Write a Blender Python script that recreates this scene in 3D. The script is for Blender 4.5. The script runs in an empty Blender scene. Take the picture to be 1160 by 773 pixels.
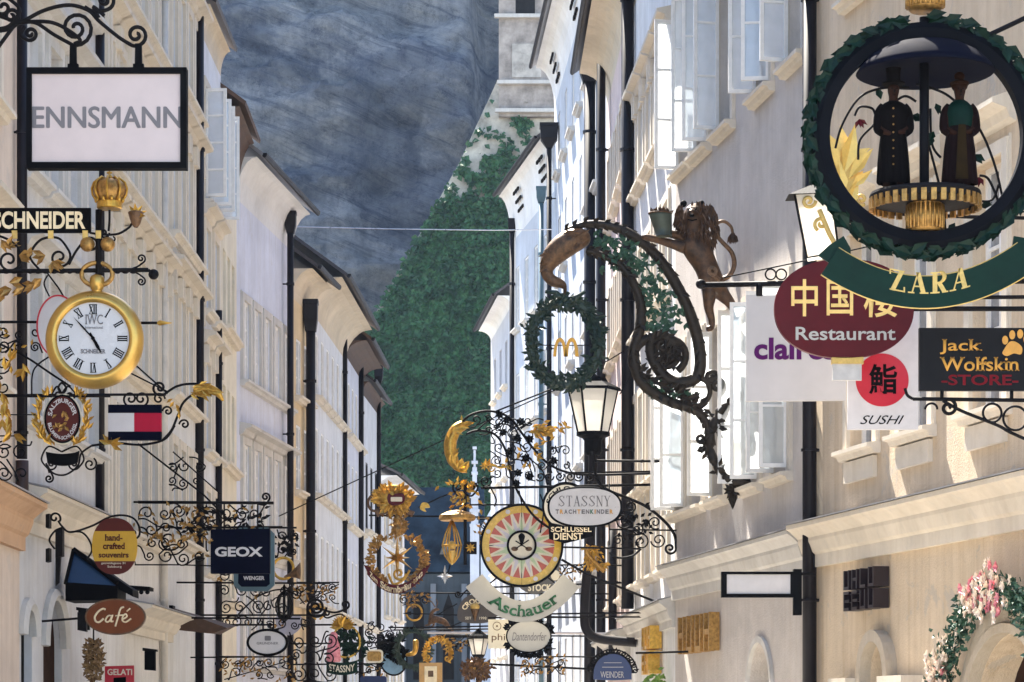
import bpy, bmesh, math, random
from mathutils import Vector, noise
R = math.radians
PI = math.pi
sc = bpy.context.scene
COL = sc.collection
F, HZ, CX, CZ = 3000.0, 820.0, 580.0, 1.6
rng = random.Random(7)

def P(px, py, Y):
    return Vector(((px - CX) * Y / F, Y, CZ + (HZ - py) * Y / F))

# ------------------------------------------------------------------ materials
def new_mat(name):
    m = bpy.data.materials.new(name); m.use_nodes = True
    nt = m.node_tree
    b = nt.nodes['Principled BSDF']
    return m, nt, b

def N(nt, t, **kw):
    n = nt.nodes.new(t)
    for k, v in kw.items():
        if k.startswith('i_'):
            key = k[2:]
            key = int(key) if key.isdigit() else key.replace('_', ' ')
            n.inputs[key].default_value = v
        else:
            setattr(n, k, v)
    return n

def ramp(nt, stops, src):
    r = nt.nodes.new('ShaderNodeValToRGB')
    while len(r.color_ramp.elements) < len(stops): r.color_ramp.elements.new(.5)
    for e, (p, c) in zip(r.color_ramp.elements, stops):
        e.position = p; e.color = (c[0], c[1], c[2], 1)
    nt.links.new(src, r.inputs[0])
    return r

def simple(name, col, rough=.5, metal=0.0, var=.18, scale=9.0, bump=.0, spec=.5, col2=None):
    m, nt, b = new_mat(name)
    tc = N(nt, 'ShaderNodeTexCoord')
    n = N(nt, 'ShaderNodeTexNoise', i_Scale=scale, i_Detail=6.0, i_Roughness=.65)
    nt.links.new(tc.outputs['Object'], n.inputs['Vector'])
    c2 = col2 or tuple(max(0, c * (1 - var)) for c in col)
    c1 = tuple(min(1, c * (1 + var * .6)) for c in col)
    r = ramp(nt, [(.32, c2), (.68, c1)], n.outputs['Fac'])
    nt.links.new(r.outputs[0], b.inputs['Base Color'])
    b.inputs['Metallic'].default_value = metal
    b.inputs['Specular IOR Level'].default_value = spec
    mr = N(nt, 'ShaderNodeMapRange', i_3=max(.05, rough - .1), i_4=min(1, rough + .12))
    nt.links.new(n.outputs['Fac'], mr.inputs[0]); nt.links.new(mr.outputs[0], b.inputs['Roughness'])
    if bump:
        bp = N(nt, 'ShaderNodeBump', i_Strength=bump, i_Distance=.02)
        nt.links.new(n.outputs['Fac'], bp.inputs['Height']); nt.links.new(bp.outputs[0], b.inputs['Normal'])
    return m

def plaster(name, col, dirt=(.45, .40, .33), amt=.35, bump=.25):
    """painted lime plaster: trowel relief, patchy tone, rain streaks running down"""
    m, nt, b = new_mat(name)
    tc = N(nt, 'ShaderNodeTexCoord')
    big = N(nt, 'ShaderNodeTexNoise', i_Scale=.7, i_Detail=9.0, i_Roughness=.7)
    mp = N(nt, 'ShaderNodeMapping'); mp.inputs['Scale'].default_value = (5.5, 5.5, .22)
    st = N(nt, 'ShaderNodeTexNoise', i_Scale=1.0, i_Detail=5.0, i_Roughness=.7)
    fine = N(nt, 'ShaderNodeTexNoise', i_Scale=26.0, i_Detail=5.0, i_Roughness=.7)
    nt.links.new(tc.outputs['Object'], big.inputs['Vector'])
    nt.links.new(tc.outputs['Object'], mp.inputs['Vector']); nt.links.new(mp.outputs[0], st.inputs['Vector'])
    nt.links.new(tc.outputs['Object'], fine.inputs['Vector'])
    lo = tuple(c * .76 for c in col); hi = tuple(min(1, c * 1.08) for c in col)
    r1 = ramp(nt, [(.3, lo), (.7, hi)], big.outputs['Fac'])
    r2 = ramp(nt, [(.45, (0, 0, 0)), (.70, (1, 1, 1))], st.outputs['Fac'])
    mul = N(nt, 'ShaderNodeMath', operation='MULTIPLY', i_1=amt); nt.links.new(r2.outputs[0], mul.inputs[0])
    mx = N(nt, 'ShaderNodeMix', data_type='RGBA')
    nt.links.new(mul.outputs[0], mx.inputs['Factor']); nt.links.new(r1.outputs[0], mx.inputs[6])
    mx.inputs[7].default_value = (col[0] * dirt[0] * 1.4, col[1] * dirt[1] * 1.4, col[2] * dirt[2] * 1.4, 1)
    pn = N(nt, 'ShaderNodeTexNoise', i_Scale=1.7, i_Detail=10.0, i_Roughness=.72, i_Distortion=.6)      # old repairs and flaked paint
    nt.links.new(tc.outputs['Object'], pn.inputs['Vector'])
    r3 = ramp(nt, [(.585, (0, 0, 0)), (.605, (1, 1, 1))], pn.outputs['Fac'])
    m3 = N(nt, 'ShaderNodeMath', operation='MULTIPLY', i_1=min(.5, amt*.8)); nt.links.new(r3.outputs[0], m3.inputs[0])
    mx3 = N(nt, 'ShaderNodeMix', data_type='RGBA')
    nt.links.new(m3.outputs[0], mx3.inputs['Factor']); nt.links.new(mx.outputs[2], mx3.inputs[6])
    g_ = sum(col)/3; mx3.inputs[7].default_value = (g_*.62+col[0]*.1, g_*.60+col[1]*.1, g_*.57+col[2]*.1, 1)
    nt.links.new(mx3.outputs[2], b.inputs['Base Color'])
    b.inputs['Roughness'].default_value = .88
    b.inputs['Specular IOR Level'].default_value = .25
    ad = N(nt, 'ShaderNodeMath', operation='ADD'); nt.links.new(fine.outputs['Fac'], ad.inputs[0]); nt.links.new(big.outputs['Fac'], ad.inputs[1])
    bp = N(nt, 'ShaderNodeBump', i_Strength=bump, i_Distance=.035)
    nt.links.new(ad.outputs[0], bp.inputs['Height']); nt.links.new(bp.outputs[0], b.inputs['Normal'])
    return m

def glass_thin(name, tint=(.9, .93, .95), tr=.45, tl=.35, gl=.2):
    """old casement glass: thin, with translucent white mixed in to stand for sun glow on it"""
    m = bpy.data.materials.new(name); m.use_nodes = True; nt = m.node_tree
    nt.nodes.remove(nt.nodes['Principled BSDF'])
    out = nt.nodes['Material Output']
    a = N(nt, 'ShaderNodeBsdfTransparent'); a.inputs[0].default_value = (*tint, 1)
    t = N(nt, 'ShaderNodeBsdfTranslucent'); t.inputs[0].default_value = (*tint, 1)
    g = N(nt, 'ShaderNodeBsdfGlossy', i_Roughness=.06)
    tc = N(nt, 'ShaderNodeTexCoord'); n = N(nt, 'ShaderNodeTexNoise', i_Scale=2.5, i_Detail=4.0)
    nt.links.new(tc.outputs['Object'], n.inputs['Vector'])
    mr = N(nt, 'ShaderNodeMapRange', i_3=max(0, tl / (tl + tr) - .18), i_4=min(1, tl / (tl + tr) + .18)); nt.links.new(n.outputs['Fac'], mr.inputs[0])
    m1 = N(nt, 'ShaderNodeMixShader'); m2 = N(nt, 'ShaderNodeMixShader', i_0=gl)
    nt.links.new(mr.outputs[0], m1.inputs[0]); nt.links.new(a.outputs[0], m1.inputs[1]); nt.links.new(t.outputs[0], m1.inputs[2])
    nt.links.new(m1.outputs[0], m2.inputs[1]); nt.links.new(g.outputs[0], m2.inputs[2])
    nt.links.new(m2.outputs[0], out.inputs[0])
    return m

M = {}
M['iron'] = simple('wrought_iron', (.007, .006, .007), .6, .0, .4, 30, .15, .12)
M['gold'] = simple('gilded_metal', (.58, .34, .065), .34, .8, .35, 14, .2)
M['goldpaint'] = simple('gold_paint', (.62, .42, .12), .42, .25, .25, 14, .1)
M['oldgold'] = simple('old_gilding', (.42, .24, .07), .42, .7, .5, 20, .3)
M['brass'] = simple('clock_case_gilt', (.58, .36, .09), .30, .75, .22, 3)
M['bronze'] = simple('weathered_bronze', (.10, .05, .023), .45, .3, .5, 9, .35, .35, col2=(.03, .018, .012))
M['darkbronze'] = simple('blackened_bronze', (.030, .021, .014), .48, .2, .5, 9, .35, .3, col2=(.010, .008, .006))
M['copper'] = simple('brown_patina', (.16, .085, .04), .5, .4, .5, 12, .4, col2=(.05, .03, .018))
M['black'] = simple('black_lacquer', (.005, .005, .006), .6, 0, .3, 6, 0, .04)
M['navy'] = simple('navy_lacquer', (.003, .004, .014), .6, 0, .2, 5, 0, .04)
M['white'] = simple('white_enamel', (.62, .60, .61), .4, 0, .08, 5)
M['offwhite'] = simple('ivory_enamel', (.72, .66, .52), .4, 0, .1, 5)
M['grey'] = simple('grey_board', (.44, .43, .40), .5, 0, .07, 3)
M['boardgrey'] = simple('pale_grey_board', (.46, .445, .445), .5, 0, .08, 2)
M['clockface'] = simple('clock_dial', (.56, .55, .56), .25, 0, .08, 3)
M['letter_grey'] = simple('grey_lettering', (.19, .18, .19), .6, 0, .1, 9, 0, .1)
M['cream'] = simple('cream_lettering', (.85, .72, .48), .45)
M['red'] = simple('red_enamel', (.50, .012, .03), .3, 0, .1, 5)
M['flagred'] = simple('flag_red', (.40, .006, .035), .5, 0, .1, 5, 0, .2)
M['darkred'] = simple('wine_red_enamel', (.085, .006, .010), .45, 0, .15, 4, 0, .2)
M['maroon'] = simple('maroon_enamel', (.085, .014, .011), .45, 0, .15, 4, 0, .2)
M['yellow'] = simple('mustard_enamel', (.52, .30, .012), .4, 0, .1, 4)
M['purple'] = simple('purple_lettering', (.075, .008, .09), .5, 0, .1, 9, 0, .1)
M['brownsign'] = simple('brown_enamel', (.17, .048, .015), .45, 0, .2, 4, 0, .2)
M['green'] = simple('dark_green_enamel', (.004, .023, .015), .45, 0, .25, 4, 0, .12)
M['leafgreen'] = simple('green_painted_leaf', (.005, .024, .014), .45, .0, .5, 12, .2, .2, col2=(.002, .009, .006))
M['ivyleaf'] = simple('ivy_green_leaf', (.035, .10, .06), .5, .0, .5, 20, .1, col2=(.012, .04, .025))
M['wreathleaf'] = simple('wreath_leaf', (.018, .042, .030), .5, .0, .5, 20, .1, col2=(.006, .016, .012))
M['blueglass'] = simple('blue_canopy_panel', (.02, .06, .15), .35, 0, .25, 3, 0, .3)
M['bluesign'] = simple('royal_blue_enamel', (.012, .03, .12), .35, 0, .2, 3)
M['teal'] = simple('grey_blue_enamel', (.07, .13, .16), .4, 0, .15, 3)
M['sign_orange'] = simple('orange_lettering', (.62, .30, .04), .45)
M['storered'] = simple('dark_red_lettering', (.15, .006, .012), .5, 0, .1, 9, 0, .1)
M['greenletter'] = simple('green_lettering', (.02, .14, .06), .45)
M['pipe'] = simple('drainpipe_paint', (.009, .007, .010), .45, .0, .4, 4, 0, .2)
M['pipebrown'] = simple('brown_pipe_paint', (.045, .022, .018), .5, .2, .4, 4)
M['pipewhite'] = simple('pale_pipe_paint', (.62, .57, .50), .5, 0, .15, 4)
M['frame'] = simple('white_window_paint', (.80, .78, .75), .45, 0, .1, 7)
M['framegrey'] = simple('grey_window_paint', (.52, .50, .48), .5, 0, .15, 7)
M['pane'] = simple('window_glass', (.10, .125, .16), .16, 0, .5, .9, spec=.4)
M['darkpane'] = simple('dim_window_glass', (.05, .06, .075), .14, 0, .5, .8, spec=.5)
M['curtain'] = simple('window_with_curtain', (.30, .31, .33), .18, 0, .5, 1.6, spec=.4)
M['openglass'] = glass_thin('casement_glass', tr=.42, tl=.42, gl=.10)
M['lampglass'] = glass_thin('opal_lamp_glass', (.97, .95, .9), .12, .75, .13)
M['lightpanel'] = simple('light_box_panel', (.60, .50, .48), .4, 0, .08, 2)
M['stone'] = plaster('carved_stone', (.52, .45, .36), amt=.35, bump=.4)
M['trim'] = plaster('painted_trim', (.70, .63, .53), amt=.25, bump=.15)
M['trimgrey'] = plaster('grey_painted_trim', (.60, .58, .55), amt=.3, bump=.15)
M['cove'] = plaster('eave_cove_paint', (.66, .57, .44), amt=.25, bump=.15)
M['covewhite'] = plaster('white_cove_paint', (.74, .74, .74), amt=.15, bump=.12)
M['roof'] = simple('roof_sheet', (.05, .045, .05), .45, .2, .4, 2, .3)
M['roofbrown'] = simple('brown_roof_boards', (.085, .048, .032), .7, 0, .4, 3, .3)
M['leadroof'] = simple('grey_roof_lead', (.30, .30, .32), .4, .4, .25, 2, .2)
M['slate'] = simple('mossy_ledge', (.10, .095, .085), .75, 0, .6, 6, .6, col2=(.03, .03, .025))
M['glint'] = simple('bright_metal_ledge', (.62, .62, .64), .28, .8, .2, 3, .1)
M['dark'] = simple('dark_interior', (.015, .013, .012), .9, 0, .3, 3, 0, .02)
M['wood'] = simple('dark_wood', (.035, .018, .012), .8, 0, .4, 6, .2, .03)
M['peach'] = plaster('peach_plaster', (.62, .40, .25), amt=.3)
M['pink'] = simple('pink_blossom', (.70, .30, .33), .6, 0, .3, 15, col2=(.50, .12, .18))
M['blossom'] = simple('cream_blossom', (.78, .66, .55), .6, 0, .2, 15)
M['magenta'] = simple('magenta_blossom', (.42, .02, .10), .55, 0, .3, 15)
M['plantleaf'] = simple('bright_leaf', (.16, .26, .05), .55, 0, .4, 15, col2=(.06, .12, .02))
M['straw'] = simple('dried_flowers', (.30, .19, .08), .7, 0, .5, 18, col2=(.12, .06, .03))

# ------------------------------------------------------------------ mesh builder
class MB:
    """collects geometry; k/ax/ay turn photo-scale sign units into metres around the sign's own base"""
    def __init__(s, k=1.0, ax=0.0, ay=0.0):
        s.v = []; s.f = []; s.k = k; s.ax = ax; s.ay = ay
    def q(s, x, y, d=0.0):                      # 2-D sign units -> local metres
        return Vector(((x - s.ax) * s.k, d * s.k, (s.ay - y) * s.k))
    def add(s, verts, faces):
        o = len(s.v); s.v += [Vector(p) for p in verts]; s.f += [tuple(i + o for i in f) for f in faces]
    def box(s, x0, x1, y0, y1, z0, z1):
        s.add([(x0,y0,z0),(x1,y0,z0),(x1,y1,z0),(x0,y1,z0),(x0,y0,z1),(x1,y0,z1),(x1,y1,z1),(x0,y1,z1)],
              [(0,3,2,1),(4,5,6,7),(0,1,5,4),(1,2,6,5),(2,3,7,6),(3,0,4,7)])
    def tube3(s, pts, r, n=6, closed=False, flat=1.0):
        pts = [Vector(p) for p in pts]; L = len(pts)
        if L < 2: return
        rad = r if isinstance(r, (list, tuple)) else [r] * L
        vs = []; up = Vector((0, 1, 0)); prev = None
        for i, p in enumerate(pts):
            a = pts[(i - 1) % L] if (closed or i) else p
            b = pts[(i + 1) % L] if (closed or i < L - 1) else p
            t = (b - a)
            t = t.normalized() if t.length > 1e-9 else (prev or Vector((1, 0, 0)))
            prev = t
            u = up if abs(t.dot(up)) < .95 else Vector((1, 0, 0))
            x = t.cross(u).normalized(); y = x.cross(t).normalized()
            for j in range(n):
                an = 2 * PI * j / n + PI / n
                vs.append(p + x * math.cos(an) * rad[i] + y * math.sin(an) * rad[i] * flat)
        fs = []
        for i in range(L if closed else L - 1):
            i2 = (i + 1) % L
            for j in range(n):
                j2 = (j + 1) % n
                fs.append((i*n+j, i*n+j2, i2*n+j2, i2*n+j))
        if not closed:
            fs.append(tuple(range(n))[::-1]); fs.append(tuple((L-1)*n + j for j in range(n)))
        s.add(vs, fs)
    def tube(s, pts, r, n=6, closed=False, flat=1.0):        # sign units
        p3 = [s.q(p[0], p[1], p[2] if len(p) > 2 else 0) for p in pts]
        rr = [x * s.k for x in r] if isinstance(r, (list, tuple)) else r * s.k
        s.tube3(p3, rr, n, closed, flat)
    def plate(s, out, d0, d1):                                # polygon in sign units, thickness d0..d1
        n = len(out)
        s.add([s.q(x, y, d0) for x, y in out] + [s.q(x, y, d1) for x, y in out],
              [tuple(range(n)), tuple(range(n, 2*n))[::-1]] + [(i, n+i, n+(i+1) % n, (i+1) % n) for i in range(n)])
    def ring(s, cx, cy, r0, r1, d0, d1, n=48, ry=None):
        e = (ry / r1) if ry else 1.0
        vs = []
        for i in range(n):
            c, q = math.cos(2*PI*i/n), math.sin(2*PI*i/n)
            r0y = r0 * e if not ry else ry - (r1 - r0)
            r1y = r1 * e
            for (rx, ryy, d) in ((r0, r0y, d0), (r1, r1y, d0), (r1, r1y, d1), (r0, r0y, d1)):
                vs.append(s.q(cx + rx*c, cy + ryy*q, d))
        fs = []
        for i in range(n):
            a, b = i*4, ((i+1) % n)*4
            for j in range(4):
                fs.append((a+j, a+(j+1) % 4, b+(j+1) % 4, b+j))
        s.add(vs, fs)
    def ball3(s, c, rx, ry=None, rz=None, n=12, m=8):
        ry = rx if ry is None else ry; rz = rx if rz is None else rz
        c = Vector(c); vs = [c + Vector((0, 0, rz))]
        for i in range(1, m):
            th = PI * i / m
            for j in range(n):
                ph = 2*PI*j/n
                vs.append(c + Vector((rx*math.sin(th)*math.cos(ph), ry*math.sin(th)*math.sin(ph), rz*math.cos(th))))
        vs.append(c - Vector((0, 0, rz)))
        fs = [(0, 1+j, 1+(j+1) % n) for j in range(n)]
        for i in range(m-2):
            for j in range(n):
                a = 1+i*n
                fs.append((a+j, a+n+j, a+n+(j+1) % n, a+(j+1) % n))
        l = len(vs)-1; a = 1+(m-2)*n
        fs += [(l, a+(j+1) % n, a+j) for j in range(n)]
        s.add(vs, fs)
    def ball(s, x, y, r, ry=None, d=0, rd=None):
        s.ball3(s.q(x, y, d), r*s.k, (rd or r)*s.k, (ry or r)*s.k)
    def lathe(s, prof, cx, n=20, d=0, sq=1.0):                # profile [(radius, py)] about a vertical axis, sign units
        vs = []
        for r, y in prof:
            for j in range(n):
                a = 2*PI*j/n
                vs.append(s.q(cx + r*math.cos(a), y, d + r*math.sin(a)*sq))
        fs = []
        for i in range(len(prof)-1):
            for j in range(n):
                fs.append((i*n+j, i*n+(j+1) % n, (i+1)*n+(j+1) % n, (i+1)*n+j))
        fs.append(tuple(range(n))); fs.append(tuple((len(prof)-1)*n+j for j in range(n)))
        s.add(vs, fs)
    def lathex(s, prof, cy, n=16, d=0, slope=0.0):            # profile [(radius, px)] about a level axis
        vs = []; x0 = prof[0][1]
        for r, x in prof:
            for j in range(n):
                a = 2*PI*j/n; vs.append(s.q(x, cy + (x-x0)*slope + r*math.cos(a), d + r*math.sin(a)))
        fs = [(i*n+j, i*n+(j+1) % n, (i+1)*n+(j+1) % n, (i+1)*n+j) for i in range(len(prof)-1) for j in range(n)]
        fs.append(tuple(range(n))); fs.append(tuple((len(prof)-1)*n+j for j in range(n)))
        s.add(vs, fs)
    def leaf3(s, c, dr, nm, L, W, fold=.25):
        c = Vector(c); dr = Vector(dr).normalized(); nm = Vector(nm)
        side = dr.cross(nm)
        if side.length < 1e-4: side = dr.orthogonal()
        side.normalize(); nn = side.cross(dr).normalized()
        s.add([c, c + dr*L*.45 + side*W*.5 + nn*W*fold, c + dr*L, c + dr*L*.45 - side*W*.5 + nn*W*fold, c + dr*L*.5],
              [(0, 4, 1), (1, 4, 2), (2, 4, 3), (3, 4, 0)])
    def leaf(s, x, y, ang, L, W, d=0, tilt=0.4, r=None):      # sign units, ang in screen (y down)
        r = r or rng
        dr = Vector((math.cos(ang), r.uniform(-tilt, tilt), -math.sin(ang)))
        s.leaf3(s.q(x, y, d), dr, Vector((r.uniform(-.5, .5), -1, r.uniform(-.5, .5))), L*s.k, W*s.k)
    def extr(s, prof, u0, u1):                                # closed (y,z) profile swept along x
        n = len(prof)
        s.add([(u0, y, z) for y, z in prof] + [(u1, y, z) for y, z in prof],
              [tuple(range(n)), tuple(range(n, 2*n))[::-1]] + [(i, n+i, n+(i+1) % n, (i+1) % n) for i in range(n)])
    def mesh(s, name, mat, smooth=False):
        me = bpy.data.meshes.new(name)
        me.from_pydata(s.v, [], s.f); me.update()
        me.materials.append(mat)
        if smooth:
            for p in me.polygons: p.use_smooth = True
        return me
    def build(s, name, mat, parent=None, smooth=False):
        o = bpy.data.objects.new(name, s.mesh(name, mat, smooth)); COL.objects.link(o)
        if parent is not None: o.parent = parent
        return o

def tag(o, label=None, cat=None, group=None, kind=None):
    if label: o['label'] = label
    if cat: o['category'] = cat
    if group: o['group'] = group
    if kind: o['kind'] = kind
    return o

def empty(name, loc, rz=0.0):
    o = bpy.data.objects.new(name, None); COL.objects.link(o)
    o.location = loc; o.rotation_euler = (0, 0, rz); o.empty_display_size = .2
    return o

def fix_normals(o):
    bm = bmesh.new(); bm.from_mesh(o.data); bmesh.ops.recalc_face_normals(bm, faces=bm.faces); bm.to_mesh(o.data); bm.free()

# ------------------------------------------------------------------ curves
def cr(pts, n=8, closed=False):
    """Catmull-Rom through points (2-D or 3-D)"""
    P_ = [tuple(p) for p in pts]; L = len(P_); out = []
    for i in range(L if closed else L - 1):
        p0 = P_[(i-1) % L] if (closed or i > 0) else P_[i]
        p1 = P_[i]; p2 = P_[(i+1) % L]
        p3 = P_[(i+2) % L] if (closed or i < L - 2) else p2
        for j in range(n):
            t = j / n
            out.append(tuple(.5*((2*b) + (-a+c)*t + (2*a-5*b+4*c-d)*t*t + (-a+3*b-3*c+d)*t**3) for a, b, c, d in zip(p0, p1, p2, p3)))
    if not closed: out.append(P_[-1])
    return out

def spiral(cx, cy, r, a0, turns=1.5, dirn=1, rmin=.14, n=26):
    o = []
    for i in range(n + 1):
        t = i / n
        a = a0 + dirn*2*PI*turns*t
        rr = r*(1 - (1 - rmin)*t)
        o.append((cx + rr*math.cos(a), cy + rr*math.sin(a)))
    return o

def tail(p, t, r, side=1, turns=1.4):
    """volute continuing a stroke that arrives at p with direction t"""
    l = math.hypot(*t) or 1; t = (t[0]/l, t[1]/l)
    nx, ny = -t[1]*side, t[0]*side
    cx, cy = p[0] + nx*r, p[1] + ny*r
    return spiral(cx, cy, r, math.atan2(p[1]-cy, p[0]-cx), turns, side)

def curl(pts, r0=0, s0=1, r1=0, s1=1, turns=1.4, n=8):
    """smooth stroke with a volute on either end"""
    c = cr([p[:2] for p in pts], n)
    out = list(c)
    if r1:
        out += tail(c[-1], (c[-1][0]-c[-2][0], c[-1][1]-c[-2][1]), r1, s1, turns)[1:]
    if r0:
        out = tail(c[0], (c[0][0]-c[1][0], c[0][1]-c[1][1]), r0, s0, turns)[1:][::-1] + out
    return out

def ell(cx, cy, rx, ry, n=40, a0=0, a1=2*PI):
    full = abs(a1 - a0) >= 2*PI - 1e-6
    m = n if full else n + 1
    return [(cx + rx*math.cos(a0 + (a1-a0)*i/n), cy + ry*math.sin(a0 + (a1-a0)*i/n)) for i in range(m)]

def rrect(x0, y0, x1, y1, r, n=4):
    o = []
    for cx, cy, a in ((x1-r, y0+r, -PI/2), (x1-r, y1-r, 0), (x0+r, y1-r, PI/2), (x0+r, y0+r, PI)):
        o += [(cx + r*math.cos(a + PI/2*i/n), cy + r*math.sin(a + PI/2*i/n)) for i in range(n+1)]
    return o

# ------------------------------------------------------------------ signs
class Sign:
    def __init__(s, name, label, cat, ax, ay, Y, group=None):
        s.Y = Y; s.k = Y/F; s.ax = ax; s.ay = ay
        s.root = empty(name, P(ax, ay, Y)); tag(s.root, label, cat, group)
    def mb(s): return MB(s.k, s.ax, s.ay)
    def put(s, mb, name, mat, parent=None, smooth=False):
        return mb.build(name, M[mat] if isinstance(mat, str) else mat, parent or s.root, smooth)
    def text(s, body, x0, y0, x1, y1, d, mat, parent=None, name='lettering', bold=0.0, serif=0.0, shear=0.0, ext=.5, warp=None, fat=0.0):
        me = text_mesh(body, bold, serif, shear, ext / max(1e-6, abs(y1-y0)))
        vs = me.vertices
        ax0, ax1 = min(v.co.x for v in vs), max(v.co.x for v in vs)
        ay0, ay1 = min(v.co.y for v in vs), max(v.co.y for v in vs)
        for v in vs:
            tx = (v.co.x-ax0)/(ax1-ax0); ty = (v.co.y-ay0)/(ay1-ay0)
            x = x0 + (x1-x0)*tx; y = y1 + (y0-y1)*ty
            if warp: x, y = warp(x, y)
            v.co = Vector(((x-s.ax)*s.k, (d - v.co.z*(y1-y0))*s.k, (s.ay-y)*s.k))
        if fat:                                            # bolder strokes: the same outlines laid again a little to either side
            bm = bmesh.new(); bm.from_mesh(me); base = bm.faces[:]
            for k_, (fx, fy) in enumerate(((fat, 0), (-fat, 0), (0, fat*.6), (0, -fat*.6))):
                r = bmesh.ops.duplicate(bm, geom=base)
                for v in [q for q in r['geom'] if isinstance(q, bmesh.types.BMVert)]: v.co += Vector((fx*s.k, -.03*(k_+1)*s.k, fy*s.k))
            bm.to_mesh(me); bm.free()
        m = M[mat] if isinstance(mat, str) else mat
        me.materials.clear(); me.materials.append(m)
        o = bpy.data.objects.new(name, me); COL.objects.link(o); o.parent = parent or s.root
        fix_normals(o)
        return o

def text_mesh(body, bold, serif, shear, ext):
    c = bpy.data.curves.new('lettering', 'FONT'); c.body = body; c.resolution_u = 4
    c.offset = bold; c.shear = shear; c.extrude = ext if not serif else 0
    o = bpy.data.objects.new('lettering', c); COL.objects.link(o)
    dg = bpy.context.evaluated_depsgraph_get(); dg.update()
    me = bpy.data.meshes.new_from_object(o.evaluated_get(dg))
    bpy.data.objects.remove(o); bpy.data.curves.remove(c)
    if serif:
        bm = bmesh.new(); bm.from_mesh(me)
        bmesh.ops.remove_doubles(bm, verts=bm.verts, dist=1e-5)
        segs = []
        for e in bm.edges:
            if len(e.link_faces) == 1:
                a, b = e.verts[0].co, e.verts[1].co
                if abs(a.y-b.y) < 1e-3 and .045 < abs(a.x-b.x) < .26: segs.append((min(a.x, b.x), max(a.x, b.x), a.y, e.link_faces[0].calc_center_median().y))
        for xa, xb, y, cy in segs:
            g = serif; h = .055
            y2 = y + h if cy > y else y - h
            vs = [bm.verts.new((x, yy, 0)) for x, yy in ((xa-g, y), (xb+g, y), (xb+g*.6, y2), (xa-g*.6, y2))]
            bm.faces.new(vs)
        for f in bm.faces[:]:
            if f.normal.z < 0: f.normal_flip()
        r = bmesh.ops.extrude_face_region(bm, geom=bm.faces[:])
        for v in [g_ for g_ in r['geom'] if isinstance(g_, bmesh.types.BMVert)]: v.co.z += 2*ext
        bm.to_mesh(me); bm.free()
    return me

def skin_mesh(name, pts, edges, rad, root=0, sub=2):
    """one continuous body grown over a joint skeleton"""
    me = bpy.data.meshes.new(name); me.from_pydata(pts, edges, []); me.update()
    o = bpy.data.objects.new(name, me); COL.objects.link(o)
    o.modifiers.new('skin', 'SKIN'); ss = o.modifiers.new('sub', 'SUBSURF'); ss.levels = sub; ss.render_levels = sub
    sv = me.skin_vertices[0].data
    for i, r in enumerate(rad):
        sv[i].radius = (r, r) if not isinstance(r, tuple) else r
        sv[i].use_root = (i == root)
    dg = bpy.context.evaluated_depsgraph_get(); dg.update()
    m2 = bpy.data.meshes.new_from_object(o.evaluated_get(dg))
    bpy.data.objects.remove(o); bpy.data.meshes.remove(me)
    m2.name = name
    for p in m2.polygons: p.use_smooth = True
    return m2

def add_mesh(name, me, mat, parent):
    me.materials.clear(); me.materials.append(M[mat])
    o = bpy.data.objects.new(name, me); COL.objects.link(o); o.parent = parent
    return o

def filigree(mb, x0, y0, x1, y1, cell, r, seed=1, gold=None, keep=.95):
    """wrought scrollwork: volutes with linking stems and small leaves filling a rectangle"""
    g = random.Random(seed)
    nx = max(1, round((x1-x0)/cell)); ny = max(1, round((y1-y0)/cell))
    cw, ch = (x1-x0)/nx, (y1-y0)/ny
    for i in range(nx):
        for j in range(ny):
            if g.random() > keep: continue
            cx = x0 + (i+.5)*cw + g.uniform(-.15, .15)*cw; cy = y0 + (j+.5)*ch + g.uniform(-.15, .15)*ch
            rr = min(cw, ch)*g.uniform(.34, .5); a = g.uniform(0, 2*PI); dn = g.choice((-1, 1))
            sp = spiral(cx, cy, rr, a, g.uniform(1.1, 1.7), dn, .16, 18)
            t0 = (-math.sin(a)*dn, math.cos(a)*dn)
            tx, ty = cx + g.choice((-1, 1))*cw*.8, cy + g.choice((-1, 1))*ch*.7
            tx = min(max(tx, x0), x1); ty = min(max(ty, y0), y1)
            st = cr([(tx, ty), ((tx+sp[0][0])/2 - t0[0]*rr*.3, (ty+sp[0][1])/2 - t0[1]*rr*.6), sp[0]], 5)
            mb.tube([(p[0], p[1], g.uniform(-.2, .2)) for p in st[:-1]] + sp, r, 5)
            if gold is not None and g.random() < .6:
                for q in range(g.randint(1, 3)):
                    gold.leaf(cx + g.uniform(-rr, rr), cy + g.uniform(-rr, rr), g.uniform(0, 2*PI), cell*.42, cell*.2, -r, r=g)

# ================================================================== THE SETTING
def structure(o): o['kind'] = 'structure'; return o

def paving(name):
    m, nt, b = new_mat(name)
    tc = N(nt, 'ShaderNodeTexCoord')
    br = N(nt, 'ShaderNodeTexBrick', i_Scale=2.2, i_Mortar_Size=.02)
    br.inputs['Color1'].default_value = (.44, .41, .37, 1); br.inputs['Color2'].default_value = (.36, .34, .31, 1); br.inputs['Mortar'].default_value = (.15, .14, .13, 1)
    nt.links.new(tc.outputs['Object'], br.inputs['Vector']); nt.links.new(br.outputs['Color'], b.inputs['Base Color'])
    b.inputs['Roughness'].default_value = .75
    return m
g = MB(); g.add([(-900, -300, 0), (900, -300, 0), (900, 1500, 0), (-900, 1500, 0)], [(0, 1, 2, 3)])
structure(g.build('ground', simple('packed_ground', (.22, .20, .17), .9, scale=.05)))
g = MB(); g.add([(-14, -60, .004), (18, -60, .004), (18, 128, .004), (-14, 128, .004)], [(0, 1, 2, 3)])
structure(g.build('street', paving('granite_paving')))

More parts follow.
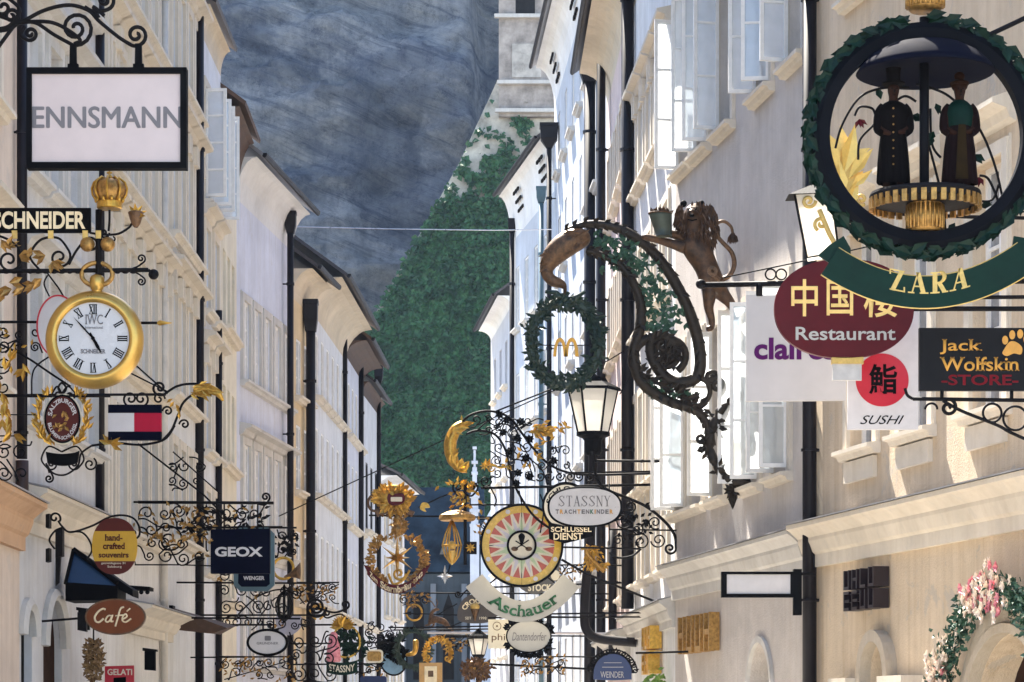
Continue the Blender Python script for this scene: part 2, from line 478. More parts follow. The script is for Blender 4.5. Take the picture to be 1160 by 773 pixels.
# ---- the cliff closing the street
def rock_mat():
    m, nt, b = new_mat('cliff_rock')
    tc = N(nt, 'ShaderNodeTexCoord')
    mp = N(nt, 'ShaderNodeMapping', vector_type='TEXTURE'); mp.inputs['Scale'].default_value = (24, 24, 13); mp.inputs['Rotation'].default_value = (0, R(22), 0)
    n1 = N(nt, 'ShaderNodeTexNoise', i_Scale=1.0, i_Detail=12.0, i_Roughness=.72, i_Distortion=.1)
    mp2 = N(nt, 'ShaderNodeMapping', vector_type='TEXTURE'); mp2.inputs['Scale'].default_value = (16, 16, .9); mp2.inputs['Rotation'].default_value = (0, R(22), 0)
    n2 = N(nt, 'ShaderNodeTexNoise', i_Scale=1.0, i_Detail=12.0, i_Roughness=.8, i_Distortion=.15)
    n3 = N(nt, 'ShaderNodeTexNoise', i_Scale=.55, i_Detail=14.0, i_Roughness=.95)
    for a, n in ((mp, n1), (mp2, n2)):
        nt.links.new(tc.outputs['Object'], a.inputs['Vector']); nt.links.new(a.outputs[0], n.inputs['Vector'])
    nt.links.new(tc.outputs['Object'], n3.inputs['Vector'])
    r1 = ramp(nt, [(.34, (.27, .31, .39)), (.45, (.46, .50, .58)), (.49, (.72, .74, .77)), (.70, (.90, .90, .89))], n1.outputs['Fac'])
    r2 = ramp(nt, [(.40, (.50, .54, .62)), (.50, (.97, .98, 1.0)), (.68, (1.0, .97, .90))], n2.outputs['Fac'])
    r3 = ramp(nt, [(.40, (.34, .37, .43)), (.49, (.86, .87, .89)), (.58, (1, 1, 1))], n3.outputs['Fac'])
    x = N(nt, 'ShaderNodeMix', data_type='RGBA', blend_type='MULTIPLY'); x.inputs['Factor'].default_value = 1
    nt.links.new(r1.outputs[0], x.inputs[6]); nt.links.new(r2.outputs[0], x.inputs[7])
    y = N(nt, 'ShaderNodeMix', data_type='RGBA', blend_type='MULTIPLY'); y.inputs['Factor'].default_value = 1
    nt.links.new(x.outputs[2], y.inputs[6]); nt.links.new(r3.outputs[0], y.inputs[7])
    vo = N(nt, 'ShaderNodeTexVoronoi', feature='DISTANCE_TO_EDGE', i_Scale=.16)
    mp3 = N(nt, 'ShaderNodeMapping', vector_type='TEXTURE'); mp3.inputs['Scale'].default_value = (1.6, 1.6, .7); mp3.inputs['Rotation'].default_value = (0, R(14), 0)
    nt.links.new(tc.outputs['Object'], mp3.inputs['Vector']); nt.links.new(mp3.outputs[0], vo.inputs['Vector'])
    r4 = ramp(nt, [(.0, (.42, .45, .52)), (.035, (1, 1, 1))], vo.outputs['Distance'])
    mp4 = N(nt, 'ShaderNodeMapping', vector_type='TEXTURE'); mp4.inputs['Scale'].default_value = (2.6, 2.6, 26)
    n4 = N(nt, 'ShaderNodeTexNoise', i_Scale=1.0, i_Detail=6.0, i_Roughness=.7); nt.links.new(tc.outputs['Object'], mp4.inputs['Vector']); nt.links.new(mp4.outputs[0], n4.inputs['Vector'])
    r5 = ramp(nt, [(.46, (1, 1, 1)), (.62, (.56, .60, .68))], n4.outputs['Fac'])
    z1_ = N(nt, 'ShaderNodeMix', data_type='RGBA', blend_type='MULTIPLY'); z1_.inputs['Factor'].default_value = .22
    nt.links.new(y.outputs[2], z1_.inputs[6]); nt.links.new(r4.outputs[0], z1_.inputs[7])
    z2_ = N(nt, 'ShaderNodeMix', data_type='RGBA', blend_type='MULTIPLY'); z2_.inputs['Factor'].default_value = .8
    nt.links.new(z1_.outputs[2], z2_.inputs[6]); nt.links.new(r5.outputs[0], z2_.inputs[7])
    nt.links.new(z2_.outputs[2], b.inputs['Base Color'])
    b.inputs['Roughness'].default_value = .95; b.inputs['Specular IOR Level'].default_value = .15
    ad = N(nt, 'ShaderNodeMath', operation='ADD'); nt.links.new(n2.outputs['Fac'], ad.inputs[0]); nt.links.new(n3.outputs['Fac'], ad.inputs[1])
    bp = N(nt, 'ShaderNodeBump', i_Strength=1.0, i_Distance=1.6); nt.links.new(ad.outputs[0], bp.inputs['Height']); nt.links.new(bp.outputs[0], b.inputs['Normal'])
    return m
ROCK = rock_mat()
def stone_far(name, col):
    return simple(name, col, .95, 0, .55, .8, 1.0, .1, col2=tuple(c*.45 for c in col))
mb = MB(); nx, nz = 250, 170
x0, x1, z0, z1 = -95.0, 60.0, -1.0, 78.0
edge = (530 - CX)*200/F
for j in range(nz+1):
    for i in range(nx+1):
        x = x0 + (x1-x0)*i/nx; z = z0 + (z1-z0)*j/nz
        sl = (z)*.16
        d = 3.2*noise.fractal(Vector((x*.05, z*.07, 3.1)), 1.0, 2.0, 6) + 1.3*noise.noise(Vector((x*.05 + z*.05, z*.55 - x*.10, 9)))
        d += 1.1*noise.fractal(Vector((x*.25, z*.3, 1.7)), 1.0, 2.0, 4)
        tt = z/6.5 + x*.055 + .9*noise.noise(Vector((x*.06, z*.05, 4))) + .25*noise.noise(Vector((x*.3, z*.3, 6)))
        fr_ = tt - math.floor(tt)
        d -= 1.7*(fr_**1.6)*(.5+.5*noise.noise(Vector((x*.08, z*.08, 12)))+.25)          # strata lean out over the bed below
        step = 7.0 * min(1, max(0, (x - edge)/.9))
        sw = .5*math.sin(z*.4)
        mb.v.append(Vector((x + sw*.3, 200 + sl + d + step, z)))
for j in range(nz):
    for i in range(nx):
        a = j*(nx+1)+i; mb.f.append((a, a+1, a+nx+2, a+nx+1))
structure(mb.build('cliff', ROCK, None, True))
mb = MB(); mb.add([(-95, 205, 70), (60, 212, 70), (60, 420, 92), (-95, 420, 92)], [(0, 1, 2, 3)])
structure(mb.build('hill', simple('hilltop_grass', (.05, .08, .03), .9, scale=.2)))

# ---- ivy-grown rock buttress in front of the cliff
YB = 186.0
def wpx(px, py, Y): p = P(px, py, Y); return (p.x, p.z)
but = [(563, 92), (640, 70), (760, 70), (760, 828), (300, 828), (300, 566), (427, 352), (470, 275), (520, 185)]
mb = MB()
fr = [P(x, y, YB) for x, y in but]; bk = [v + Vector((0, 16, 0)) for v in fr]
n = len(but)
mb.add(fr + bk, [tuple(range(n))[::-1], tuple(range(n, 2*n))] + [(i, (i+1) % n, n+(i+1) % n, n+i) for i in range(n)])
structure(mb.build('rock_buttress', stone_far('buttress_stone', (.47, .45, .40))))
mb = MB(); g = random.Random(3)
def but_left(py):
    pts = [(92, 563), (185, 520), (275, 470), (352, 427), (566, 300)]
    for (ya, xa), (yb, xb) in zip(pts, pts[1:]):
        if ya <= py <= yb: return xa + (xb-xa)*(py-ya)/(yb-ya)
    return 300
cnt = 0
while cnt < 26000:
    px = g.uniform(395, 600); py = g.uniform(100, 600)
    if px < but_left(py) + 2.5: continue
    p = P(px, py, YB)
    nn = noise.fractal(Vector((p.x*.33, p.z*.42, 5)), 1.0, 2.0, 5)*.7 + .8*noise.fractal(Vector((p.x*1.0, p.z*1.2, 8)), 1.0, 2.0, 3)
    dens = min(1.0, max(0.0, (py - 75)/215))          # bare stone shows towards the top
    if nn + (dens-.5)*2.0 < .02 + g.uniform(-.12, .12): continue
    out = .15 + .5*max(0, noise.noise(Vector((p.x*.35, p.z*.45, 2)))) * dens + g.uniform(0, .35)
    c = p + Vector((0, -out, 0))
    dr = Vector((g.uniform(-1, 1), g.uniform(-.7, .1), g.uniform(-1.2, .4)))
    sz = g.uniform(.28, .6)
    mb.leaf3(c, dr, Vector((g.uniform(-.6, .6), -1, g.uniform(.0, 1.0))), sz, sz*.8)
    cnt += 1
ivm = simple('ivy_foliage', (.034, .115, .040), .6, 0, .5, 1.4, col2=(.006, .034, .014))
tag(mb.build('ivy', ivm), kind='stuff')

# ---- stone tower on the rim
class Box: pass
tw = empty('tower', P(600, 130, 185.4)); tag(tw, 'grey stone tower block standing on top of the ivy covered rock', 'tower')
mb = MB(); k = 185.4/F
def tb(mb, xa, xb, ya, yb, d0, d1): mb.box((xa-600)*k, (xb-600)*k, d0, d1, (130-yb)*k, (130-ya)*k)
tb(mb, 565, 660, -60, 132, 0, 8)
mb.build('wall', stone_far('tower_stone', (.36, .32, .29)), tw)
for ya, e in ((17, 3), (92, 0), (124, 2)):
    mb = MB(); tb(mb, 563-e, 664, ya, ya+4, -.35, 0); mb.build('ledge', M['trimgrey'], tw)
mb = MB(); tb(mb, 584, 606, -12, 16, -.02, .3); mb.build('window', M['dark'], tw)
mb = MB(); tb(mb, 580, 613, 50, 88, -.08, 0); mb.build('render_patch', stone_far('rough_render', (.45, .42, .38)), tw)

# ---- houses
GW = {}
class House:
    def __init__(s, label, A, B, side, H, mat, depth=7.0, group=None, name='town_house'):
        s.A = Vector(((A[0]-CX)*A[1]/F, A[1])); s.B = Vector(((B[0]-CX)*B[1]/F, B[1]))
        s.side = side; s.H = H; s.mat = M[mat] if isinstance(mat, str) else mat
        o, e = (s.A, s.B) if side == 'L' else (s.B, s.A)
        s.o = o; s.u = (e-o).normalized(); s.L = (e-o).length; s.depth = depth
        s.inw = Vector((-s.u.y, s.u.x))
        s.root = empty(name, (o.x, o.y, 0), math.atan2(s.u.y, s.u.x)); tag(s.root, label, 'house', group)
        s.holes = []
    def U(s, px):
        r = (px-CX)/F
        # o + t u : x = r*y
        return (r*s.o.y - s.o.x) / (s.u.x - r*s.u.y)
    def UZ(s, px, py):
        t = s.U(px); Y = s.o.y + s.u.y*t
        return t, CZ + (HZ-py)*Y/F
    def Yat(s, px): return s.o.y + s.u.y*s.U(px)
    def hole(s, u0, u1, z0, z1, rec=.2, arch=0.0):
        u0, u1 = min(u0, u1), max(u0, u1)
        s.holes.append((u0, u1, z0, z1, rec, arch)); return u0, u1, z0, z1
    def wall(s, smooth=False):
        H = s.H; L = s.L; mb = MB()
        hs = s.holes
        us = sorted({0, L} | {round(min(L, max(0, x)), 4) for h in hs for x in h[:2]})
        zs = sorted({0, H} | {round(x, 4) for h in hs for x in h[2:4]})
        for a, b in zip(us, us[1:]):
            for c, d in zip(zs, zs[1:]):
                mu, mz = (a+b)/2, (c+d)/2
                if any(h[0] < mu < h[1] and h[2] < mz < h[3] for h in hs): continue
                mb.add([(a, 0, c), (b, 0, c), (b, 0, d), (a, 0, d)], [(0, 1, 2, 3)])
        for (a, b, c, d, rec, arch) in hs:
            a = max(0, a); b = min(L, b)
            if arch:
                m = 14; zc = d-arch; pts = [(a + (b-a)*(1-math.cos(PI*i/m))/2, zc + arch*math.sin(PI*i/m)) for i in range(m+1)]
                for p, q in zip(pts, pts[1:]):
                    mb.add([(p[0], 0, p[1]), (q[0], 0, q[1]), (q[0], 0, d), (p[0], 0, d)], [(0, 1, 2, 3)])
                    mb.add([(p[0], 0, p[1]), (q[0], 0, q[1]), (q[0], rec, q[1]), (p[0], rec, p[1])], [(0, 1, 2, 3)])
                for x in (a, b): mb.add([(x, 0, c), (x, rec, c), (x, rec, zc), (x, 0, zc)], [(0, 1, 2, 3)])
            else:
                mb.add([(a,0,c),(b,0,c),(b,0,d),(a,0,d),(a,rec,c),(b,rec,c),(b,rec,d),(a,rec,d)],
                       [(0,1,5,4),(1,2,6,5),(2,3,7,6),(3,0,4,7)])
        D = s.depth
        mb.add([(0,0,0),(0,D,0),(0,D,H),(0,0,H)], [(0,1,2,3)]); mb.add([(L,0,0),(L,D,0),(L,D,H),(L,0,H)], [(0,3,2,1)])
        mb.add([(0,D,0),(L,D,0),(L,D,H),(0,D,H)], [(0,1,2,3)]); mb.add([(0,0,H),(L,0,H),(L,D,H),(0,D,H)], [(0,1,2,3)])
        mb.add([(0,.6,0),(L,.6,0),(L,.6,H),(0,.6,H)], [(0,1,2,3)])       # rooms are closed a little behind the glass
        s.wallobj = mb.build('wall', s.mat, s.root)
        return s
    def trim(s, name, prof, mat, u0=None, u1=None):
        mb = MB(); mb.extr(prof, 0 if u0 is None else u0, s.L if u1 is None else u1)
        return mb.build(name, M[mat] if isinstance(mat, str) else mat, s.root)
    def cornice(s, z, h=.55, out=.38, mat='trim', u0=None, u1=None, lead=True):
        p = [(.0, z-h), (-out*.22, z-h), (-out*.22, z-h*.72), (-out*.34, z-h*.66), (-out*.5, z-h*.42), (-out*.5, z-h*.34), (-out*.86, z-h*.16), (-out, z-h*.12), (-out, z-.015), (0, z+.06)]
        o = s.trim('cornice', p, mat, u0, u1)
        if lead:
            q = [(-out-.03, z-.012), (-out-.03, z+.008), (.0, z+.085), (0, z+.064)]
            s.trim('lead_flashing', q, 'leadroof', u0, u1)
        return o
    def eave(s, ov=.7, cove=.8, mat='cove', roof='roof', pitch=.75, u0=-.0, u1=None, gut=True):
        H = s.H; u1 = s.L if u1 is None else u1
        pr = [(0, H-cove)] + [(-ov*(1-math.cos(PI/2*i/6)), H-cove+cove*math.sin(PI/2*i/6)) for i in range(1, 7)] + [(0, H)]
        s.trim('eave_cove', pr, mat, u0, u1)
        D = s.depth/2
        q = [(-ov-.12, H+.004), (D, H+pitch*(D+ov)), (2*D, H), (2*D, H+.12), (D, H+pitch*(D+ov)+.10), (-ov-.14, H+.085)]
        s.trim('roof', q, roof, u0-.06, u1+.06)
        if gut:
            gq = [(-ov-.23, H+.07), (-ov-.23, H+.02), (-ov-.20, H-.03), (-ov-.16, H-.03), (-ov-.125, H+.0), (-ov-.145, H+.07)]
            s.trim('gutter', gq, 'pipe', u0-.05, u1+.05)
    def window(s, u0, u1, z0, z1, sill=True, hood=0, surround=True, pane='pane', rec=.22, bars=2, mull=True, frame='frame', trim='trim', hole=True, sillmat=None, blind=False):
        """a casement window with its frame, glass, stone surround, sill and hood"""
        u0, u1 = min(u0, u1), max(u0, u1)
        if hole: s.hole(u0, u1, z0, z1, rec+.06)
        w, h = u1-u0, z1-z0
        key = (round(w, 2), round(h, 2), sill, hood, surround, pane, rec, bars, mull, frame, trim, sillmat)
        if key not in GW:
            d = {}
            f = MB(); t = .07
            f.box(0, t, rec-.05, rec+.05, 0, h); f.box(w-t, w, rec-.05, rec+.05, 0, h)
            f.box(t, w-t, rec-.05, rec+.05, 0, t); f.box(t, w-t, rec-.05, rec+.05, h-t, h)
            if mull: f.box(w/2-.05, w/2+.05, rec-.065, rec+.04, t, h-t)
            for i in range(bars):
                zz = h*(i+1)/(bars+1)
                for a, b in (((t, w/2-.05), (w/2+.05, w-t)) if mull else ((t, w-t),)):
                    f.box(a, b, rec-.035, rec+.03, zz-.022, zz+.022)
            d['window'] = f.mesh('window', M[frame])
            p = MB(); p.box(.02, w-.02, rec-.004, rec+.012, .02, h-.02); d['pane'] = p.mesh('pane', M[pane])
            if surround:
                q = MB(); e = .16
                q.box(-e, 0, -.055, .0, -.0, h+e); q.box(w, w+e, -.055, .0, 0, h+e); q.box(0, w, -.055, .0, h, h+e)
                q.box(-e-.03, -e, -.03, .0, 0, h+e+.03); q.box(w+e, w+e+.03, -.03, .0, 0, h+e+.03)
                d['surround'] = q.mesh('surround', M[trim])
            if sill:
                q = MB(); q.extr([(0, -.16), (-.10, -.15), (-.13, -.09), (-.2, -.075), (-.2, -.02), (.0, .0)], -.22, w+.22)
                d['sill'] = q.mesh('sill', M[sillmat or trim])
            if hood:
                z = h+.2 + (.14 if hood > 1 else 0); q = MB()
                q.extr([(0, z-.05), (-.09, z), (-.13, z+.09), (-.27, z+.13), (-.28, z+.19), (0, z+.25)], -.28, w+.28)
                if hood > 1:                                     # stepped pediment on consoles
                    for a in (-.2, w+.06):
                        q.box(a, a+.14, -.13, -.002, z-.4, z-.052)
                d['hood'] = q.mesh('hood', M[trim])
            GW[key] = d
        d = GW[key]
        wo = bpy.data.objects.new('window', d['window']); COL.objects.link(wo); wo.parent = s.root; wo.location = (u0, 0, z0)
        for nme, me in d.items():
            if nme == 'window': continue
            o = bpy.data.objects.new(nme, me); COL.objects.link(o); o.parent = wo
        return wo
    def row(s, pxs, wpx_, z0, z1, **kw):
        """windows centred at the given columns"""
        for px in pxs:
            u = s.U(px); w = wpx_
            if u-w/2 < .12 or u+w/2 > s.L-.12: continue
            s.window(u-w/2, u+w/2, z0, z1, **kw)
    def even(s, n, w, rows, m0=.0, m1=.0, **kw):
        a, b = m0, s.L-m1
        for (z0, z1, k2) in rows:
            kk = dict(kw); kk.update(k2 or {})
            for i in range(n):
                u = a + (b-a)*(i+.5)/n
                s.window(u-w/2, u+w/2, z0, z1, **kk)
    def casement(s, parent, u, z0, z1, w, ang, bars=2, flip=False):
        """an open window leaf hinged at u, swung out over the street"""
        mb = MB(); t = .06; h = z1-z0
        mb.box(0, t, -.022, .022, 0, h); mb.box(w-t, w, -.022, .022, 0, h); mb.box(t, w-t, -.022, .022, 0, t); mb.box(t, w-t, -.022, .022, h-t, h)
        for i in range(bars):
            zz = h*(i+1)/(bars+1); mb.box(t, w-t, -.016, .016, zz-.018, zz+.018)
        o = mb.build('casement', M['frame'], parent)
        gm = MB(); gm.box(t-.005, w-t+.005, -.004, .004, t-.005, h-t+.005)
        gm.build('casement_glass', M['openglass'], o)
        pl = parent.location
        o.location = (u-pl.x, -.03, z0-pl.z); o.rotation_euler = (0, 0, ang)
        return o

HL = 'houses along the left side of the street'; HR = 'houses along the right side of the street'
W_pink = plaster('rose_plaster', (.72, .60, .50)); W_grey = plaster('pearl_plaster', (.64, .635, .64)); W_cream = plaster('cream_plaster', (.72, .69, .65))
W_ivory = plaster('ivory_plaster', (.75, .745, .74)); W_white = plaster('white_plaster', (.73, .75, .80)); W_yel = plaster('straw_plaster', (.76, .70, .57))
W_lil = plaster('lilac_white_plaster', (.66, .69, .80)); W_blue = plaster('shade_blue_plaster', (.50, .54, .61)); W_r1 = plaster('sand_plaster', (.70, .57, .42), amt=.55, bump=.6)  # W_blue is lowered in tone to stand for shade on the far right houses
W_r2 = plaster('mauve_grey_plaster', (.60, .55, .51), amt=.25, bump=.6); W_rose = plaster('dusty_pink_plaster', (.72, .58, .54), amt=.3, bump=.6)

# ---------- left side, from near to far
h = House('rose plastered house at the left edge with a curled iron bracket before it', (-230, 22.0), (22, 33.0), 'L', 15.5, W_pink, group=HL)
h.B = h.B
for z0, z1 in ((5.6, 7.4), (8.9, 10.7), (12.0, 13.8)):
    for px in (-60, -12): h.row([px], 1.0, z0, z1, hood=1)
h.cornice(4.35, .6, .35, 'peach'); h.wall(); h.eave()
h = House('pearl grey house with two ground floor arches behind the pocket watch clock', (22, 33.0), (113, 38.6), 'L', 15.8, W_grey, group=HL)
for z0, z1 in ((5.5, 7.4), (8.6, 10.5), (11.7, 13.4)):
    h.even(4, .78, [(z0, z1, None)], .1, .1, hood=1, trim='trimgrey')
for a, b, t in ((17, 36, 690), (49, 70, 680)):
    ua, za = h.UZ(a, t); ub, zb = h.UZ(b, t); h.hole(max(.1, ua), ub, 0, (za+zb)/2, .12, (ub-max(.1, ua))/2)
    mb = MB(); mb.box(max(.1, ua), ub, .10, .14, 0, (za+zb)/2); mb.build('arch_door', M['wood'] if a > 40 else M['dark'], h.root)  # dark sheet stands for the unlit inside of each arch
    m = 16; w = ub-max(.1, ua); c = (ub+max(.1, ua))/2; zc = (za+zb)/2-w/2
    mb = MB(); mb.tube3([(c - (w/2+.07)*math.cos(PI*i/m), -.02, zc+(w/2+.07)*math.sin(PI*i/m)) for i in range(m+1)], .09, 6); mb.build('arch_trim', M['trimgrey'], h.root)
h.cornice(4.55, .55, .35, 'trim'); h.wall(); h.eave()
h = House('cream grey house with carved window hoods behind the flag shop sign', (113, 38.6), (190, 45.8), 'L', 16.2, W_cream, group=HL)
h.even(6, .70, [(4.6, 6.3, {'hood': 0}), (7.1, 9.0, {'hood': 2}), (9.9, 11.8, {'hood': 2}), (12.8, 14.4, {'hood': 1})], .2, .2)
h.cornice(3.45, .45, .45, 'trim', u0=2.2); h.wall(); h.eave()
for u in (.15, .45):
    mb = MB(); mb.box(u, u+.16, -.10, -.002, 3.6, 15.3); mb.build('pilaster', M['trim'], h.root)
h = House('ivory house with a narrow front beside the tall dark drainpipe', (190, 45.8), (226, 50.4), 'L', 16.4, W_ivory, group=HL)
h.even(4, .62, [(4.9, 6.5, None), (7.4, 9.2, {'hood': 2}), (10.2, 12.0, {'hood': 2}), (13.0, 14.6, {'hood': 1})], .15, .1)
h.wall(); h.eave()
mb = MB(); mb.box(h.L*.0+.05, h.L-.05, .02, .3, 0, 3.0); mb.build('shop_front', M['peach'], h.root)
h = House('beige house with an open white window beneath its overhanging eave', (226, 50.4), (250, 54.0), 'L', 15.3, W_white, group=HL)
h.even(2, .75, [(4.6, 6.1, None), (6.9, 8.6, {'hood': 2}), (9.6, 11.2, {'hood': 1})], .3, .3)
for i in range(2):
    u = .3 + (h.L-.6)*(i+.5)/2
    wo = h.window(u-.42, u+.42, 11.7, 13.9, pane='darkpane'); h.casement(wo, u-.4, 11.76, 13.84, .42, R(-95), 3); h.casement(wo, u+.4, 11.76, 13.84, .42, R(-82), 3)
h.wall(); h.eave(.2, .5, 'cove', gut=False)
h = House('straw yellow house with a brown curved eave above lilac neighbours', (250, 54.0), (268, 57.5), 'L', 14.2, W_yel, group=HL)
h.even(3, .6, [(4.2, 5.8, None), (7.0, 8.6, None), (9.8, 11.4, None)], .3, .3, surround=False)
h.wall(); h.eave(.38, 1.6, 'roofbrown', 'roofbrown', gut=False)
h = House('tall lilac white house with long window rows and a curved ledge', (268, 57.5), (331, 64.0), 'L', 13.9, W_lil, group=HL)
h.even(5, .72, [(2.9, 4.6, {'pane': 'darkpane'}), (5.95, 7.75, {'hood': 1}), (9.15, 10.9, {'pane': 'curtain'})], .35, .25, trim='trimgrey', rec=.07)
h.cornice(5.55, .3, .22, 'trimgrey', lead=False); h.cornice(4.9, .28, .2, 'trimgrey', lead=False)
h.wall(); h.eave(.45, .9, 'covewhite', 'leadroof')
h = House('narrow yellow ochre house beside the tall lilac house', (331, 64.0), (354, 67.0), 'L', 12.6, plaster('ochre_plaster', (.74, .58, .36)), group=HL)
h.even(2, .7, [(2.2, 3.6, None), (4.6, 6.3, None), (7.3, 8.9, None), (9.6, 11.0, None)], .3, .3, surround=False, rec=.06, pane='darkpane')
h.wall(); h.eave(.5, .7, 'cove')
h = House('white house with thick moulded eave between two dark rainwater hoppers', (354, 67.0), (392, 76.0), 'L', 12.9, W_white, group=HL)
h.even(6, .74, [(2.0, 3.7, None), (4.7, 6.5, None), (7.5, 9.2, None), (10.0, 11.6, None)], .4, .3, surround=False, rec=.06, pane='darkpane')
h.wall(); h.eave(.75, .9, 'cove', 'roof')
h = House('pale mauve house under a wide brown boarded eave', (392, 76.0), (411, 82.0), 'L', 12.6, W_lil, group=HL)
h.even(4, .74, [(2.0, 3.7, None), (4.7, 6.4, None), (7.4, 9.2, None), (10.0, 11.5, None)], .3, .3, surround=False, rec=.06, pane='darkpane')
h.wall(); h.eave(.6, .45, 'roofbrown', 'roofbrown')
h = House('white gabled house at the far left with dark shuttered windows', (411, 82.0), (430, 88.0), 'L', 12.2, W_white, group=HL)
h.even(3, .8, [(2.0, 3.7, None), (4.7, 6.5, None), (7.7, 9.8, {'pane': 'darkpane', 'frame': 'pipe'})], .5, .5, surround=False, rec=.06, pane='darkpane')
h.wall(); h.eave(.2, .4, 'roofbrown', 'roof')
h = House('low white house with a dark hipped roof at the street end', (431, 96.0), (458, 104.0), 'L', 10.6, W_white, group=HL)
h.even(3, .9, [(5.6, 7.6, {'pane': 'darkpane'}), (2.0, 4.0, None), (8.4, 9.8, {'pane': 'darkpane'})], .6, .6)
h.wall(); h.eave(.6, .35, 'covewhite', 'roof', pitch=.5)

# ---------- right side, from near to far
h1 = House('sand coloured house with a flower garlanded doorway at the right edge', (1600, 22.72), (917, 38.72), 'R', 15.5, W_r1, group=HR)
for px in (977, 1038, 1120, 1230):
    u = h1.U(px); h1.window(u-.52, u+.52, 5.42, 8.4, hood=0, bars=2, pane='curtain', surround=True)
    h1.window(u-.52, u+.52, 11.7, 14.2, bars=2, pane='curtain')
    mb = MB(); z = 8.75; mb.extr([(0, z-.05), (-.08, z), (-.12, z+.1), (-.3, z+.16), (-.3, z+.22), (0, z+.34)], u-.85, u+.85); mb.build('hood', M['trim'], h1.root)
    mb = MB(); mb.box(u-.6, u+.6, -.07, -.002, 4.95, 5.24); mb.build('apron_panel', M['trim'], h1.root)
h1.cornice(4.5, .64, .36, 'trim')
ua, ub = sorted((h1.U(1092), h1.U(1215))); zt = 2.66
h1.hole(ua+.35, ub-.35, 0, zt, .5, (ub-ua-.7)/2*.9)
mb = MB(); mb.box(ua+.35, ub-.35, .44, .48, 0, zt); mb.build('arch_door', M['wood'], h1.root)
m = 20; c = (ua+ub)/2; w = (ub-ua)/2
def arch_band(mb, c, zc, ri, ro, e, d0, d1, m=20, z0=0):
    pts_i = [(c-ri, z0)] + [(c-ri*math.cos(PI*i/m), zc+ri*e*math.sin(PI*i/m)) for i in range(m+1)] + [(c+ri, z0)]
    pts_o = [(c-ro, z0)] + [(c-ro*math.cos(PI*i/m), zc+ro*e*math.sin(PI*i/m)) for i in range(m+1)] + [(c+ro, z0)]
    for i in range(len(pts_i)-1):
        a, b, cc, dd = pts_i[i], pts_i[i+1], pts_o[i+1], pts_o[i]
        mb.add([(a[0],d0,a[1]),(b[0],d0,b[1]),(cc[0],d0,cc[1]),(dd[0],d0,dd[1]),(a[0],d1,a[1]),(b[0],d1,b[1]),(cc[0],d1,cc[1]),(dd[0],d1,dd[1])],
               [(0,1,2,3),(3,2,6,7),(0,4,5,1)])
zc1 = zt-(w-.35)*.9
mb = MB(); arch_band(mb, c, zc1, w-.36, w-.02, .92, -.12, 0); mb.build('arch_trim', M['stone'], h1.root)
mb = MB(); arch_band(mb, c, zc1, w-.36, w-.24, .92, -.17, -.121); mb.build('arch_moulding', M['stone'], h1.root)
ARCH1 = (c, zc1, w)
ua2, ub2 = sorted((h1.U(986), h1.U(1012)))
z2 = h1.UZ(1000, 727)[1]
h1.hole(ua2, ub2, 0, z2, .4, (ub2-ua2)/2)
mb = MB(); mb.box(ua2, ub2, .34, .38, 0, z2); mb.build('arch_window', M['dark'], h1.root)
mb = MB(); cc2 = (ua2+ub2)/2; w2 = (ub2-ua2)/2; arch_band(mb, cc2, z2-w2, w2, w2+.16, 1.0, -.16, 0); mb.build('arch_hood', M['stone'], h1.root)
mb = MB(); zz = h1.UZ(985, 768)[1]; mb.box(ua2-.9, ua2-.18, -.3, -.0, zz-.3, zz); mb.box(ub2+.18, ub2+1.1, -.3, 0, zz-.3, zz); mb.build('canopy_ledge', M['trim'], h1.root)
h1.wall(); h1.eave()

h2 = House('mauve grey house with white casement windows standing open', (917, 38.74), (765, 48.0), 'R', 15.3, W_r2, group=HR)
ups = [(772, .62), (792, .66), (820, .72), (862, .8), (898, .8)]
for i, px in enumerate((776, 797, 823, 866, 903)):
    u = h2.U(px); w = .92
    wo = h2.window(u-w/2, u+w/2, 11.5, 14.3, hood=0, bars=2, pane='darkpane', surround=True)
    h2.casement(wo, u-w/2+.02, 11.56, 14.24, .44, R(-86-9*(i % 2)), 2)                       # far leaf
    if i in (1, 3): h2.casement(wo, u+w/2-.02, 11.56, 14.24, .44, R(-104+7*(i % 3)), 2)
for i, px in enumerate((771, 790, 815, 853, 886)):
    u = h2.U(px); w = .92
    wo = h2.window(u-w/2, u+w/2, 5.4, 8.3, hood=0, bars=2, pane='darkpane', surround=True)
    if i != 1: h2.casement(wo, u-w/2+.02, 5.46, 8.24, .44, R(-84-9*(i % 2)), 2)
    if i in (0, 3, 4): h2.casement(wo, u+w/2-.02, 5.46, 8.24, .44, R(-101+7*(i % 3)), 2)
h2.cornice(4.45, .62, .34, 'trimgrey')
for px, t in ((862, 728),):
    u, z = h2.UZ(px, t); w = .55 if px < 850 else .75
    h2.hole(u-w, u+w, 0, z, .35, w); mb = MB(); mb.box(u-w, u+w, .3, .33, 0, z); mb.build('arch_window', M['curtain'], h2.root)  # pale pane colour stands for a white glint in the arch
    mb = MB(); arch_band(mb, u, z-w, w, w+.1, 1, -.06, 0); mb.build('arch_trim', M['trimgrey'], h2.root)
h2.wall(); h2.eave()

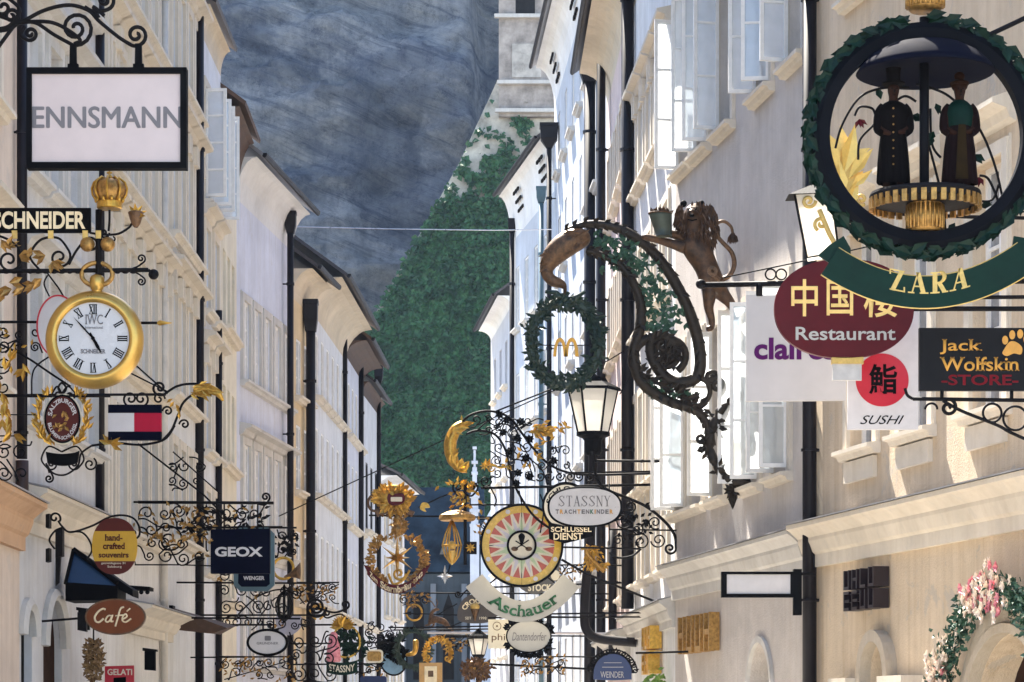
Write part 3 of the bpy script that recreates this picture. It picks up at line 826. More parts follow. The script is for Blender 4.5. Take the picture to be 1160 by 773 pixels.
h3 = House('bright cream house with stepped window hoods beside twin drainpipes', (765, 48.02), (714, 56.6), 'R', 17.5, W_ivory, group=HR)
h3.even(5, .85, [(12.6, 14.2, {'hood': 2}), (9.6, 11.3, None), (6.4, 8.3, {'pane': 'curtain'})], .3, .5)
for z0, z1 in ((4.5, 6.2),):
    h3.even(4, .8, [(z0, z1, {'pane': 'curtain'})], .5, .5)
q = [(0, 4.0), (-.34, 3.82), (-.34, 3.76), (0, 3.62)]
h3.cornice(3.85, .5, .3, 'trimgrey')
h3.wall(); h3.eave()
h4 = House('dusty pink house squeezed between two dark drainpipes', (714, 56.62), (688, 66.0), 'R', 17.8, W_rose, group=HR)
h4.even(5, .8, [(13.6, 15.4, None), (10.2, 12.0, None), (6.6, 8.4, None), (4.4, 5.9, {'pane': 'curtain'})], .4, .4)
h4.cornice(3.6, .6, .4, 'trimgrey', u0=0); h4.wall(); h4.eave()
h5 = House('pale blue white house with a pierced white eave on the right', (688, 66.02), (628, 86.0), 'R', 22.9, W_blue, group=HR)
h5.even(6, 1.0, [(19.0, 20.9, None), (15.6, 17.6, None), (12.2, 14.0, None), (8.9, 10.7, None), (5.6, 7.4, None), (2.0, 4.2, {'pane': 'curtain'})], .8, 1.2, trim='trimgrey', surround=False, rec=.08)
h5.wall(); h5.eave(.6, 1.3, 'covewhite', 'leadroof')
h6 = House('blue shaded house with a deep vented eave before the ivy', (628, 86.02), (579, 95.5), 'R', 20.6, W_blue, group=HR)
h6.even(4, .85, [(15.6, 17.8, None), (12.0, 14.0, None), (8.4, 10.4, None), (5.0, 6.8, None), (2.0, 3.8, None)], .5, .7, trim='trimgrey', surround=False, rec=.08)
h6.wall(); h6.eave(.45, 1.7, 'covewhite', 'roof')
for hh, us in ((h5, (2.0, 9.5)), (h6, (2.2, 7.4))):               # vent slots in the coves
    for u in us:
        for r_ in range(3):
            for j in range(3):
                mb = MB(); mb.box(u+j*.42+r_*.1, u+j*.42+.3+r_*.1, -.10-.10*r_, -.04-.10*r_, hh.H-1.0+.28*r_, hh.H-.9+.28*r_)
                mb.build('vent_slot', M['dark'], hh.root)
h7 = House('grey house with a small dark roof behind the blue shaded house', (579, 99.0), (556, 108.0), 'R', 17.6, plaster('cool_grey_plaster', (.55, .56, .60)), group=HR)
h7.even(3, .9, [(14.5, 16.2, None), (11.0, 13.0, None), (7.6, 9.4, None), (4.2, 6.0, None)], .8, .8, surround=False)
h7.wall(); h7.eave(.5, .4, 'covewhite', 'roof')
for o in ():
    pass

# ---------- church at the end of the street
ch = empty('church', P(520, 820, 140) - Vector((0, 0, CZ))); tag(ch, 'church at the street end, slate roof and wall darkened for shade, pale blue gable', 'church')
k = 140/F; O = P(520, 820, 140)
def cpt(px, py, d): return ((px-520)*k, d, CZ + (HZ-py)*k)
mb = MB()
a = [cpt(380, 648, 0), cpt(548, 648, 0), cpt(548, 548, 2.2), cpt(380, 548, 2.2), cpt(548, 648, 8), cpt(380, 648, 8)]
mb.add(a, [(0, 1, 2, 3), (3, 2, 4, 5), (1, 4, 2), (0, 3, 5)])
mb.build('roof', simple('shade_dark_slate', (.016, .030, .046), .85, 0, .7, .8, .4, .05, (.005, .010, .018)), ch)  # near-black blue stands for the deep shade at the street end
mb = MB(); x0_, _, z_ = cpt(382, 650, 0); x1_ = cpt(546, 742, 0)[0]; mb.box(x0_, x1_, .3, 7.7, 0, z_); mb.build('wall', plaster('church_wall', (.05, .065, .08), amt=.6), ch)  # wall tone darkened as well, as part of that far shade
mb = MB()
gp = [(545, 842), (620, 842), (620, 600), (583, 532), (545, 600)]
f = [cpt(x, y, -1.5) for x, y in gp]; b_ = [cpt(x, y, 10) for x, y in gp]
mb.add(f + b_, [tuple(range(5))[::-1], tuple(range(5, 10))] + [(i, (i+1) % 5, 5+(i+1) % 5, 5+i) for i in range(5)])
mb.build('gable', plaster('pale_gable_stone', (.52, .58, .68)), ch)
mb = MB()
for px in (556, 566, 576):
    mb.box(cpt(px-2, 0, 0)[0], cpt(px+2, 0, 0)[0], -1.53, -1.45, cpt(0, 640, 0)[2], cpt(0, 590, 0)[2])
mb.build('lancet_windows', M['darkpane'], ch)
for px in (440, 474, 508):
    mb = MB(); xa, xb = cpt(px-6, 0, 0)[0], cpt(px+6, 0, 0)[0]; za, zb, zt_ = cpt(0, 770, 0)[2], cpt(0, 690, 0)[2], cpt(0, 672, 0)[2]
    mb.add([(xa, .25, za), (xb, .25, za), (xb, .25, zb), ((xa+xb)/2, .25, zt_), (xa, .25, zb)], [(0, 1, 2, 3, 4)]); mb.build('lancet_window', M['dark'], ch)
for px in (424, 457, 491, 526):
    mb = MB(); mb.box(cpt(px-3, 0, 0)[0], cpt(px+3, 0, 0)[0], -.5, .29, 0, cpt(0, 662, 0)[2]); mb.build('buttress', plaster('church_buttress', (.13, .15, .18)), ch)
for px in (450, 505):
    mb = MB(); xa, xb = cpt(px-7, 0, 0)[0], cpt(px+7, 0, 0)[0]; za, zb = cpt(0, 628, 0)[2], cpt(0, 606, 0)[2]
    mb.add([(xa, .1, za), (xb, .1, za), ((xa+xb)/2, .1, zb), ((xa+xb)/2, 2.0, zb), (xa, 2, za), (xb, 2, za)], [(0, 1, 2), (0, 2, 3, 4), (1, 5, 3, 2)]); mb.build('dormer', M['slate'], ch)
mb = MB(k, 520, 0); zof = CZ
def sp(px0, px1, ya, yb): mb.box((px0-520)*k, (px1-520)*k, -2.6-(px1-px0)*k/2, -2.6+(px1-px0)*k/2, CZ+(HZ-yb)*k, CZ+(HZ-ya)*k)
sp(533.5, 543.5, 600, 842); sp(534.5, 542.5, 562, 600); sp(536, 541, 535, 562); sp(537.2, 539.8, 516, 535)
for y in (528, 540, 552, 566, 582, 598): sp(533 if y > 560 else 535, 544 if y > 560 else 542, y, y+3)
sp(536.2, 540.8, 512, 515)
mb.build('pinnacle', plaster('pinnacle_stone', (.50, .54, .62)), ch)

# ---------- drainpipes, standing off the walls they serve
def drainpipe(label, px, ytop, ybot, Y, r=4.0, hopper=None, mat='pipe', bend=None):
    s = Sign('drainpipe', label, 'drainpipe', px, ybot, Y, 'drainpipes on the house fronts')
    mb = s.mb(); pts = [(px, ytop), (px, ybot)]
    if bend: pts = [(px, ytop)] + bend
    mb.tube(pts, r, 10); s.put(mb, 'pipe', mat, smooth=True)
    y = ytop+60
    while y < min(ybot-20, 780):
        mb = s.mb(); mb.tube([(px, y-1.5), (px, y+1.5)], r*1.22, 10); mb.tube([(px, y, 0), (px + (-r*2.6 if px < 580 else r*2.6), y, 0)], r*.25, 5)
        s.put(mb, 'clamp', mat); y += 170
    if hopper:
        w, hh = hopper; mb = s.mb(); y0 = ytop-hh*.3
        q = lambda ww, y_: [s.mb().q(px-ww/2, y_, -ww/2), s.mb().q(px+ww/2, y_, -ww/2), s.mb().q(px+ww/2, y_, ww/2), s.mb().q(px-ww/2, y_, ww/2)]
        vs = q(w*1.08, y0-hh*.7) + q(w*1.08, y0-hh*.55) + q(w, y0-hh*.53) + q(w*.95, y0) + q(r*2.2, ytop+hh*.12)
        mb.add(vs, [(0, 1, 2, 3)] + [(i*4+j, i*4+(j+1) % 4, (i+1)*4+(j+1) % 4, (i+1)*4+j) for i in range(4) for j in range(4)])
        s.put(mb, 'hopper', mat)
    return s
yb = lambda Y: HZ + CZ*F/Y
def dp(label, px, ytop, Y, r, hopper=None, mat='pipe', bot=None): return drainpipe(label, px, ytop, bot or yb(Y), Y, r, hopper, mat)
dp('black drainpipe with a rusty brown foot behind the clock at far left', 25, -80, 32.6, 6.0, bot=520)
s = Sign('drainpipe', 'short thick rust brown drainpipe boot ending above the left cornice', 'drainpipe', 25, 575, 32.6, 'drainpipes on the house fronts')
mb = s.mb(); mb.tube([(25, 522), (25, 560), (22, 575)], 7.5, 10); s.put(mb, 'pipe', 'pipebrown', smooth=True)
dp('black drainpipe running down behind the flag sign', 113, -60, 38.3, 5.6, bot=600)
dp('pale stone coloured drainpipe on the cream front', 186, -60, 44.8, 4.2, mat='pipewhite')
dp('tall violet black drainpipe left of the open white window', 226, -60, 49.8, 5.2)
dp('shorter black drainpipe beginning under the curved ledges', 248, 352, 53.0, 3.8)
dp('dark drainpipe at the right end of the tall lilac house', 329, 262, 62.8, 3.8, (13, 22))
dp('dark drainpipe below the large hopper on the ochre house', 352, 372, 65.6, 5.4, (16, 32))
dp('slim drainpipe under the corner of the brown eave', 391, 362, 75.0, 2.6, (9, 12))
dp('drainpipe with brown hopper below the dark eave on the mauve house', 409, 408, 80.5, 3.2, (11, 20))
dp('farthest left drainpipe with a square hopper beside the white gable', 429, 432, 87.0, 2.8, (10, 18))
dp('broad black drainpipe between the sand house and the open casements', 917, -60, 38.3, 8.2)
dp('tall black drainpipe behind the horn shaped scroll bracket', 711, -60, 55.6, 7.4, bot=690)
dp('black drainpipe below the wreath passing behind the street lamp', 681, -60, 64.5, 5.2)
dp('widest dark drainpipe with hopper beneath the pierced eave', 668, 90, 69.5, 6.6, (24, 34))
dp('blue shaded drainpipe with hopper in the corner of the vented eave', 622, 165, 84.0, 3.0, (20, 24))
dp('pale grey downpipe with round hopper on the blue shaded house', 613, 228, 85.5, 3.0, (11, 16), mat='teal')
dp('dark downpipe at the far corner before the ivy wall', 580, 262, 94.5, 3.0, (9, 14))
dp('brown black drainpipe foot above the blue round sign', 694, 600, 60.0, 5.0, bot=745)

# thin span wire across the street
s = Sign('span_wire', 'thin pale wire stretched across the street before the ivy', 'wire', 345, 258, 80)
mb = s.mb(); mb.tube([(330, 257), (440, 259.5), (560, 261), (625, 260)], .55, 5); s.put(mb, 'wire', 'glint')
s.root.name = 'span_wire'

# ================================================================== SIGNS, LEFT SIDE
def wl(Y): return CX - 6.0*F/Y                    # column where the left wall stands at that distance
def Ls(s, parts, **kw): pass

def gold_leaves(mb, x, y, n, L, W, a0, a1, d=-1, seed=0):
    g = random.Random(seed)
    for i in range(n): mb.leaf(x, y, a0 + (a1-a0)*(i+.5)/n, L*g.uniform(.8, 1.1), W, d, .3, g)

# ---- big light box
s = Sign('light_box_sign', 'white light box in a black frame hung from a curled iron arm at top left', 'shop sign', 122, 135, 26.0)
mb = s.mb()
for a in ((31, 78, 212, 85), (31, 185, 212, 192), (31, 85, 37, 185), (205, 85, 212, 185)): mb.plate([(a[0], a[1]), (a[2], a[1]), (a[2], a[3]), (a[0], a[3])], -7, 9)
s.put(mb, 'frame', 'black')
mb = s.mb(); mb.plate([(37, 85), (205, 85), (205, 185), (37, 185)], -4, 6); pn = s.put(mb, 'panel', 'lightpanel')
s.text('ENNSMANN', 38, 122, 206, 146, -4.1, 'letter_grey', pn, bold=0, ext=.3, fat=.75)
mb = s.mb(); rw = 2.3
mb.tube(curl([(-300, 28), (-120, 20), (-30, 12), (18, 24), (60, 26), (90, 44), (84, 50)], 0, 1, 0, 1), rw)
mb.tube(cr([(wl(26.0), 40), (-160, 38), (-10, 36), (22, 26), (50, 12), (78, 6), (100, 12), (112, 24), (134, 42), (150, 52)], 8) , rw)
mb.tube(tail((150, 52), (1, .35), 13, -1, 1.5), rw)
mb.tube(cr([(22, 26), (40, 26), (62, 40), (84, 52)], 8) + tail((84, 52), (1, .1), 20, -1, 1.75)[1:], rw)
mb.tube(curl([(112, 20), (106, 8), (118, 18)], 0, 1, 0, 1), rw)
mb.tube(curl([(96, 8), (108, 14), (122, 11)], 0, 1, 11, -1), rw)
mb.tube(curl([(-8, 62), (8, 40), (20, 24)], 0, 1, 9, -1), rw)
mb.tube(curl([(28, 30), (24, 40), (30, 45)], 0, 1, 8, -1), rw)
mb.tube(curl([(-14, 34), (10, 30), (22, 12), (12, 0)], 0, 1, 12, -1), rw)
s.put(mb, 'scroll_arm', 'iron', smooth=True)
for x in (83, 157):
    mb = s.mb(); mb.plate([(x-3.5, 50), (x+3.5, 50), (x+4, 74), (x-4, 74)], -3, 3); mb.plate([(x-6, 73), (x+6, 73), (x+6, 79), (x-6, 79)], -3, 3); s.put(mb, 'hanger', 'black')

# ---- jeweller's bracket: name board, crown, flowers, pocket-watch clock
Y = 27.0
s = Sign('jeweller_bracket', 'black jeweller name board with gold letters, crown and gilded scrolls on iron bars', 'shop sign', 60, 307, Y)
mb = s.mb(); mb.plate([(wl(Y)+40, 236), (103, 236), (103, 264), (wl(Y)+40, 264)], -2, 3); bd = s.put(mb, 'board', 'black')
s.text('SCHNEIDER', -7, 240, 97, 260, -2.2, 'cream', bd, bold=.03, ext=.5)
mb = s.mb(); mb.tube([(wl(Y), 308), (60, 307), (168, 306)], 2.6, 8)
g = random.Random(5)
for x in range(-20, 160, 9):
    if 92 < x < 128: continue
    mb.ball(x, 308, 3.2+g.random()*1.6, 2.4, 0, 3)
for sg in (1, -1): mb.tube(curl([(146, 306), (156, 306-sg*4), (163, 306-sg*9)], 0, 1, 5, -sg), 1.1)
mb.ball(174, 311, 6, 6); mb.tube([(168, 306), (174, 311)], 2)
mb.tube(cr([(102, 264), (118, 266), (134, 265), (146, 258), (150, 252)]), 1.4)
mb.tube(curl([(124, 238), (124, 250), (123, 262)], 0, 1, 0, 1), 1.4); mb.tube(spiral(118, 264, 6, 0, 1.3, 1), 1.3)
mb.tube([(112, 238), (112, 335)], 4.0, 8)
mb.tube(cr([(128, 268), (130, 272), (120, 282)]), 1.0)
s.put(mb, 'bar', 'iron', smooth=True)
mb = s.mb()
for pts, r1, s1 in (([(-30, 270), (0, 268), (20, 280), (24, 292)], 14, 1), ([(44, 305), (34, 290), (46, 272), (66, 270), (78, 284)], 13, 1), ([(78, 300), (86, 285), (96, 272)], 9, 1), ([(0, 300), (-12, 288), (-4, 274)], 9, -1)):
    mb.tube(curl(pts, 0, 1, r1, s1, 1.4), 1.5)
s.put(mb, 'scrolls', 'iron', smooth=True)
mb = s.mb()
for x, y, a in ((22, 290, .3), (36, 280, 2.2), (60, 296, 1.2), (26, 315, 2.4), (40, 322, 2.7), (8, 282, -.6), (2, 272, 1), (52, 290, 2.9), (58, 298, .4), (14, 328, 2.6), (28, 326, 2.9), (48, 316, 2.5), (-6, 335, 2.8), (6, 330, 2.5)):
    for q in range(3): mb.leaf(x, y, a+g.uniform(-.6, .6), 17, 7, -3, .4, g)
s.put(mb, 'gilded_leaves', 'oldgold')
for x in (99, 122):
    mb = s.mb(); mb.ball(x, 277, 8.5); s.put(mb, 'ball', 'oldgold', smooth=True)
for x in (17, 58, 97, 112):
    mb = s.mb(); mb.plate([(x-3, 262), (x+3, 262), (x+3, 271), (x-3, 271)], -4, -1); s.put(mb, 'clip', 'goldpaint')
# crown
mb = s.mb(); mb.lathe([(13, 237), (14.5, 236), (14.5, 229), (13.5, 228)], 124, 20); cw_ = s.put(mb, 'crown', 'gold')
mb = s.mb(); mb.lathe([(13, 228), (17, 222), (18.5, 215), (16.5, 208), (11, 204), (5, 206)], 124, 18); s.put(mb, 'cap', 'oldgold', cw_, True)
mb = s.mb()
for i in range(8):
    a = 2*PI*i/8; c, q = math.cos(a), math.sin(a)
    mb.tube([(124+r*c, y, r*q) for r, y in ((14.5, 228), (19, 221), (20, 214), (17.5, 207), (11, 202), (3, 204))], 1.5, 6)
for i in range(10):
    a = 2*PI*i/10; mb.ball(124+15*math.cos(a), 227, 2.2, 3.2, 15*math.sin(a))
mb.ball(124, 201, 3.4); mb.tube([(124, 200), (124, 192)], 1.2); mb.tube([(121, 196), (127, 196)], 1.1)
s.put(mb, 'crown_arches', 'gold', cw_, True)
mb = s.mb(); mb.lathe([(2, 258), (5, 254), (7, 248), (9, 241), (8, 240), (4, 246)], 154, 12); s.put(mb, 'bell_flower', 'copper', smooth=True)
mb = s.mb()
for a in (-2.2, -1.6, -1, -.4, .2): mb.leaf(154, 244, a, 14, 5, -2, .5, g)
s.put(mb, 'petals', 'gold')

s = Sign('pocket_watch_clock', 'large gold pocket watch clock with roman numerals hanging from iron bar', 'clock', 107, 385, Y)
mb = s.mb()
prof = [(41, -12), (46, -14), (53, -9), (55.5, -1), (55.5, 5), (53, 12), (46, 16), (41, 14)]
n = 72; vs = []
for i in range(n):
    c, q = math.cos(2*PI*i/n), math.sin(2*PI*i/n)
    vs += [s.mb().q(107+r*c, 385+r*q, d) for r, d in prof]
mp_ = len(prof); mb.add(vs, [(i*mp_+j, i*mp_+(j+1) % mp_, ((i+1) % n)*mp_+(j+1) % mp_, ((i+1) % n)*mp_+j) for i in range(n) for j in range(mp_)])
s.put(mb, 'case', 'brass', smooth=True)
mb = s.mb(); mb.plate(ell(107, 385, 43.5, 43.5, 64), -9, 9); dial = s.put(mb, 'dial', 'clockface')
mb = s.mb(); mb.ring(107, 385, 41.6, 43, -10.5, -9, 64); s.put(mb, 'dial_rim', 'black', dial)
mb = s.mb()
num = ['XII', 'I', 'II', 'III', 'IIII', 'V', 'VI', 'VII', 'VIII', 'IX', 'X', 'XI']
for i, t in enumerate(num):
    a = -PI/2 + 2*PI*i/12; ux, uy = math.cos(a), math.sin(a); tx, ty = -uy, ux
    wds = {'I': 2.3, 'V': 4.6, 'X': 4.4}; tot = sum(wds[c] for c in t); x = -tot/2
    def pt(u, v): return (107 + ux*(33+v) + tx*u, 385 + uy*(33+v) + ty*u)
    for c in t:
        w_ = wds[c]; a0, a1 = x+.4, x+w_-.4
        st = {'I': [((a0+a1)/2, (a0+a1)/2, 1.35)], 'V': [(a0+.3, (a0+a1)/2, 1.4), (a1-.3, (a0+a1)/2, .6)], 'X': [(a0, a1, 1.4), (a1, a0, .6)]}[c]
        for xt, xb_, wd in st:
            mb.plate([pt(xt-wd/2, 5.2), pt(xt+wd/2, 5.2), pt(xb_+wd/2, -5.2), pt(xb_-wd/2, -5.2)], -9.5, -9.02)
        x += w_
    mb.plate([pt(-tot/2, 5.6), pt(tot/2, 5.6), pt(tot/2, 5.0), pt(-tot/2, 5.0)], -9.55, -9.03)
    mb.plate([pt(-tot/2, -5.0), pt(tot/2, -5.0), pt(tot/2, -5.6), pt(-tot/2, -5.6)], -9.55, -9.03)
s.put(mb, 'numerals', 'black', dial)
s.text('IWC', 98, 358, 118, 369, -9.3, 'letter_grey', dial, serif=.06, ext=.3)
s.text('SCHNEIDER', 93, 397, 121, 402, -9.3, 'letter_grey', dial, bold=.03, ext=.3)
s.text('International', 98, 371, 118, 374, -9.3, 'letter_grey', dial, ext=.2)
def hand(mb, a, L, w_, back=7):
    ux, uy = math.cos(a), math.sin(a); tx, ty = -uy, ux
    P2 = lambda u, v: (107+ux*v+tx*u, 385+uy*v+ty*u)
    mb.plate([P2(-w_*.6, -back), P2(w_*.6, -back), P2(w_, L*.55), P2(0, L), P2(-w_, L*.55)], -11.4, -10.6)
mb = s.mb(); hand(mb, math.atan2(-22, -20), 33, 1.0); mb.ball(107, 385, 2.2, 2.2, -11, 1); s.put(mb, 'minute_hand', 'black', dial)
mb = s.mb(); hand(mb, math.atan2(16, 9), 20, 1.9); s.put(mb, 'hour_hand', 'black', dial)
mb = s.mb(); mb.lathe([(5, 334), (6, 329), (7.5, 327), (8.5, 322), (8.5, 316), (7, 313), (3, 311)], 110, 16); s.put(mb, 'crown_knob', 'brass', smooth=True)
mb = s.mb(); mb.tube(ell(110, 311, 17.5, 13, 30), 2.8, 8, True); s.put(mb, 'bow_ring', 'oldgold', smooth=True)

s = Sign('round_white_sign', 'round white disc with a red edge peeping out behind the gold clock', 'shop sign', 66, 370, 28.5)
mb = s.mb(); mb.plate(ell(66, 370, 24, 35, 40), -1, 2); s.put(mb, 'disc', 'white')
mb = s.mb(); mb.ring(66, 370, 22.8, 24.6, -2, 3, 40, ry=35.8); s.put(mb, 'rim', 'red')
mb = s.mb(); mb.tube(cr([(56, 336), (50, 322), (54, 312)]), 1.0); mb.tube([(72, 336), (66, 326), (54, 310)], 1.1); s.put(mb, 'hook', 'iron')

s = Sign('iron_lattice_bracket', 'black iron lattice of volutes and gilded leaves at the far left edge', 'bracket', 20, 420, 28.8)
mb = s.mb(); gm = s.mb()
mb.tube([(wl(28.8), 365), (50, 365)], 1.7); mb.tube([(158, 366), (180, 366)], 1.7); mb.tube([(50, 365), (158, 366)], 1.7)
mb.tube([(wl(28.8), 494), (30, 494), (30, 400)], 1.2)
filigree(mb, -60, 370, 48, 400, 19, 1.0, 11, gm); filigree(mb, -60, 402, 16, 452, 22, 1.0, 12, gm); filigree(mb, -50, 500, 36, 548, 24, 1.0, 13)
mb.tube(cr([(0, 390), (30, 405), (60, 425), (80, 438)]), 1.4)
mb.tube(cr([(36, 450), (38, 420), (56, 404), (70, 398)]), 1.0)
s.put(mb, 'scrolls', 'iron', smooth=True)
for x, y, a in ((6, 420, -1.2), (12, 410, -1.1), (0, 430, 2), (10, 470, 1.5), (4, 460, 1.2), (8, 455, 1.7), (12, 480, 1.5), (2, 445, 1.4), (14, 490, 2.5), (16, 492, .4), (3, 475, 1.6), (26, 412, .9), (28, 418, 2.2)):
    for q in range(3): gm.leaf(x, y, a+g.uniform(-.5, .5), 16, 6, -2, .4, g)
s.put(gm, 'gilded_leaves', 'gold')
mb = s.mb(); mb.lathex([(.4, 176), (3.2, 181), (1.5, 189), (.3, 195)], 366, 8)
s.put(mb, 'finial', 'gold', smooth=True)

# ---- oval florist sign with golden laurel
s = Sign('oval_laurel_sign', 'small oval brown and white sign between two gilded laurel branches', 'shop sign', 70, 475, 29.2)
mb = s.mb(); mb.plate(ell(71, 475, 19, 26, 40), -1.5, 1.5); bd = s.put(mb, 'board', 'maroon')
mb = s.mb(); mb.ring(71, 475, 18.5, 20.5, -2.5, 2.5, 44, ry=27.5); s.put(mb, 'rim', 'black')
mb = s.mb(); mb.ring(71, 475, 19.5, 22, -1, 1, 44, ry=29); s.put(mb, 'outer_rim', 'offwhite')
def onell(cx, cy, rx, ry, x0, x1, h0, h1, aA, aB):
    def f(x, y):
        t = (x-x0)/(x1-x0); a = aA + (aB-aA)*t; q = (y-h0)/(h1-h0)
        return cx + math.cos(a)*(rx + q), cy + math.sin(a)*(ry + q)
    return f
def warp_top(cx, cy, rx, ry, hh, aA, aB, x0, x1, y0, y1):
    def f(x, y):
        t = (x-x0)/(x1-x0); a = aA + (aB-aA)*t; q = hh*(y1-y)/(y1-y0)
        return cx + math.cos(a)*(rx+q), cy + math.sin(a)*(ry+q)
    return f
s.text('SALZBURGER', 0, 0, 100, 10, -1.7, 'white', bd, bold=.02, warp=warp_top(71, 475, 12, 18.5, 5, R(-170), R(-12), 0, 100, 0, 10))
def warp_bot(cx, cy, rx, ry, hh, aA, aB, x0, x1, y0, y1):
    def f(x, y):
        t = (x-x0)/(x1-x0); a = aA + (aB-aA)*t; q = hh*(y-y0)/(y1-y0)
        return cx + math.cos(a)*(rx+q), cy + math.sin(a)*(ry+q)
    return f
s.text('BLUMEN-SCHLÖSSL', 0, 0, 100, 10, -1.7, 'white', bd, bold=.02, warp=warp_bot(71, 475, 12, 18.5, 5, R(168), R(12), 0, 100, 0, 10))
mb = s.mb()
for i in range(16): mb.leaf(71+g.uniform(-7, 7), 477+g.uniform(-9, 9), g.uniform(0, 6.3), 7, 4, -2, .3, g)
s.put(mb, 'flower_emblem', 'oldgold', bd)
for sg in (-1, 1):
    mb = s.mb()
    for i in range(17):
        t = i/16; a = PI/2 + sg*-(.35 + 2.1*t)*1.0
        x = 71 + sg*abs(26*math.sin(.35+2.3*t)) + sg*2; y = 475 + 32*math.cos(.35+2.3*t)
        for q in range(3): mb.leaf(x+g.uniform(-2, 2), y, math.atan2(-1, sg*.25)+g.uniform(-.8, .8), 11, 4, g.uniform(-2, 2), .4, g)
    s.put(mb, 'laurel_branch', 'gold')
mb = s.mb(); mb.plate([(52, 512)] + [(52+38*i/8, 512+2.5*math.sin(PI*i/8)) for i in range(1, 8)] + [(90, 511), (88, 524)] + [(88-34*i/8, 525+3*math.sin(PI*i/8)) for i in range(1, 8)] + [(54, 525)], -2, 2); s.put(mb, 'name_ribbon', 'black')
mb = s.mb(); mb.tube([(wl(29.2), 449), (-20, 449), (125, 449)], 1.6)
mb.tube(cr([(70, 447), (66, 440), (70, 434), (75, 440), (71, 447)]), 1.3)
for x0, sg in ((60, -1), (84, 1)): mb.tube(curl([(70, 446), ((70+x0)/2, 438), (x0, 444)], 0, 1, 6, sg), 1.1)
for sg in (-1, 1): mb.tube(curl([(70, 512), (71+sg*16, 506), (71+sg*24, 520), (71+sg*18, 530)], 0, 1, 7, sg), 1.1)
mb.tube(cr([(52, 525), (60, 536), (74, 538), (88, 528), (92, 514), (104, 505)]), 1.2); mb.tube(spiral(102, 526, 8, -1, 1.4), 1.1)
mb.tube([(wl(29.2), 385+85), (40, 470)], .8); mb.tube(curl([(56, 536), (54, 528), (60, 540)], 0, 1, 5, 1), 1.2)
s.put(mb, 'scroll_arm', 'iron', smooth=True)

# ---- striped flag sign on an eagle-headed arm
s = Sign('striped_flag_sign', 'blue, white and red flag shaped sign below a gilded eagle head arm', 'shop sign', 153, 479, 31.0)
X0, X1, Y0, Y1 = 123, 183, 459, 499
mb = s.mb(); mb.plate([(X0, Y0), (X1, Y0), (X1, Y0+9.5), (X0, Y0+9.5)], -4, 4); mb.plate([(X0, Y1-9.5), (X1, Y1-9.5), (X1, Y1), (X0, Y1)], -4, 4); s.put(mb, 'blue_bars', 'navy')
mb = s.mb(); mb.plate([(X0, Y0+9.5), (152.5, Y0+9.5), (152.5, Y1-9.5), (X0, Y1-9.5)], -3.9, 3.9); s.put(mb, 'white_field', 'white')
mb = s.mb(); mb.plate([(152.5, Y0+9.5), (X1, Y0+9.5), (X1, Y1-9.5), (152.5, Y1-9.5)], -3.9, 3.9); s.put(mb, 'red_field', 'flagred')
mb = s.mb()
mb.tube([(wl(31), 448), (188, 447)], 1.6)
mb.tube(curl([(186, 447), (200, 438), (216, 435), (238, 437), (250, 444)], 9, 1, 0, 1), 1.5)
mb.tube(cr([(183, 500), (194, 488), (201, 472), (208, 456), (222, 446), (240, 447)]), 1.5)
mb.tube(cr([(104, 505), (130, 502), (160, 504), (186, 498), (198, 482)]), 1.5)
mb.tube(spiral(209, 481, 6, PI, 1.3, 1), 1.2)
for x in (148, 160): mb.tube(spiral(x, 452, 9, PI/2, 1.4, 1 if x < 155 else -1), 1.3)
mb.tube(spiral(180, 452, 7, 0, 1.3, -1), 1.2); mb.tube(spiral(190, 466, 6, PI, 1.3, 1), 1.2)
mb.tube([(155, 395+20), (190, 446)], 1.1); mb.tube([(110, 404), (190, 444)], 1.0)
s.put(mb, 'scroll_arm', 'iron', smooth=True)
mb = s.mb()
me = skin_mesh('eagle_head', [s.mb().q(*p) for p in ((218, 444, 0), (228, 440, 0), (240, 441, 0), (248, 446, 0), (253, 455, 0))], [(0, 1), (1, 2), (2, 3), (3, 4)], [x*s.k for x in (4.5, 6.5, 7, 4.2, 1.4)])
add_mesh('eagle_head', me, 'gold', s.root)
for i in range(26): mb.leaf(216+g.uniform(0, 28), 443+g.uniform(-7, 7), g.uniform(-.5, .9), 12, 4, -6, .3, g)
for q in range(7): mb.leaf(126, 504, -2.8+q*.55, 15, 6, -3, .4, g)
for q in range(6): mb.leaf(196+q*1.5, 452+q*3, g.uniform(1, 3), 9, 4, -2, .4, g)
s.put(mb, 'gilded_feathers', 'gold')

# ---- souvenir oval
s = Sign('oval_souvenir_sign', 'maroon and yellow oval souvenir sign on a thin curved iron bracket', 'shop sign', 130, 620, 33.5)
def seg_oval(y0, y1, rx=25.5, ry=32, cx=130, cy=619, sq=2.3, n=14):
    o = []
    f = lambda y: rx*(max(0, 1-abs((y-cy)/ry)**sq))**(1/sq)
    ys = [y0 + (y1-y0)*i/n for i in range(n+1)]
    return [(cx+f(y), y) for y in ys] + [(cx-f(y), y) for y in ys[::-1]]
mb = s.mb(); mb.plate(seg_oval(587.2, 602), -1.5, 1.5); mb.plate(seg_oval(636, 650.8), -1.5, 1.5); bd = s.put(mb, 'board', 'maroon')
mb = s.mb(); mb.plate(seg_oval(602, 636), -1.6, 1.6); b2 = s.put(mb, 'yellow_band', 'yellow')
s.text('hand-', 119, 605.5, 139, 613, -1.8, 'maroon', b2, bold=.025, serif=.05, ext=.2)
s.text('crafted', 117, 615, 142, 622.5, -1.8, 'maroon', b2, bold=.025, serif=.05, ext=.2)
s.text('souvenirs', 112, 626, 146, 632, -1.8, 'maroon', b2, bold=.025, serif=.05, ext=.2)
s.text('getreidegasse 31', 115, 637, 142, 640, -1.8, 'offwhite', bd, ext=.15)
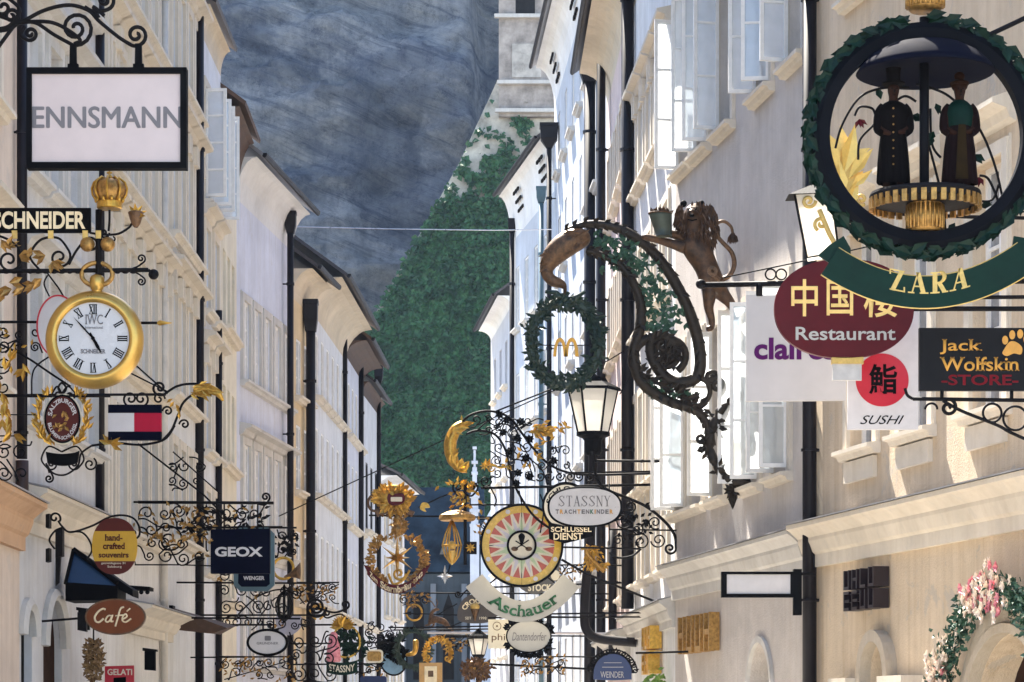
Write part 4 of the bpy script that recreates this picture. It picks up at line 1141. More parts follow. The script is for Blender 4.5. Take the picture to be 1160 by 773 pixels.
s.text('Salzburg', 122, 641, 138, 644, -1.8, 'offwhite', bd, ext=.15)
mb = s.mb()
mb.tube(cr([(66, 590), (70, 596), (80, 603), (104, 596), (124, 586), (140, 584), (152, 588), (158, 598), (158, 606)]) + tail((158, 606), (-.2, 1), 7, 1, 1.2)[1:], 1.3)
mb.tube(spiral(62, 587, 7, .6, 1.2, -1), 1.3)
mb.tube(cr([(78, 603), (92, 603), (101, 612), (104, 624), (98, 634)]), 1.2)
mb.tube(cr([(62, 622), (56, 612), (62, 602), (70, 598)]), 1.2)
mb.plate([(63, 601), (71, 598), (71, 630), (63, 632)], -2, 12); mb.plate([(63, 632), (69, 631), (67, 660), (63, 664)], -1, 4)
mb.plate([(52, 583), (56, 582), (56, 598), (52, 598)], -2, 14); mb.plate([(52, 622), (56, 621), (56, 636), (52, 637)], -2, 14)
s.put(mb, 'bracket', 'iron', smooth=False)

# ---- blue canopy
s = Sign('glazed_canopy', 'small dark hipped canopy with blue glass gable above the oval brown sign', 'canopy', 100, 660, 35.2)
mb = s.mb(); q = mb.q
mb.add([q(76, 660, -4), q(132, 664, -4), q(82, 624, 10), q(76, 660, 60), q(132, 664, 60)], [(0, 2, 1), (1, 2, 4), (0, 3, 2)])
bl = s.put(mb, 'blue_panel', 'blueglass')
mb = s.mb(); mb.plate([(75, 660), (134, 664), (134, 680), (75, 681)], -6, 60); s.put(mb, 'base_frame', 'black')
mb = s.mb(); mb.tube([(82, 622, 8), (104, 638, 0), (134, 661, -6)], 3.2, 6); mb.tube([(82, 622, 8), (75, 662, -6)], 2.2, 6); mb.plate([(84, 622), (150, 668), (150, 676), (128, 664)], 2, 50); s.put(mb, 'ridge_frame', 'black')
s2 = Sign('rim_canopy', 'narrow dark scalloped ledge with little hanging bobbles beyond the blue canopy', 'canopy', 150, 668, 37.5)
mb = s2.mb(); mb.plate([(126, 662), (170, 665), (170, 669), (126, 667)], -3, 30); s2.put(mb, 'ledge', 'black')
for i in range(6):
    mb = s2.mb(); mb.ball(132+i*7, 671, 2.6); s2.put(mb, 'bobble', 'black', smooth=True)

# ---- café oval
s = Sign('cafe_sign', 'brown oval sign with cream slanted script below the blue glazed canopy', 'shop sign', 131, 699, 33.8)
mb = s.mb(); mb.plate(ell(131, 699, 33.5, 19.8, 48), -3, 3); bd = s.put(mb, 'board', 'brownsign')
mb = s.mb(); mb.ring(131, 699, 32.6, 34.3, -3.6, 3.6, 52, ry=20.5); s.put(mb, 'rim', 'copper')
# brush-script word drawn stroke by stroke
mb = s.mb()
C_ = cr([(120, 691), (117, 690), (112, 693), (108, 699), (109, 704), (113, 705), (118, 701)], 6)
A_ = cr([(127, 698), (123, 698), (120, 703), (122, 705), (125, 703), (128, 697), (126, 704), (129, 704)], 6)
Fs = cr([(141, 688), (137, 690), (134, 700), (131, 710)], 6); Fb = [(131, 698), (140, 697)]
E_ = cr([(139, 702), (144, 699), (143, 696), (140, 698), (139, 703), (143, 705), (149, 701)], 6); Ac = [(144, 693), (148, 689.5)]
for st, r in ((C_, 1.25), (A_, 1.05), (Fs, 1.15), (Fb, .9), (E_, 1.05), (Ac, .9)): mb.tube([(p[0], p[1], -3.4) for p in st], r, 6)
s.put(mb, 'lettering', 'cream', bd, True)
mb = s.mb(); mb.tube([(wl(33.8), 704), (98, 700)], 1.5); mb.plate([(88, 694), (98, 690), (98, 716), (88, 714)], -2, 8); s.put(mb, 'wall_bracket', 'iron')

# ---- small items under it
s = Sign('menu_board', 'bright red menu board with white lettering low on the left', 'menu board', 136, 765, 36.5)
mb = s.mb(); mb.plate([(119, 755), (152, 754), (152, 800), (119, 800)], -2, 2); bd = s.put(mb, 'board', 'red')
s.text('GELATI', 122, 758, 150, 765, -2.2, 'offwhite', bd, bold=.02, ext=.2); mb = s.mb(); mb.plate([(129, 768), (143, 767), (143, 775), (129, 775)], -2.4, -2); s.put(mb, 'picture', 'black', bd)
s = Sign('hanging_dried_bouquet', 'bunch of dried brown flowers hanging on the wall left of the red board', 'bouquet', 106, 745, 36.0)
mb = s.mb()
for i in range(330):
    a = g.uniform(0, 6.3); rr = g.random()**.5; mb.leaf(106+10*rr*math.cos(a), 748+24*rr*math.sin(a), g.uniform(0, 6.3), 7, 3.4, g.uniform(-7, 7), .8, g)
s.put(mb, 'flowers', 'straw'); mb = s.mb(); mb.tube([(106, 700), (106, 760)], 1); s.put(mb, 'stem', 'iron')
for i, (x, y, lb) in enumerate(((95, 702, 'small black wall box left of the oval brown sign'), (8, 727, 'dark louvred wall box at the extreme left edge'), (170, 748, 'dark green wall lantern right of the red menu board'))):
    s = Sign('wall_box', lb, 'wall box', x, y, 34.0+i)
    mb = s.mb(); mb.plate([(x-6, y-13), (x+6, y-10), (x+6, y+12), (x-6, y+11)], -3, 6); s.put(mb, 'case', 'black')
    mb = s.mb(); mb.plate([(x-8, y-14), (x+8, y-12), (x+8, y-9.5), (x-8, y-10.5)], -4.5, 7); s.put(mb, 'lid', 'iron')
s = Sign('stone_awning', 'dark lean-to shop awning with wooden boards on the left side', 'awning', 220, 700, 46.0)
mb = s.mb(); q = mb.q
mb.add([q(193, 688, 0), q(258, 712, -6), q(240, 718, 0), q(186, 712, 20), q(193, 688, 40), q(258, 706, 90), q(240, 716, 90)], [(0, 1, 2, 3), (0, 4, 5, 1), (1, 5, 6, 2), (3, 2, 6)])
s.put(mb, 'boards', 'roofbrown')
mb = s.mb(); mb.plate([(190, 686), (196, 686), (196, 712), (188, 714)], -3, 20); s.put(mb, 'end_board', 'black')

# ---- lattice arm, shoe shop board
s = Sign('black_board_sign', 'square black board with white capital lettering under a dense wrought iron arm', 'shop sign', 272, 625, 42.0)
mb = s.mb(); mb.plate([(239, 600), (306, 599), (306, 650), (239, 650)], -4, 6); bd = s.put(mb, 'board', 'navy')
s.text('GEOX', 244, 620, 298, 631, -4.3, 'white', bd, bold=.035, ext=.5)
mb = s.mb(); gm = s.mb()
mb.tube([(wl(42), 569), (310, 570)], 1.9); mb.tube([(138, 570), (138, 690)], .9); mb.tube([(wl(42), 640), (205, 640)], .9)
filigree(mb, 142, 572, 300, 606, 17, .95, 21, gm); filigree(mb, 142, 606, 236, 640, 19, .95, 22, gm)
mb.tube([(150, 498), (230, 560), (262, 592)], 1.2); mb.tube([(196, 512), (250, 560)], .9)
filigree(mb, 186, 518, 232, 556, 16, .9, 23)
for x in (254, 292): mb.tube([(x, 570), (x, 600)], 1.0)
mb.tube(curl([(290, 570), (300, 572), (305, 566)], 0, 1, 5, -1), 1.3)
for cx, cy, r in ((160, 606, 10), (192, 612, 18), (225, 600, 12)): mb.tube(spiral(cx, cy, r, cx, 1.6, 1 if cx < 200 else -1, n=34), 1.2)
for i in range(50): mb.leaf(g.uniform(205, 300), g.uniform(574, 602), g.uniform(0, 6.3), 9, 4, g.uniform(-2, 2), .5, g)
s.put(mb, 'scroll_arm', 'iron', smooth=True)
for i in range(70):
    x = 215+g.gauss(0, 30); gm.leaf(x, g.uniform(574, 615), g.uniform(0, 6.3), 8, 3.5, -3, .5, g)
s.put(gm, 'gilded_leaves', 'oldgold')
s = Sign('octagonal_sign', 'grey blue board with cut corners hanging behind the square black board', 'shop sign', 286, 640, 44.5)
o = [(272, 598), (304, 598), (311, 605), (311, 663), (304, 670), (272, 670), (265, 663), (265, 605)]
mb = s.mb(); mb.plate(o, -3, 5); bd = s.put(mb, 'board', 'teal')
mb = s.mb(); mb.plate([(272, 604), (304, 604), (306, 662), (302, 665), (274, 665), (270, 661)], -3.4, -3); s.put(mb, 'inner_panel', 'navy', bd)
mb = s.mb(); mb.tube([(269, 640), (270, 662), (274, 666.5), (302, 666.5), (306, 662), (306, 604)], .8, 5); s.put(mb, 'panel_line', 'white', bd)
s.text('WENGER', 276, 653, 300, 657.5, -3.6, 'white', bd, bold=.03, ext=.2)
mb = s.mb(); mb.tube([(wl(44.5), 598), (320, 597)], 1.2); s.put(mb, 'bar', 'iron')

# ---- post horn, lantern, iron panels lower left
s = Sign('post_horn_sign', 'gilded coiled post horn with flared bell above a black scroll bar', 'shop sign', 325, 645, 47.0)
mb = s.mb(); mb.tube(ell(321, 644, 11.5, 12, 30), 1.7, 8, True); mb.tube(cr([(330, 652), (325, 656), (316, 656)]), 1.3)
s.put(mb, 'horn_coil', 'gold', smooth=True)
mb = s.mb(); mb.lathex([(1.4, 322), (2.5, 328), (6, 335), (10, 340), (9, 340), (3, 331)], 654, 18, 0, -.4)
s.put(mb, 'horn_bell', 'copper', smooth=True)
mb = s.mb(); mb.tube([(wl(47), 660), (374, 661)], 1.2); mb.tube([(wl(47), 598), (336, 598)], 1.2); filigree(mb, 314, 600, 340, 632, 14, .9, 31)
for i in range(26): mb.leaf(g.uniform(310, 338), g.uniform(602, 630), g.uniform(0, 6.3), 8, 4, 0, .5, g)
s.put(mb, 'bar', 'iron', smooth=True)
s = Sign('scroll_bracket', 'long low band of black iron scrolls holding a caged lantern on the left', 'bracket', 300, 700, 48.0)
mb = s.mb(); gm = s.mb()
mb.tube([(wl(48), 697), (372, 697)], 1.2); mb.tube([(wl(48), 640), (262, 642)], .9)
filigree(mb, 246, 646, 300, 696, 17, .85, 41, gm); filigree(mb, 296, 664, 345, 696, 15, .9, 42, gm); filigree(mb, 250, 699, 352, 714, 13, .8, 43, gm); filigree(mb, 328, 716, 384, 773, 18, .9, 44)
mb.tube(spiral(358, 688, 12, 0, 2.4, 1, .1, 48), 1.6); mb.tube(cr([(358, 688), (378, 694), (392, 690)]) + tail((392, 690), (1, -.2), 5, -1)[1:], 1.4)
mb.tube(cr([(270, 696), (292, 676), (318, 668), (340, 676)]), 1.0)
s.put(mb, 'scrolls', 'iron', smooth=True); s.put(gm, 'gilded_leaves', 'oldgold')
s = Sign('cage_lantern', 'small black cage lantern of curved bars in the left scroll band', 'lantern', 322, 686, 47.5)
mb = s.mb()
for i in range(8):
    a = 2*PI*i/8; mb.tube([(322+r*math.cos(a), y, r*math.sin(a)) for r, y in ((1.5, 671), (6, 675), (9.5, 684), (9, 692), (6, 699), (2, 703))], 1.0, 5)
s.put(mb, 'cage', 'iron', smooth=True)
mb = s.mb(); mb.lathe([(.6, 662), (2.2, 666), (1, 669), (5.5, 673), (5.5, 674.5)], 322, 12); mb.lathe([(5, 698), (3, 702), (1, 706)], 322, 12); s.put(mb, 'cap', 'black', smooth=True)

s = Sign('white_oval_sign', 'white oval sign in a thick black rim hanging from iron scrolls lower left', 'shop sign', 303, 728, 45.5)
mb = s.mb(); mb.plate(ell(303, 728, 22, 14, 44), -1.5, 1.5); bd = s.put(mb, 'board', 'white')
mb = s.mb(); mb.ring(303, 728, 20.8, 23.6, -2.6, 2.6, 48, ry=15.6); s.put(mb, 'rim', 'black')
s.text('GRUNDNER', 291, 727.6, 315.5, 730.4, -1.7, 'letter_grey', bd, bold=.01, ext=.15)
mb = s.mb(); mb.plate(rrect(300, 720.5, 307, 726, 1), -1.8, -1.4); s.put(mb, 'emblem', 'letter_grey', bd)
mb = s.mb(); mb.tube([(wl(45.5), 700), (340, 701)], 1.2); mb.tube([(298, 701), (298, 713)], 1); mb.tube([(310, 701), (310, 713)], 1); s.put(mb, 'hanger', 'iron')
s = Sign('heart_shaped_sign', 'pale lilac shield board half hidden behind the white oval sign', 'shop sign', 327, 710, 49.5)
mb = s.mb(); mb.plate(cr([(312, 700), (322, 697), (328, 701), (334, 696), (342, 700), (340, 712), (328, 720), (316, 714)], 4, True), -1, 1); bd = s.put(mb, 'board', plaster('lilac_board', (.45, .44, .52)))
mb = s.mb(); mb.tube([(328, 660), (328, 700)], .8); s.put(mb, 'hanger', 'iron')

# ---- trachten sign with ring of leaves and figures
s = Sign('figure_wreath_sign', 'gilded ring with painted leaves and draped cloth above a dark green name banner', 'shop sign', 388, 730, 52.0)
mb = s.mb(); mb.ring(392, 727, 15, 17, -1.5, 1.5, 40, ry=19); s.put(mb, 'ring', 'gold')
mb = s.mb()
for i in range(110): mb.leaf(395+g.gauss(0, 8), 730+g.gauss(0, 9), g.uniform(0, 6.3), 9, 5, g.uniform(-1, 2), .5, g)
s.put(mb, 'leaves', 'leafgreen')
mb = s.mb(); mb.lathe([(2, 716), (5, 719), (4.5, 724), (7, 730), (8.5, 748), (7, 750)], 378, 14); s.put(mb, 'draped_cloth', 'pink', smooth=True)
mb = s.mb()
for q in range(16): mb.leaf(388, 711, R(-180+12*q), 15, 6, -1, .4, g)
s.put(mb, 'gilded_spray', 'gold')
def ribbon(s, name, x0, x1, yc, h, sag, mat, d=-2, th=1.2, par=None, n=16, ends=6):
    top = [(x0+(x1-x0)*i/n, yc-h/2+sag*(1-(2*i/n-1)**2)) for i in range(n+1)]
    bot = [(x0+(x1-x0)*i/n, yc+h/2+sag*(1-(2*i/n-1)**2)) for i in range(n+1)]
    mb = s.mb()
    for i in range(n): mb.plate([top[i], top[i+1], bot[i+1], bot[i]], d, d+th)
    return s.put(mb, name, mat, par)
def sagw(x0, x1, sag):
    return lambda x, y: (x, y + sag*(1-(2*(x-x0)/(x1-x0)-1)**2))
bd = ribbon(s, 'banner', 370, 405, 755, 14, 3, 'green', -3)
s.text('STASSNY', 373, 751, 402, 759, -3.4, 'offwhite', bd, bold=.02, ext=.2, warp=sagw(370, 405, 3))
mb = s.mb(); mb.tube([(wl(52)+20, 708), (404, 708)], 1.2); mb.tube(curl([(372, 700), (386, 696), (396, 704)], 5, 1, 6, 1), 1.1); mb.tube([(388, 708), (388, 712)], 1.5); s.put(mb, 'hanger', 'iron', smooth=True)
s = Sign('small_cartouche_sign', 'small tan cartouche board between two slim drainpipes low on the left', 'shop sign', 424, 743, 56.0)
mb = s.mb(); mb.plate(rrect(414, 736, 434, 751, 4), -1, 1); bd = s.put(mb, 'board', 'offwhite')
mb = s.mb(); mb.plate(rrect(416, 738, 432, 749, 3), -1.3, -1); s.put(mb, 'field', 'oldgold', bd)
mb = s.mb(); mb.tube([(wl(56)+30, 730), (450, 728)], 1.0); filigree(mb, 412, 712, 450, 735, 12, .8, 51); s.put(mb, 'scroll_bracket', 'iron', smooth=True)

# ================================================================== SIGNS, MIDDLE AND RIGHT
def wr(Y):                                         # column where the right wall stands
    for hh in (h1, h2, h3, h4, h5, h6):
        lo_, hi_ = sorted((hh.A.y, hh.B.y))
        if lo_ <= Y <= hi_:
            t = (Y-hh.A.y)/(hh.B.y-hh.A.y); x = hh.A.x + (hh.B.x-hh.A.x)*t
            return CX + x*F/Y
    return 1300

# ---- brewery star sign
Y = 62.0
s = Sign('brewery_star_sign', 'gilded eight pointed star in laurel under a gold crest with red heart', 'shop sign', 450, 610, Y)
mb = s.mb(); mb.ball(446, 566, 21, 17, 0, 4)
for i in range(120):
    a = g.uniform(0, 6.3); r = g.uniform(.3, 1); mb.leaf(446+20*r*math.cos(a), 566+15*r*math.sin(a), a+g.uniform(-.5, .5), 8, 4.5, -3.5, .5, g)
cr_ = s.put(mb, 'crest', 'gold')
mb = s.mb(); mb.plate(cr([(441, 560), (445, 562), (449, 560), (457, 560), (459, 566), (456, 571), (450, 573), (444, 573), (440, 570), (439, 564)], 4, True), -8, -5); s.put(mb, 'heart_shield', 'darkred', cr_)
mb = s.mb(); mb.plate(rrect(443, 564, 456, 569, 1), -8.4, -8); s.put(mb, 'shield_label', 'offwhite', cr_)
mb = s.mb(); mb.tube(ell(424, 570, 7, 9, 20), 1.7, 6, True); mb.plate([(424, 580), (432, 577), (446, 575), (462, 577), (470, 580), (468, 584), (446, 580), (428, 585)], -3, 3)
for q in range(8): mb.ball(428+q*5.4, 584, 2)
s.put(mb, 'scroll_base', 'copper', smooth=False)
mb = s.mb(); mb.lathe([(3, 583), (6, 588), (4, 594), (8, 600), (5, 606)], 451, 10)
for i in range(40): mb.leaf(451+g.uniform(-7, 7), g.uniform(586, 608), g.uniform(0, 6.3), 8, 4, -4, .5, g)
s.put(mb, 'stem', 'oldgold')
mb = s.mb(); cx, cy = 450, 632; o = []
vs = [mb.q(cx, cy, -6), mb.q(cx, cy, 3)]
for i in range(16):
    a = -PI/2 + 2*PI*i/16
    R0 = {0: 26, 4: 22, 2: 24, 6: 24}.get(i % 8, 0) if i % 2 == 0 else 6
    if i % 2 == 0: R0 = 27 if i in (0, 8) else (14 if i in (4, 12) else 25)
    vs.append(mb.q(cx+R0*math.cos(a), cy+R0*math.sin(a)*(1 if i in (0, 8) else .75), 0))
mb.add(vs, [(0, 2+i, 2+(i+1) % 16) for i in range(16)] + [(1, 2+(i+1) % 16, 2+i) for i in range(16)]); s.put(mb, 'star', 'gold')
for sg in (-1, 1):
    mb = s.mb()
    for i in range(34):
        t = i/33; a = PI/2 - sg*(-.35 - 2.3*t) if False else PI/2 + sg*(.45 + 2.1*t)
        x = cx + sg*-1*0 + 27*math.cos(a); y = 634 + 27*math.sin(a)
        for q in range(3): mb.leaf(x+g.uniform(-4, 4), y+g.uniform(-4, 4), a+g.uniform(-1, 1), 8, 4, g.uniform(-3, 3), .5, g)
    for q in (.8, 1.5, 2.3): a = PI/2 + sg*q; mb.ball(cx+27*math.cos(a), 634+27*math.sin(a), 3)
    s.put(mb, 'laurel_branch', 'oldgold')
mb = s.mb(); mb.tube(spiral(452, 650, 8, 0, 1.3, 1), 1.6); mb.tube(cr([(440, 650), (446, 662), (458, 656), (464, 646)]), 1.6); s.put(mb, 'anchor_scroll', 'gold', smooth=True)
n = 18; pts = [(416+66*i/n, 646+22*(1-(2*i/n-1)**2)) for i in range(n+1)]
mb = s.mb()
for (xa, ya), (xb_, yb_) in zip(pts, pts[1:]): mb.plate([(xa, ya-5), (xb_, yb_-5), (xb_, yb_+5), (xa, ya+5)], -4, -2.8)
mb.plate([(412, 640), (420, 643), (420, 650), (416, 648)], -2.7, -1.5); mb.plate([(488, 640), (480, 643), (480, 652), (484, 647)], -2.7, -1.5)
bd = s.put(mb, 'ribbon', 'darkred')
wf = lambda x, y: (x, y + 22*(1-(2*(x-416)/66-1)**2))
s.text('Zum', 419, 643, 428, 649, -4.3, 'cream', bd, bold=.03, serif=.04, ext=.2, warp=wf)
s.text('Sternbräu', 431, 642, 466, 650, -4.3, 'cream', bd, bold=.035, serif=.05, ext=.2, warp=wf)
s.text('1542', 469, 643, 479, 648, -4.3, 'cream', bd, bold=.03, ext=.2, warp=wf)
mb = s.mb(); mb.tube([(418, 584), (545, 586), (wr(Y), 590)], 1.1); mb.tube([(474, 575), (500, 563), (560, 540)], .8); s.put(mb, 'arm', 'iron')
mb = s.mb(); mb.plate(cr([(478, 570), (484, 570), (487, 575), (481, 576), (483, 580), (476, 577)], 3, True), -1, 1); s.put(mb, 'bird_ornament', 'gold')

# ---- hanging gilded lantern and its star
s = Sign('gilded_lantern', 'small gilded cage lantern under a fringed canopy left of the colourful wheel', 'lantern', 517, 610, 50.0)
mb = s.mb(); mb.lathe([(2, 578), (12, 580), (20, 584), (21, 588), (19, 590), (8, 586)], 518, 20); s.put(mb, 'canopy', 'oldgold')
mb = s.mb()
for i in range(6):
    a = 2*PI*i/6+.2; mb.tube([(512+r*math.cos(a), y, r*math.sin(a)) for r, y in ((1, 590), (7, 604), (11, 618), (8, 630), (2, 638))], .9, 5)
mb.tube([(512+11*math.cos(2*PI*i/12), 618, 11*math.sin(2*PI*i/12)) for i in range(12)], .8, 5, True)
s.put(mb, 'cage', 'gold', smooth=True)
mb = s.mb(); mb.ball(512, 618, 5); mb.lathe([(4, 624), (6, 630), (3, 636), (1, 640)], 512, 12); s.put(mb, 'burner', 'goldpaint', smooth=True)
mb = s.mb(); mb.tube([(527, 548), (527, 640)], 2.0, 8); mb.tube(curl([(514, 556), (520, 562), (527, 560)], 6, 1, 0, 1), 1.2); mb.tube(curl([(540, 556), (534, 562), (527, 560)], 6, -1, 0, 1), 1.2)
mb.tube([(512, 585), (512, 592)], .8); mb.plate([(526, 614), (540, 614), (540, 628), (526, 628)], -2, 2); s.put(mb, 'post', 'iron')
mb = s.mb()
for i in range(60): mb.leaf(523+g.gauss(0, 9), g.uniform(545, 578), g.uniform(0, 6.3), 8, 4, g.uniform(-3, 1), .5, g)
for a in (0, 1.57, 3.14, 4.71, .78, 2.35, 3.92, 5.5): mb.leaf(533, 621, a, 6, 2.4, -3, .1, g)
s.put(mb, 'gilded_leaves', 'gold')
s = Sign('hanging_star', 'little silvery hanging star with short points below the gilded lantern', 'ornament', 504, 650, 50.5)
mb = s.mb()
for i in range(8):
    a = PI*i/4 - PI/2; L = 13 if i == 0 else (9 if i % 2 == 0 else 5); mb.leaf(504, 653, a, L, 3.4, -.5, .02, g); mb.leaf(504, 653, a, L, 3.4, .5, .02, g)
s.put(mb, 'points', 'glint'); mb = s.mb(); mb.tube([(510, 640), (508, 648), (504, 652)], .8); s.put(mb, 'hook', 'iron')

# ---- crescent and vine arm with the colourful wheel below
Y = 50.0
s = Sign('crescent_vine_arm', 'gilded crescent on a high curved iron arm twined with dark roses', 'bracket', 590, 500, Y)
mb = s.mb()
out = cr([(524, 476), (512, 482), (504, 496), (503, 510), (508, 524), (518, 534), (527, 536)], 6); inn = cr([(530, 526), (524, 528), (519, 520), (517, 506), (520, 494), (527, 487)], 6)
L = len(out)
for (cc, dd, ss) in ((out, inn, 1),):
    m = 22; rs = lambda c, t: c[min(len(c)-1, int(t*(len(c)-1)))]
    ctr = []; rad = []
    for i in range(m+1):
        a = rs(out, i/m); b = rs(inn[::-1], i/m); ctr.append(((a[0]+b[0])/2, (a[1]+b[1])/2)); rad.append(max(1.2, math.hypot(a[0]-b[0], a[1]-b[1])/2))
    mb.tube(ctr, rad, 10)
for i in range(40):
    t = g.random(); c = rs(ctr, t); mb.leaf(c[0]+g.uniform(-5, 3), c[1]+g.uniform(-3, 3), math.atan2(-1, .4)+g.uniform(-.4, .4) + (1.2 if t < .3 else 0), 11, 4, -6, .3, g)
mb.leaf(523, 478, -1.6, 8, 3, 0, .1, g); s.put(mb, 'crescent', 'gold', smooth=True)
mb = s.mb()
mb.tube(cr([(521, 484), (530, 472), (548, 466), (566, 468), (580, 476), (592, 492), (604, 508), (622, 526), (646, 536), (680, 538), (wr(Y), 536)]), 1.5)
mb.tube(cr([(528, 492), (540, 488), (556, 490), (566, 498), (574, 514), (578, 536), (588, 560), (606, 586), (630, 602), (650, 604)]), 1.5)
mb.tube([(562, 466), (632, 438), (645, 433)], 1.0)
mb.tube([(545, 553), (wr(Y), 549)], 1.7); mb.tube([(530, 572), (600, 572)], 1.1)
mb.tube(spiral(550, 545, 7, 0, 1.4), 1.0); mb.tube(cr([(556, 553), (562, 566), (560, 574)]), 1.0)
for x in (612, 622, 634, 646, 656, 668): mb.tube(spiral(x, 540, 5.5, x, 1.4, 1 if x % 4 else -1), 1.0)
for x, y, a, b in ((566, 480, 590, 500), (572, 500, 600, 520), (560, 476, 540, 488), (580, 520, 604, 540), (590, 486, 616, 476), (600, 520, 622, 560), (612, 560, 612, 604), (626, 553, 626, 575)): mb.tube(cr([(x, y), ((x+a)/2+4, (y+b)/2-6), (a, b)]), .9)
filigree(mb, 556, 470, 606, 545, 16, .8, 61)
filigree(mb, 606, 505, 648, 536, 14, .8, 62)
filigree(mb, 534, 468, 570, 492, 11, .8, 63)
s.put(mb, 'arm', 'iron', smooth=True)
for x, y in ((574, 476), (586, 497), (596, 519), (587, 536), (577, 512), (600, 498), (627, 522), (585, 548), (566, 470), (590, 478), (600, 540), (570, 490)):
    mb = s.mb(); mb.ball(x, y, 3.6, 3.4)
    for q in range(7): mb.leaf(x, y, q*.9, 6, 4, -2, .6, g)
    s.put(mb, 'rose', 'black')
mb = s.mb()
for i in range(46): mb.leaf(g.uniform(598, 622), 488+g.gauss(0, 3), g.uniform(-.6, .9), 9, 4, -1, .4, g)
for x, y in ((632, 486), (620, 500), (604, 508), (598, 524), (575, 526), (552, 528), (608, 518), (640, 484), (590, 512)):
    for q in range(4): mb.leaf(x+g.uniform(-3, 3), y, g.uniform(0, 6.3), 9, 3.5, -1, .4, g)
mb.tube(cr([(548, 530), (556, 526), (566, 530), (576, 528)]), 1.2); mb.tube(spiral(556, 531, 4, 0, 1.2), 1)
for a in range(8): mb.leaf(549, 528, a*.785, 6, 2.4, -1, .2, g)
s.put(mb, 'gilded_sprays', 'gold')

s = Sign('colour_wheel_sign', 'round glass sign like a yellow rimmed wheel with red, green and white rays', 'shop sign', 591, 618, 50.6)
cx, cy = 591, 618
mb = s.mb(); mb.plate(ell(cx, cy, 46, 46, 64), 0, 2); bd = s.put(mb, 'backing_disc', 'offwhite')
mb = s.mb(); mb.ring(cx, cy, 44.8, 47.4, -2, 4, 72); s.put(mb, 'rim', 'black')
mb = s.mb(); mb.ring(cx, cy, 37, 44.8, -.5, -.02, 72); s.put(mb, 'yellow_band', simple('yellow_stained_glass', (.66, .42, .05), .25))
COLS = {'red_rays': simple('red_stained_glass', (.46, .09, .055), .35), 'green_rays': simple('green_stained_glass', (.46, .56, .34), .35), 'lilac_rays': simple('lilac_stained_glass', (.55, .52, .58), .35)}
bands = {k_: s.mb() for k_ in COLS}
for i in range(20):
    a = 2*PI*(i+.5)/20; w_ = 2*PI/20
    pa = lambda r, t: (cx+r*math.cos(a+t*w_), cy+r*math.sin(a+t*w_))
    bands['red_rays'].plate([pa(24, 0), pa(37, .36), pa(37, -.36)], -.55, -.05)
    bands['lilac_rays' if i % 2 else 'green_rays'].plate([pa(17, -.1), pa(17, .9), pa(34, .5)], -.5, -.04)
    bands['green_rays' if i % 4 < 2 else 'lilac_rays'].plate([pa(17, -.3), pa(17, .3), pa(21.5, 0)], -.62, -.06)
for k_, m_ in COLS.items(): s.put(bands[k_], k_, m_)
mb = s.mb()
for i in range(8): a = 2*PI*(i+.5)/8; mb.plate(ell(cx+41*math.cos(a), cy+41*math.sin(a), 2.6, 2.6, 12), -1, -.52)
s.put(mb, 'round_studs', 'white')
mb = s.mb(); mb.ring(cx, cy, 14.5, 17, -2.2, 2, 40); s.put(mb, 'hub_ring', 'black')
mb = s.mb(); mb.plate(ell(cx, cy, 14.6, 14.6, 30), -.6, -.03); hb = s.put(mb, 'hub', 'offwhite')
mb = s.mb(); mb.plate(cr([(591, 619), (588, 611), (587.5, 607), (591, 604), (594.5, 607), (594, 611)], 4, True), -1.2, -.65); mb.tube([(584, 613, -1), (598, 622, -1)], .7); mb.tube([(599, 612, -1), (584, 622, -1)], .7); s.put(mb, 'key_emblem', 'black', hb)
mb = s.mb(); mb.plate(ell(583, 622, 4, 2.6, 12), -1.1, -.62); mb.plate(ell(599, 622, 4, 2.6, 12), -1.1, -.62); s.put(mb, 'emblem_leaves', 'copper', hb)
mb = s.mb(); mb.tube([(591, 571), (591, 603), ], .6); mb.tube([(591, 633), (591, 664)], .6); mb.tube([(545, 618), (576, 618)], .5); mb.tube([(606, 618), (637, 618)], .5); s.put(mb, 'lead_lines', 'black')
mb = s.mb(); mb.tube([(636, 634), (664, 650), (wr(50.6), 684)], 1.5); mb.tube([(591, 571), (588, 556)], 1); s.put(mb, 'arm', 'iron')

# ---- grey ribbon sign
s = Sign('grey_ribbon_sign', 'grey curved ribbon sign with green serif lettering below the colourful wheel', 'shop sign', 592, 685, 51.2)
n = 20; A = lambda t: (537+110*t, 658+35*(1-(2*t-1)**2))
mb = s.mb()
for i in range(n):
    a, b = A(i/n), A((i+1)/n)
    def nrm(t): d = (110, -140*(2*t-1)); l_ = math.hypot(*d); return (-d[1]/l_, d[0]/l_)
    na, nb = nrm(i/n), nrm((i+1)/n); e = 12
    mb.plate([(a[0]-na[0]*e, a[1]-na[1]*e), (b[0]-nb[0]*e, b[1]-nb[1]*e), (b[0]+nb[0]*e, b[1]+nb[1]*e), (a[0]+na[0]*e, a[1]+na[1]*e)], -1.5, 1.5)
bd = s.put(mb, 'ribbon', 'grey')
def wa(x, y):
    t = (x-537)/110; c = A(t); nn_ = nrm(t); q = y; return (c[0]+nn_[0]*q, c[1]+nn_[1]*q)
s.text('Aschauer', 555, -7, 631, 6, -1.8, 'greenletter', bd, bold=.02, serif=.06, ext=.3, warp=wa)
mb = s.mb()
for t in (.08, .92): p_ = A(t); mb.tube([(p_[0], p_[1]), (p_[0]+(20 if t < .5 else -20), p_[1]-16, 3), (591, p_[1]-20, 5)], 1.0)
s.put(mb, 'struts', 'iron')
s = Sign('dark_bowl_sign', 'dark grey half round sign with cream capitals behind the colourful wheel', 'shop sign', 612, 655, 54.0)
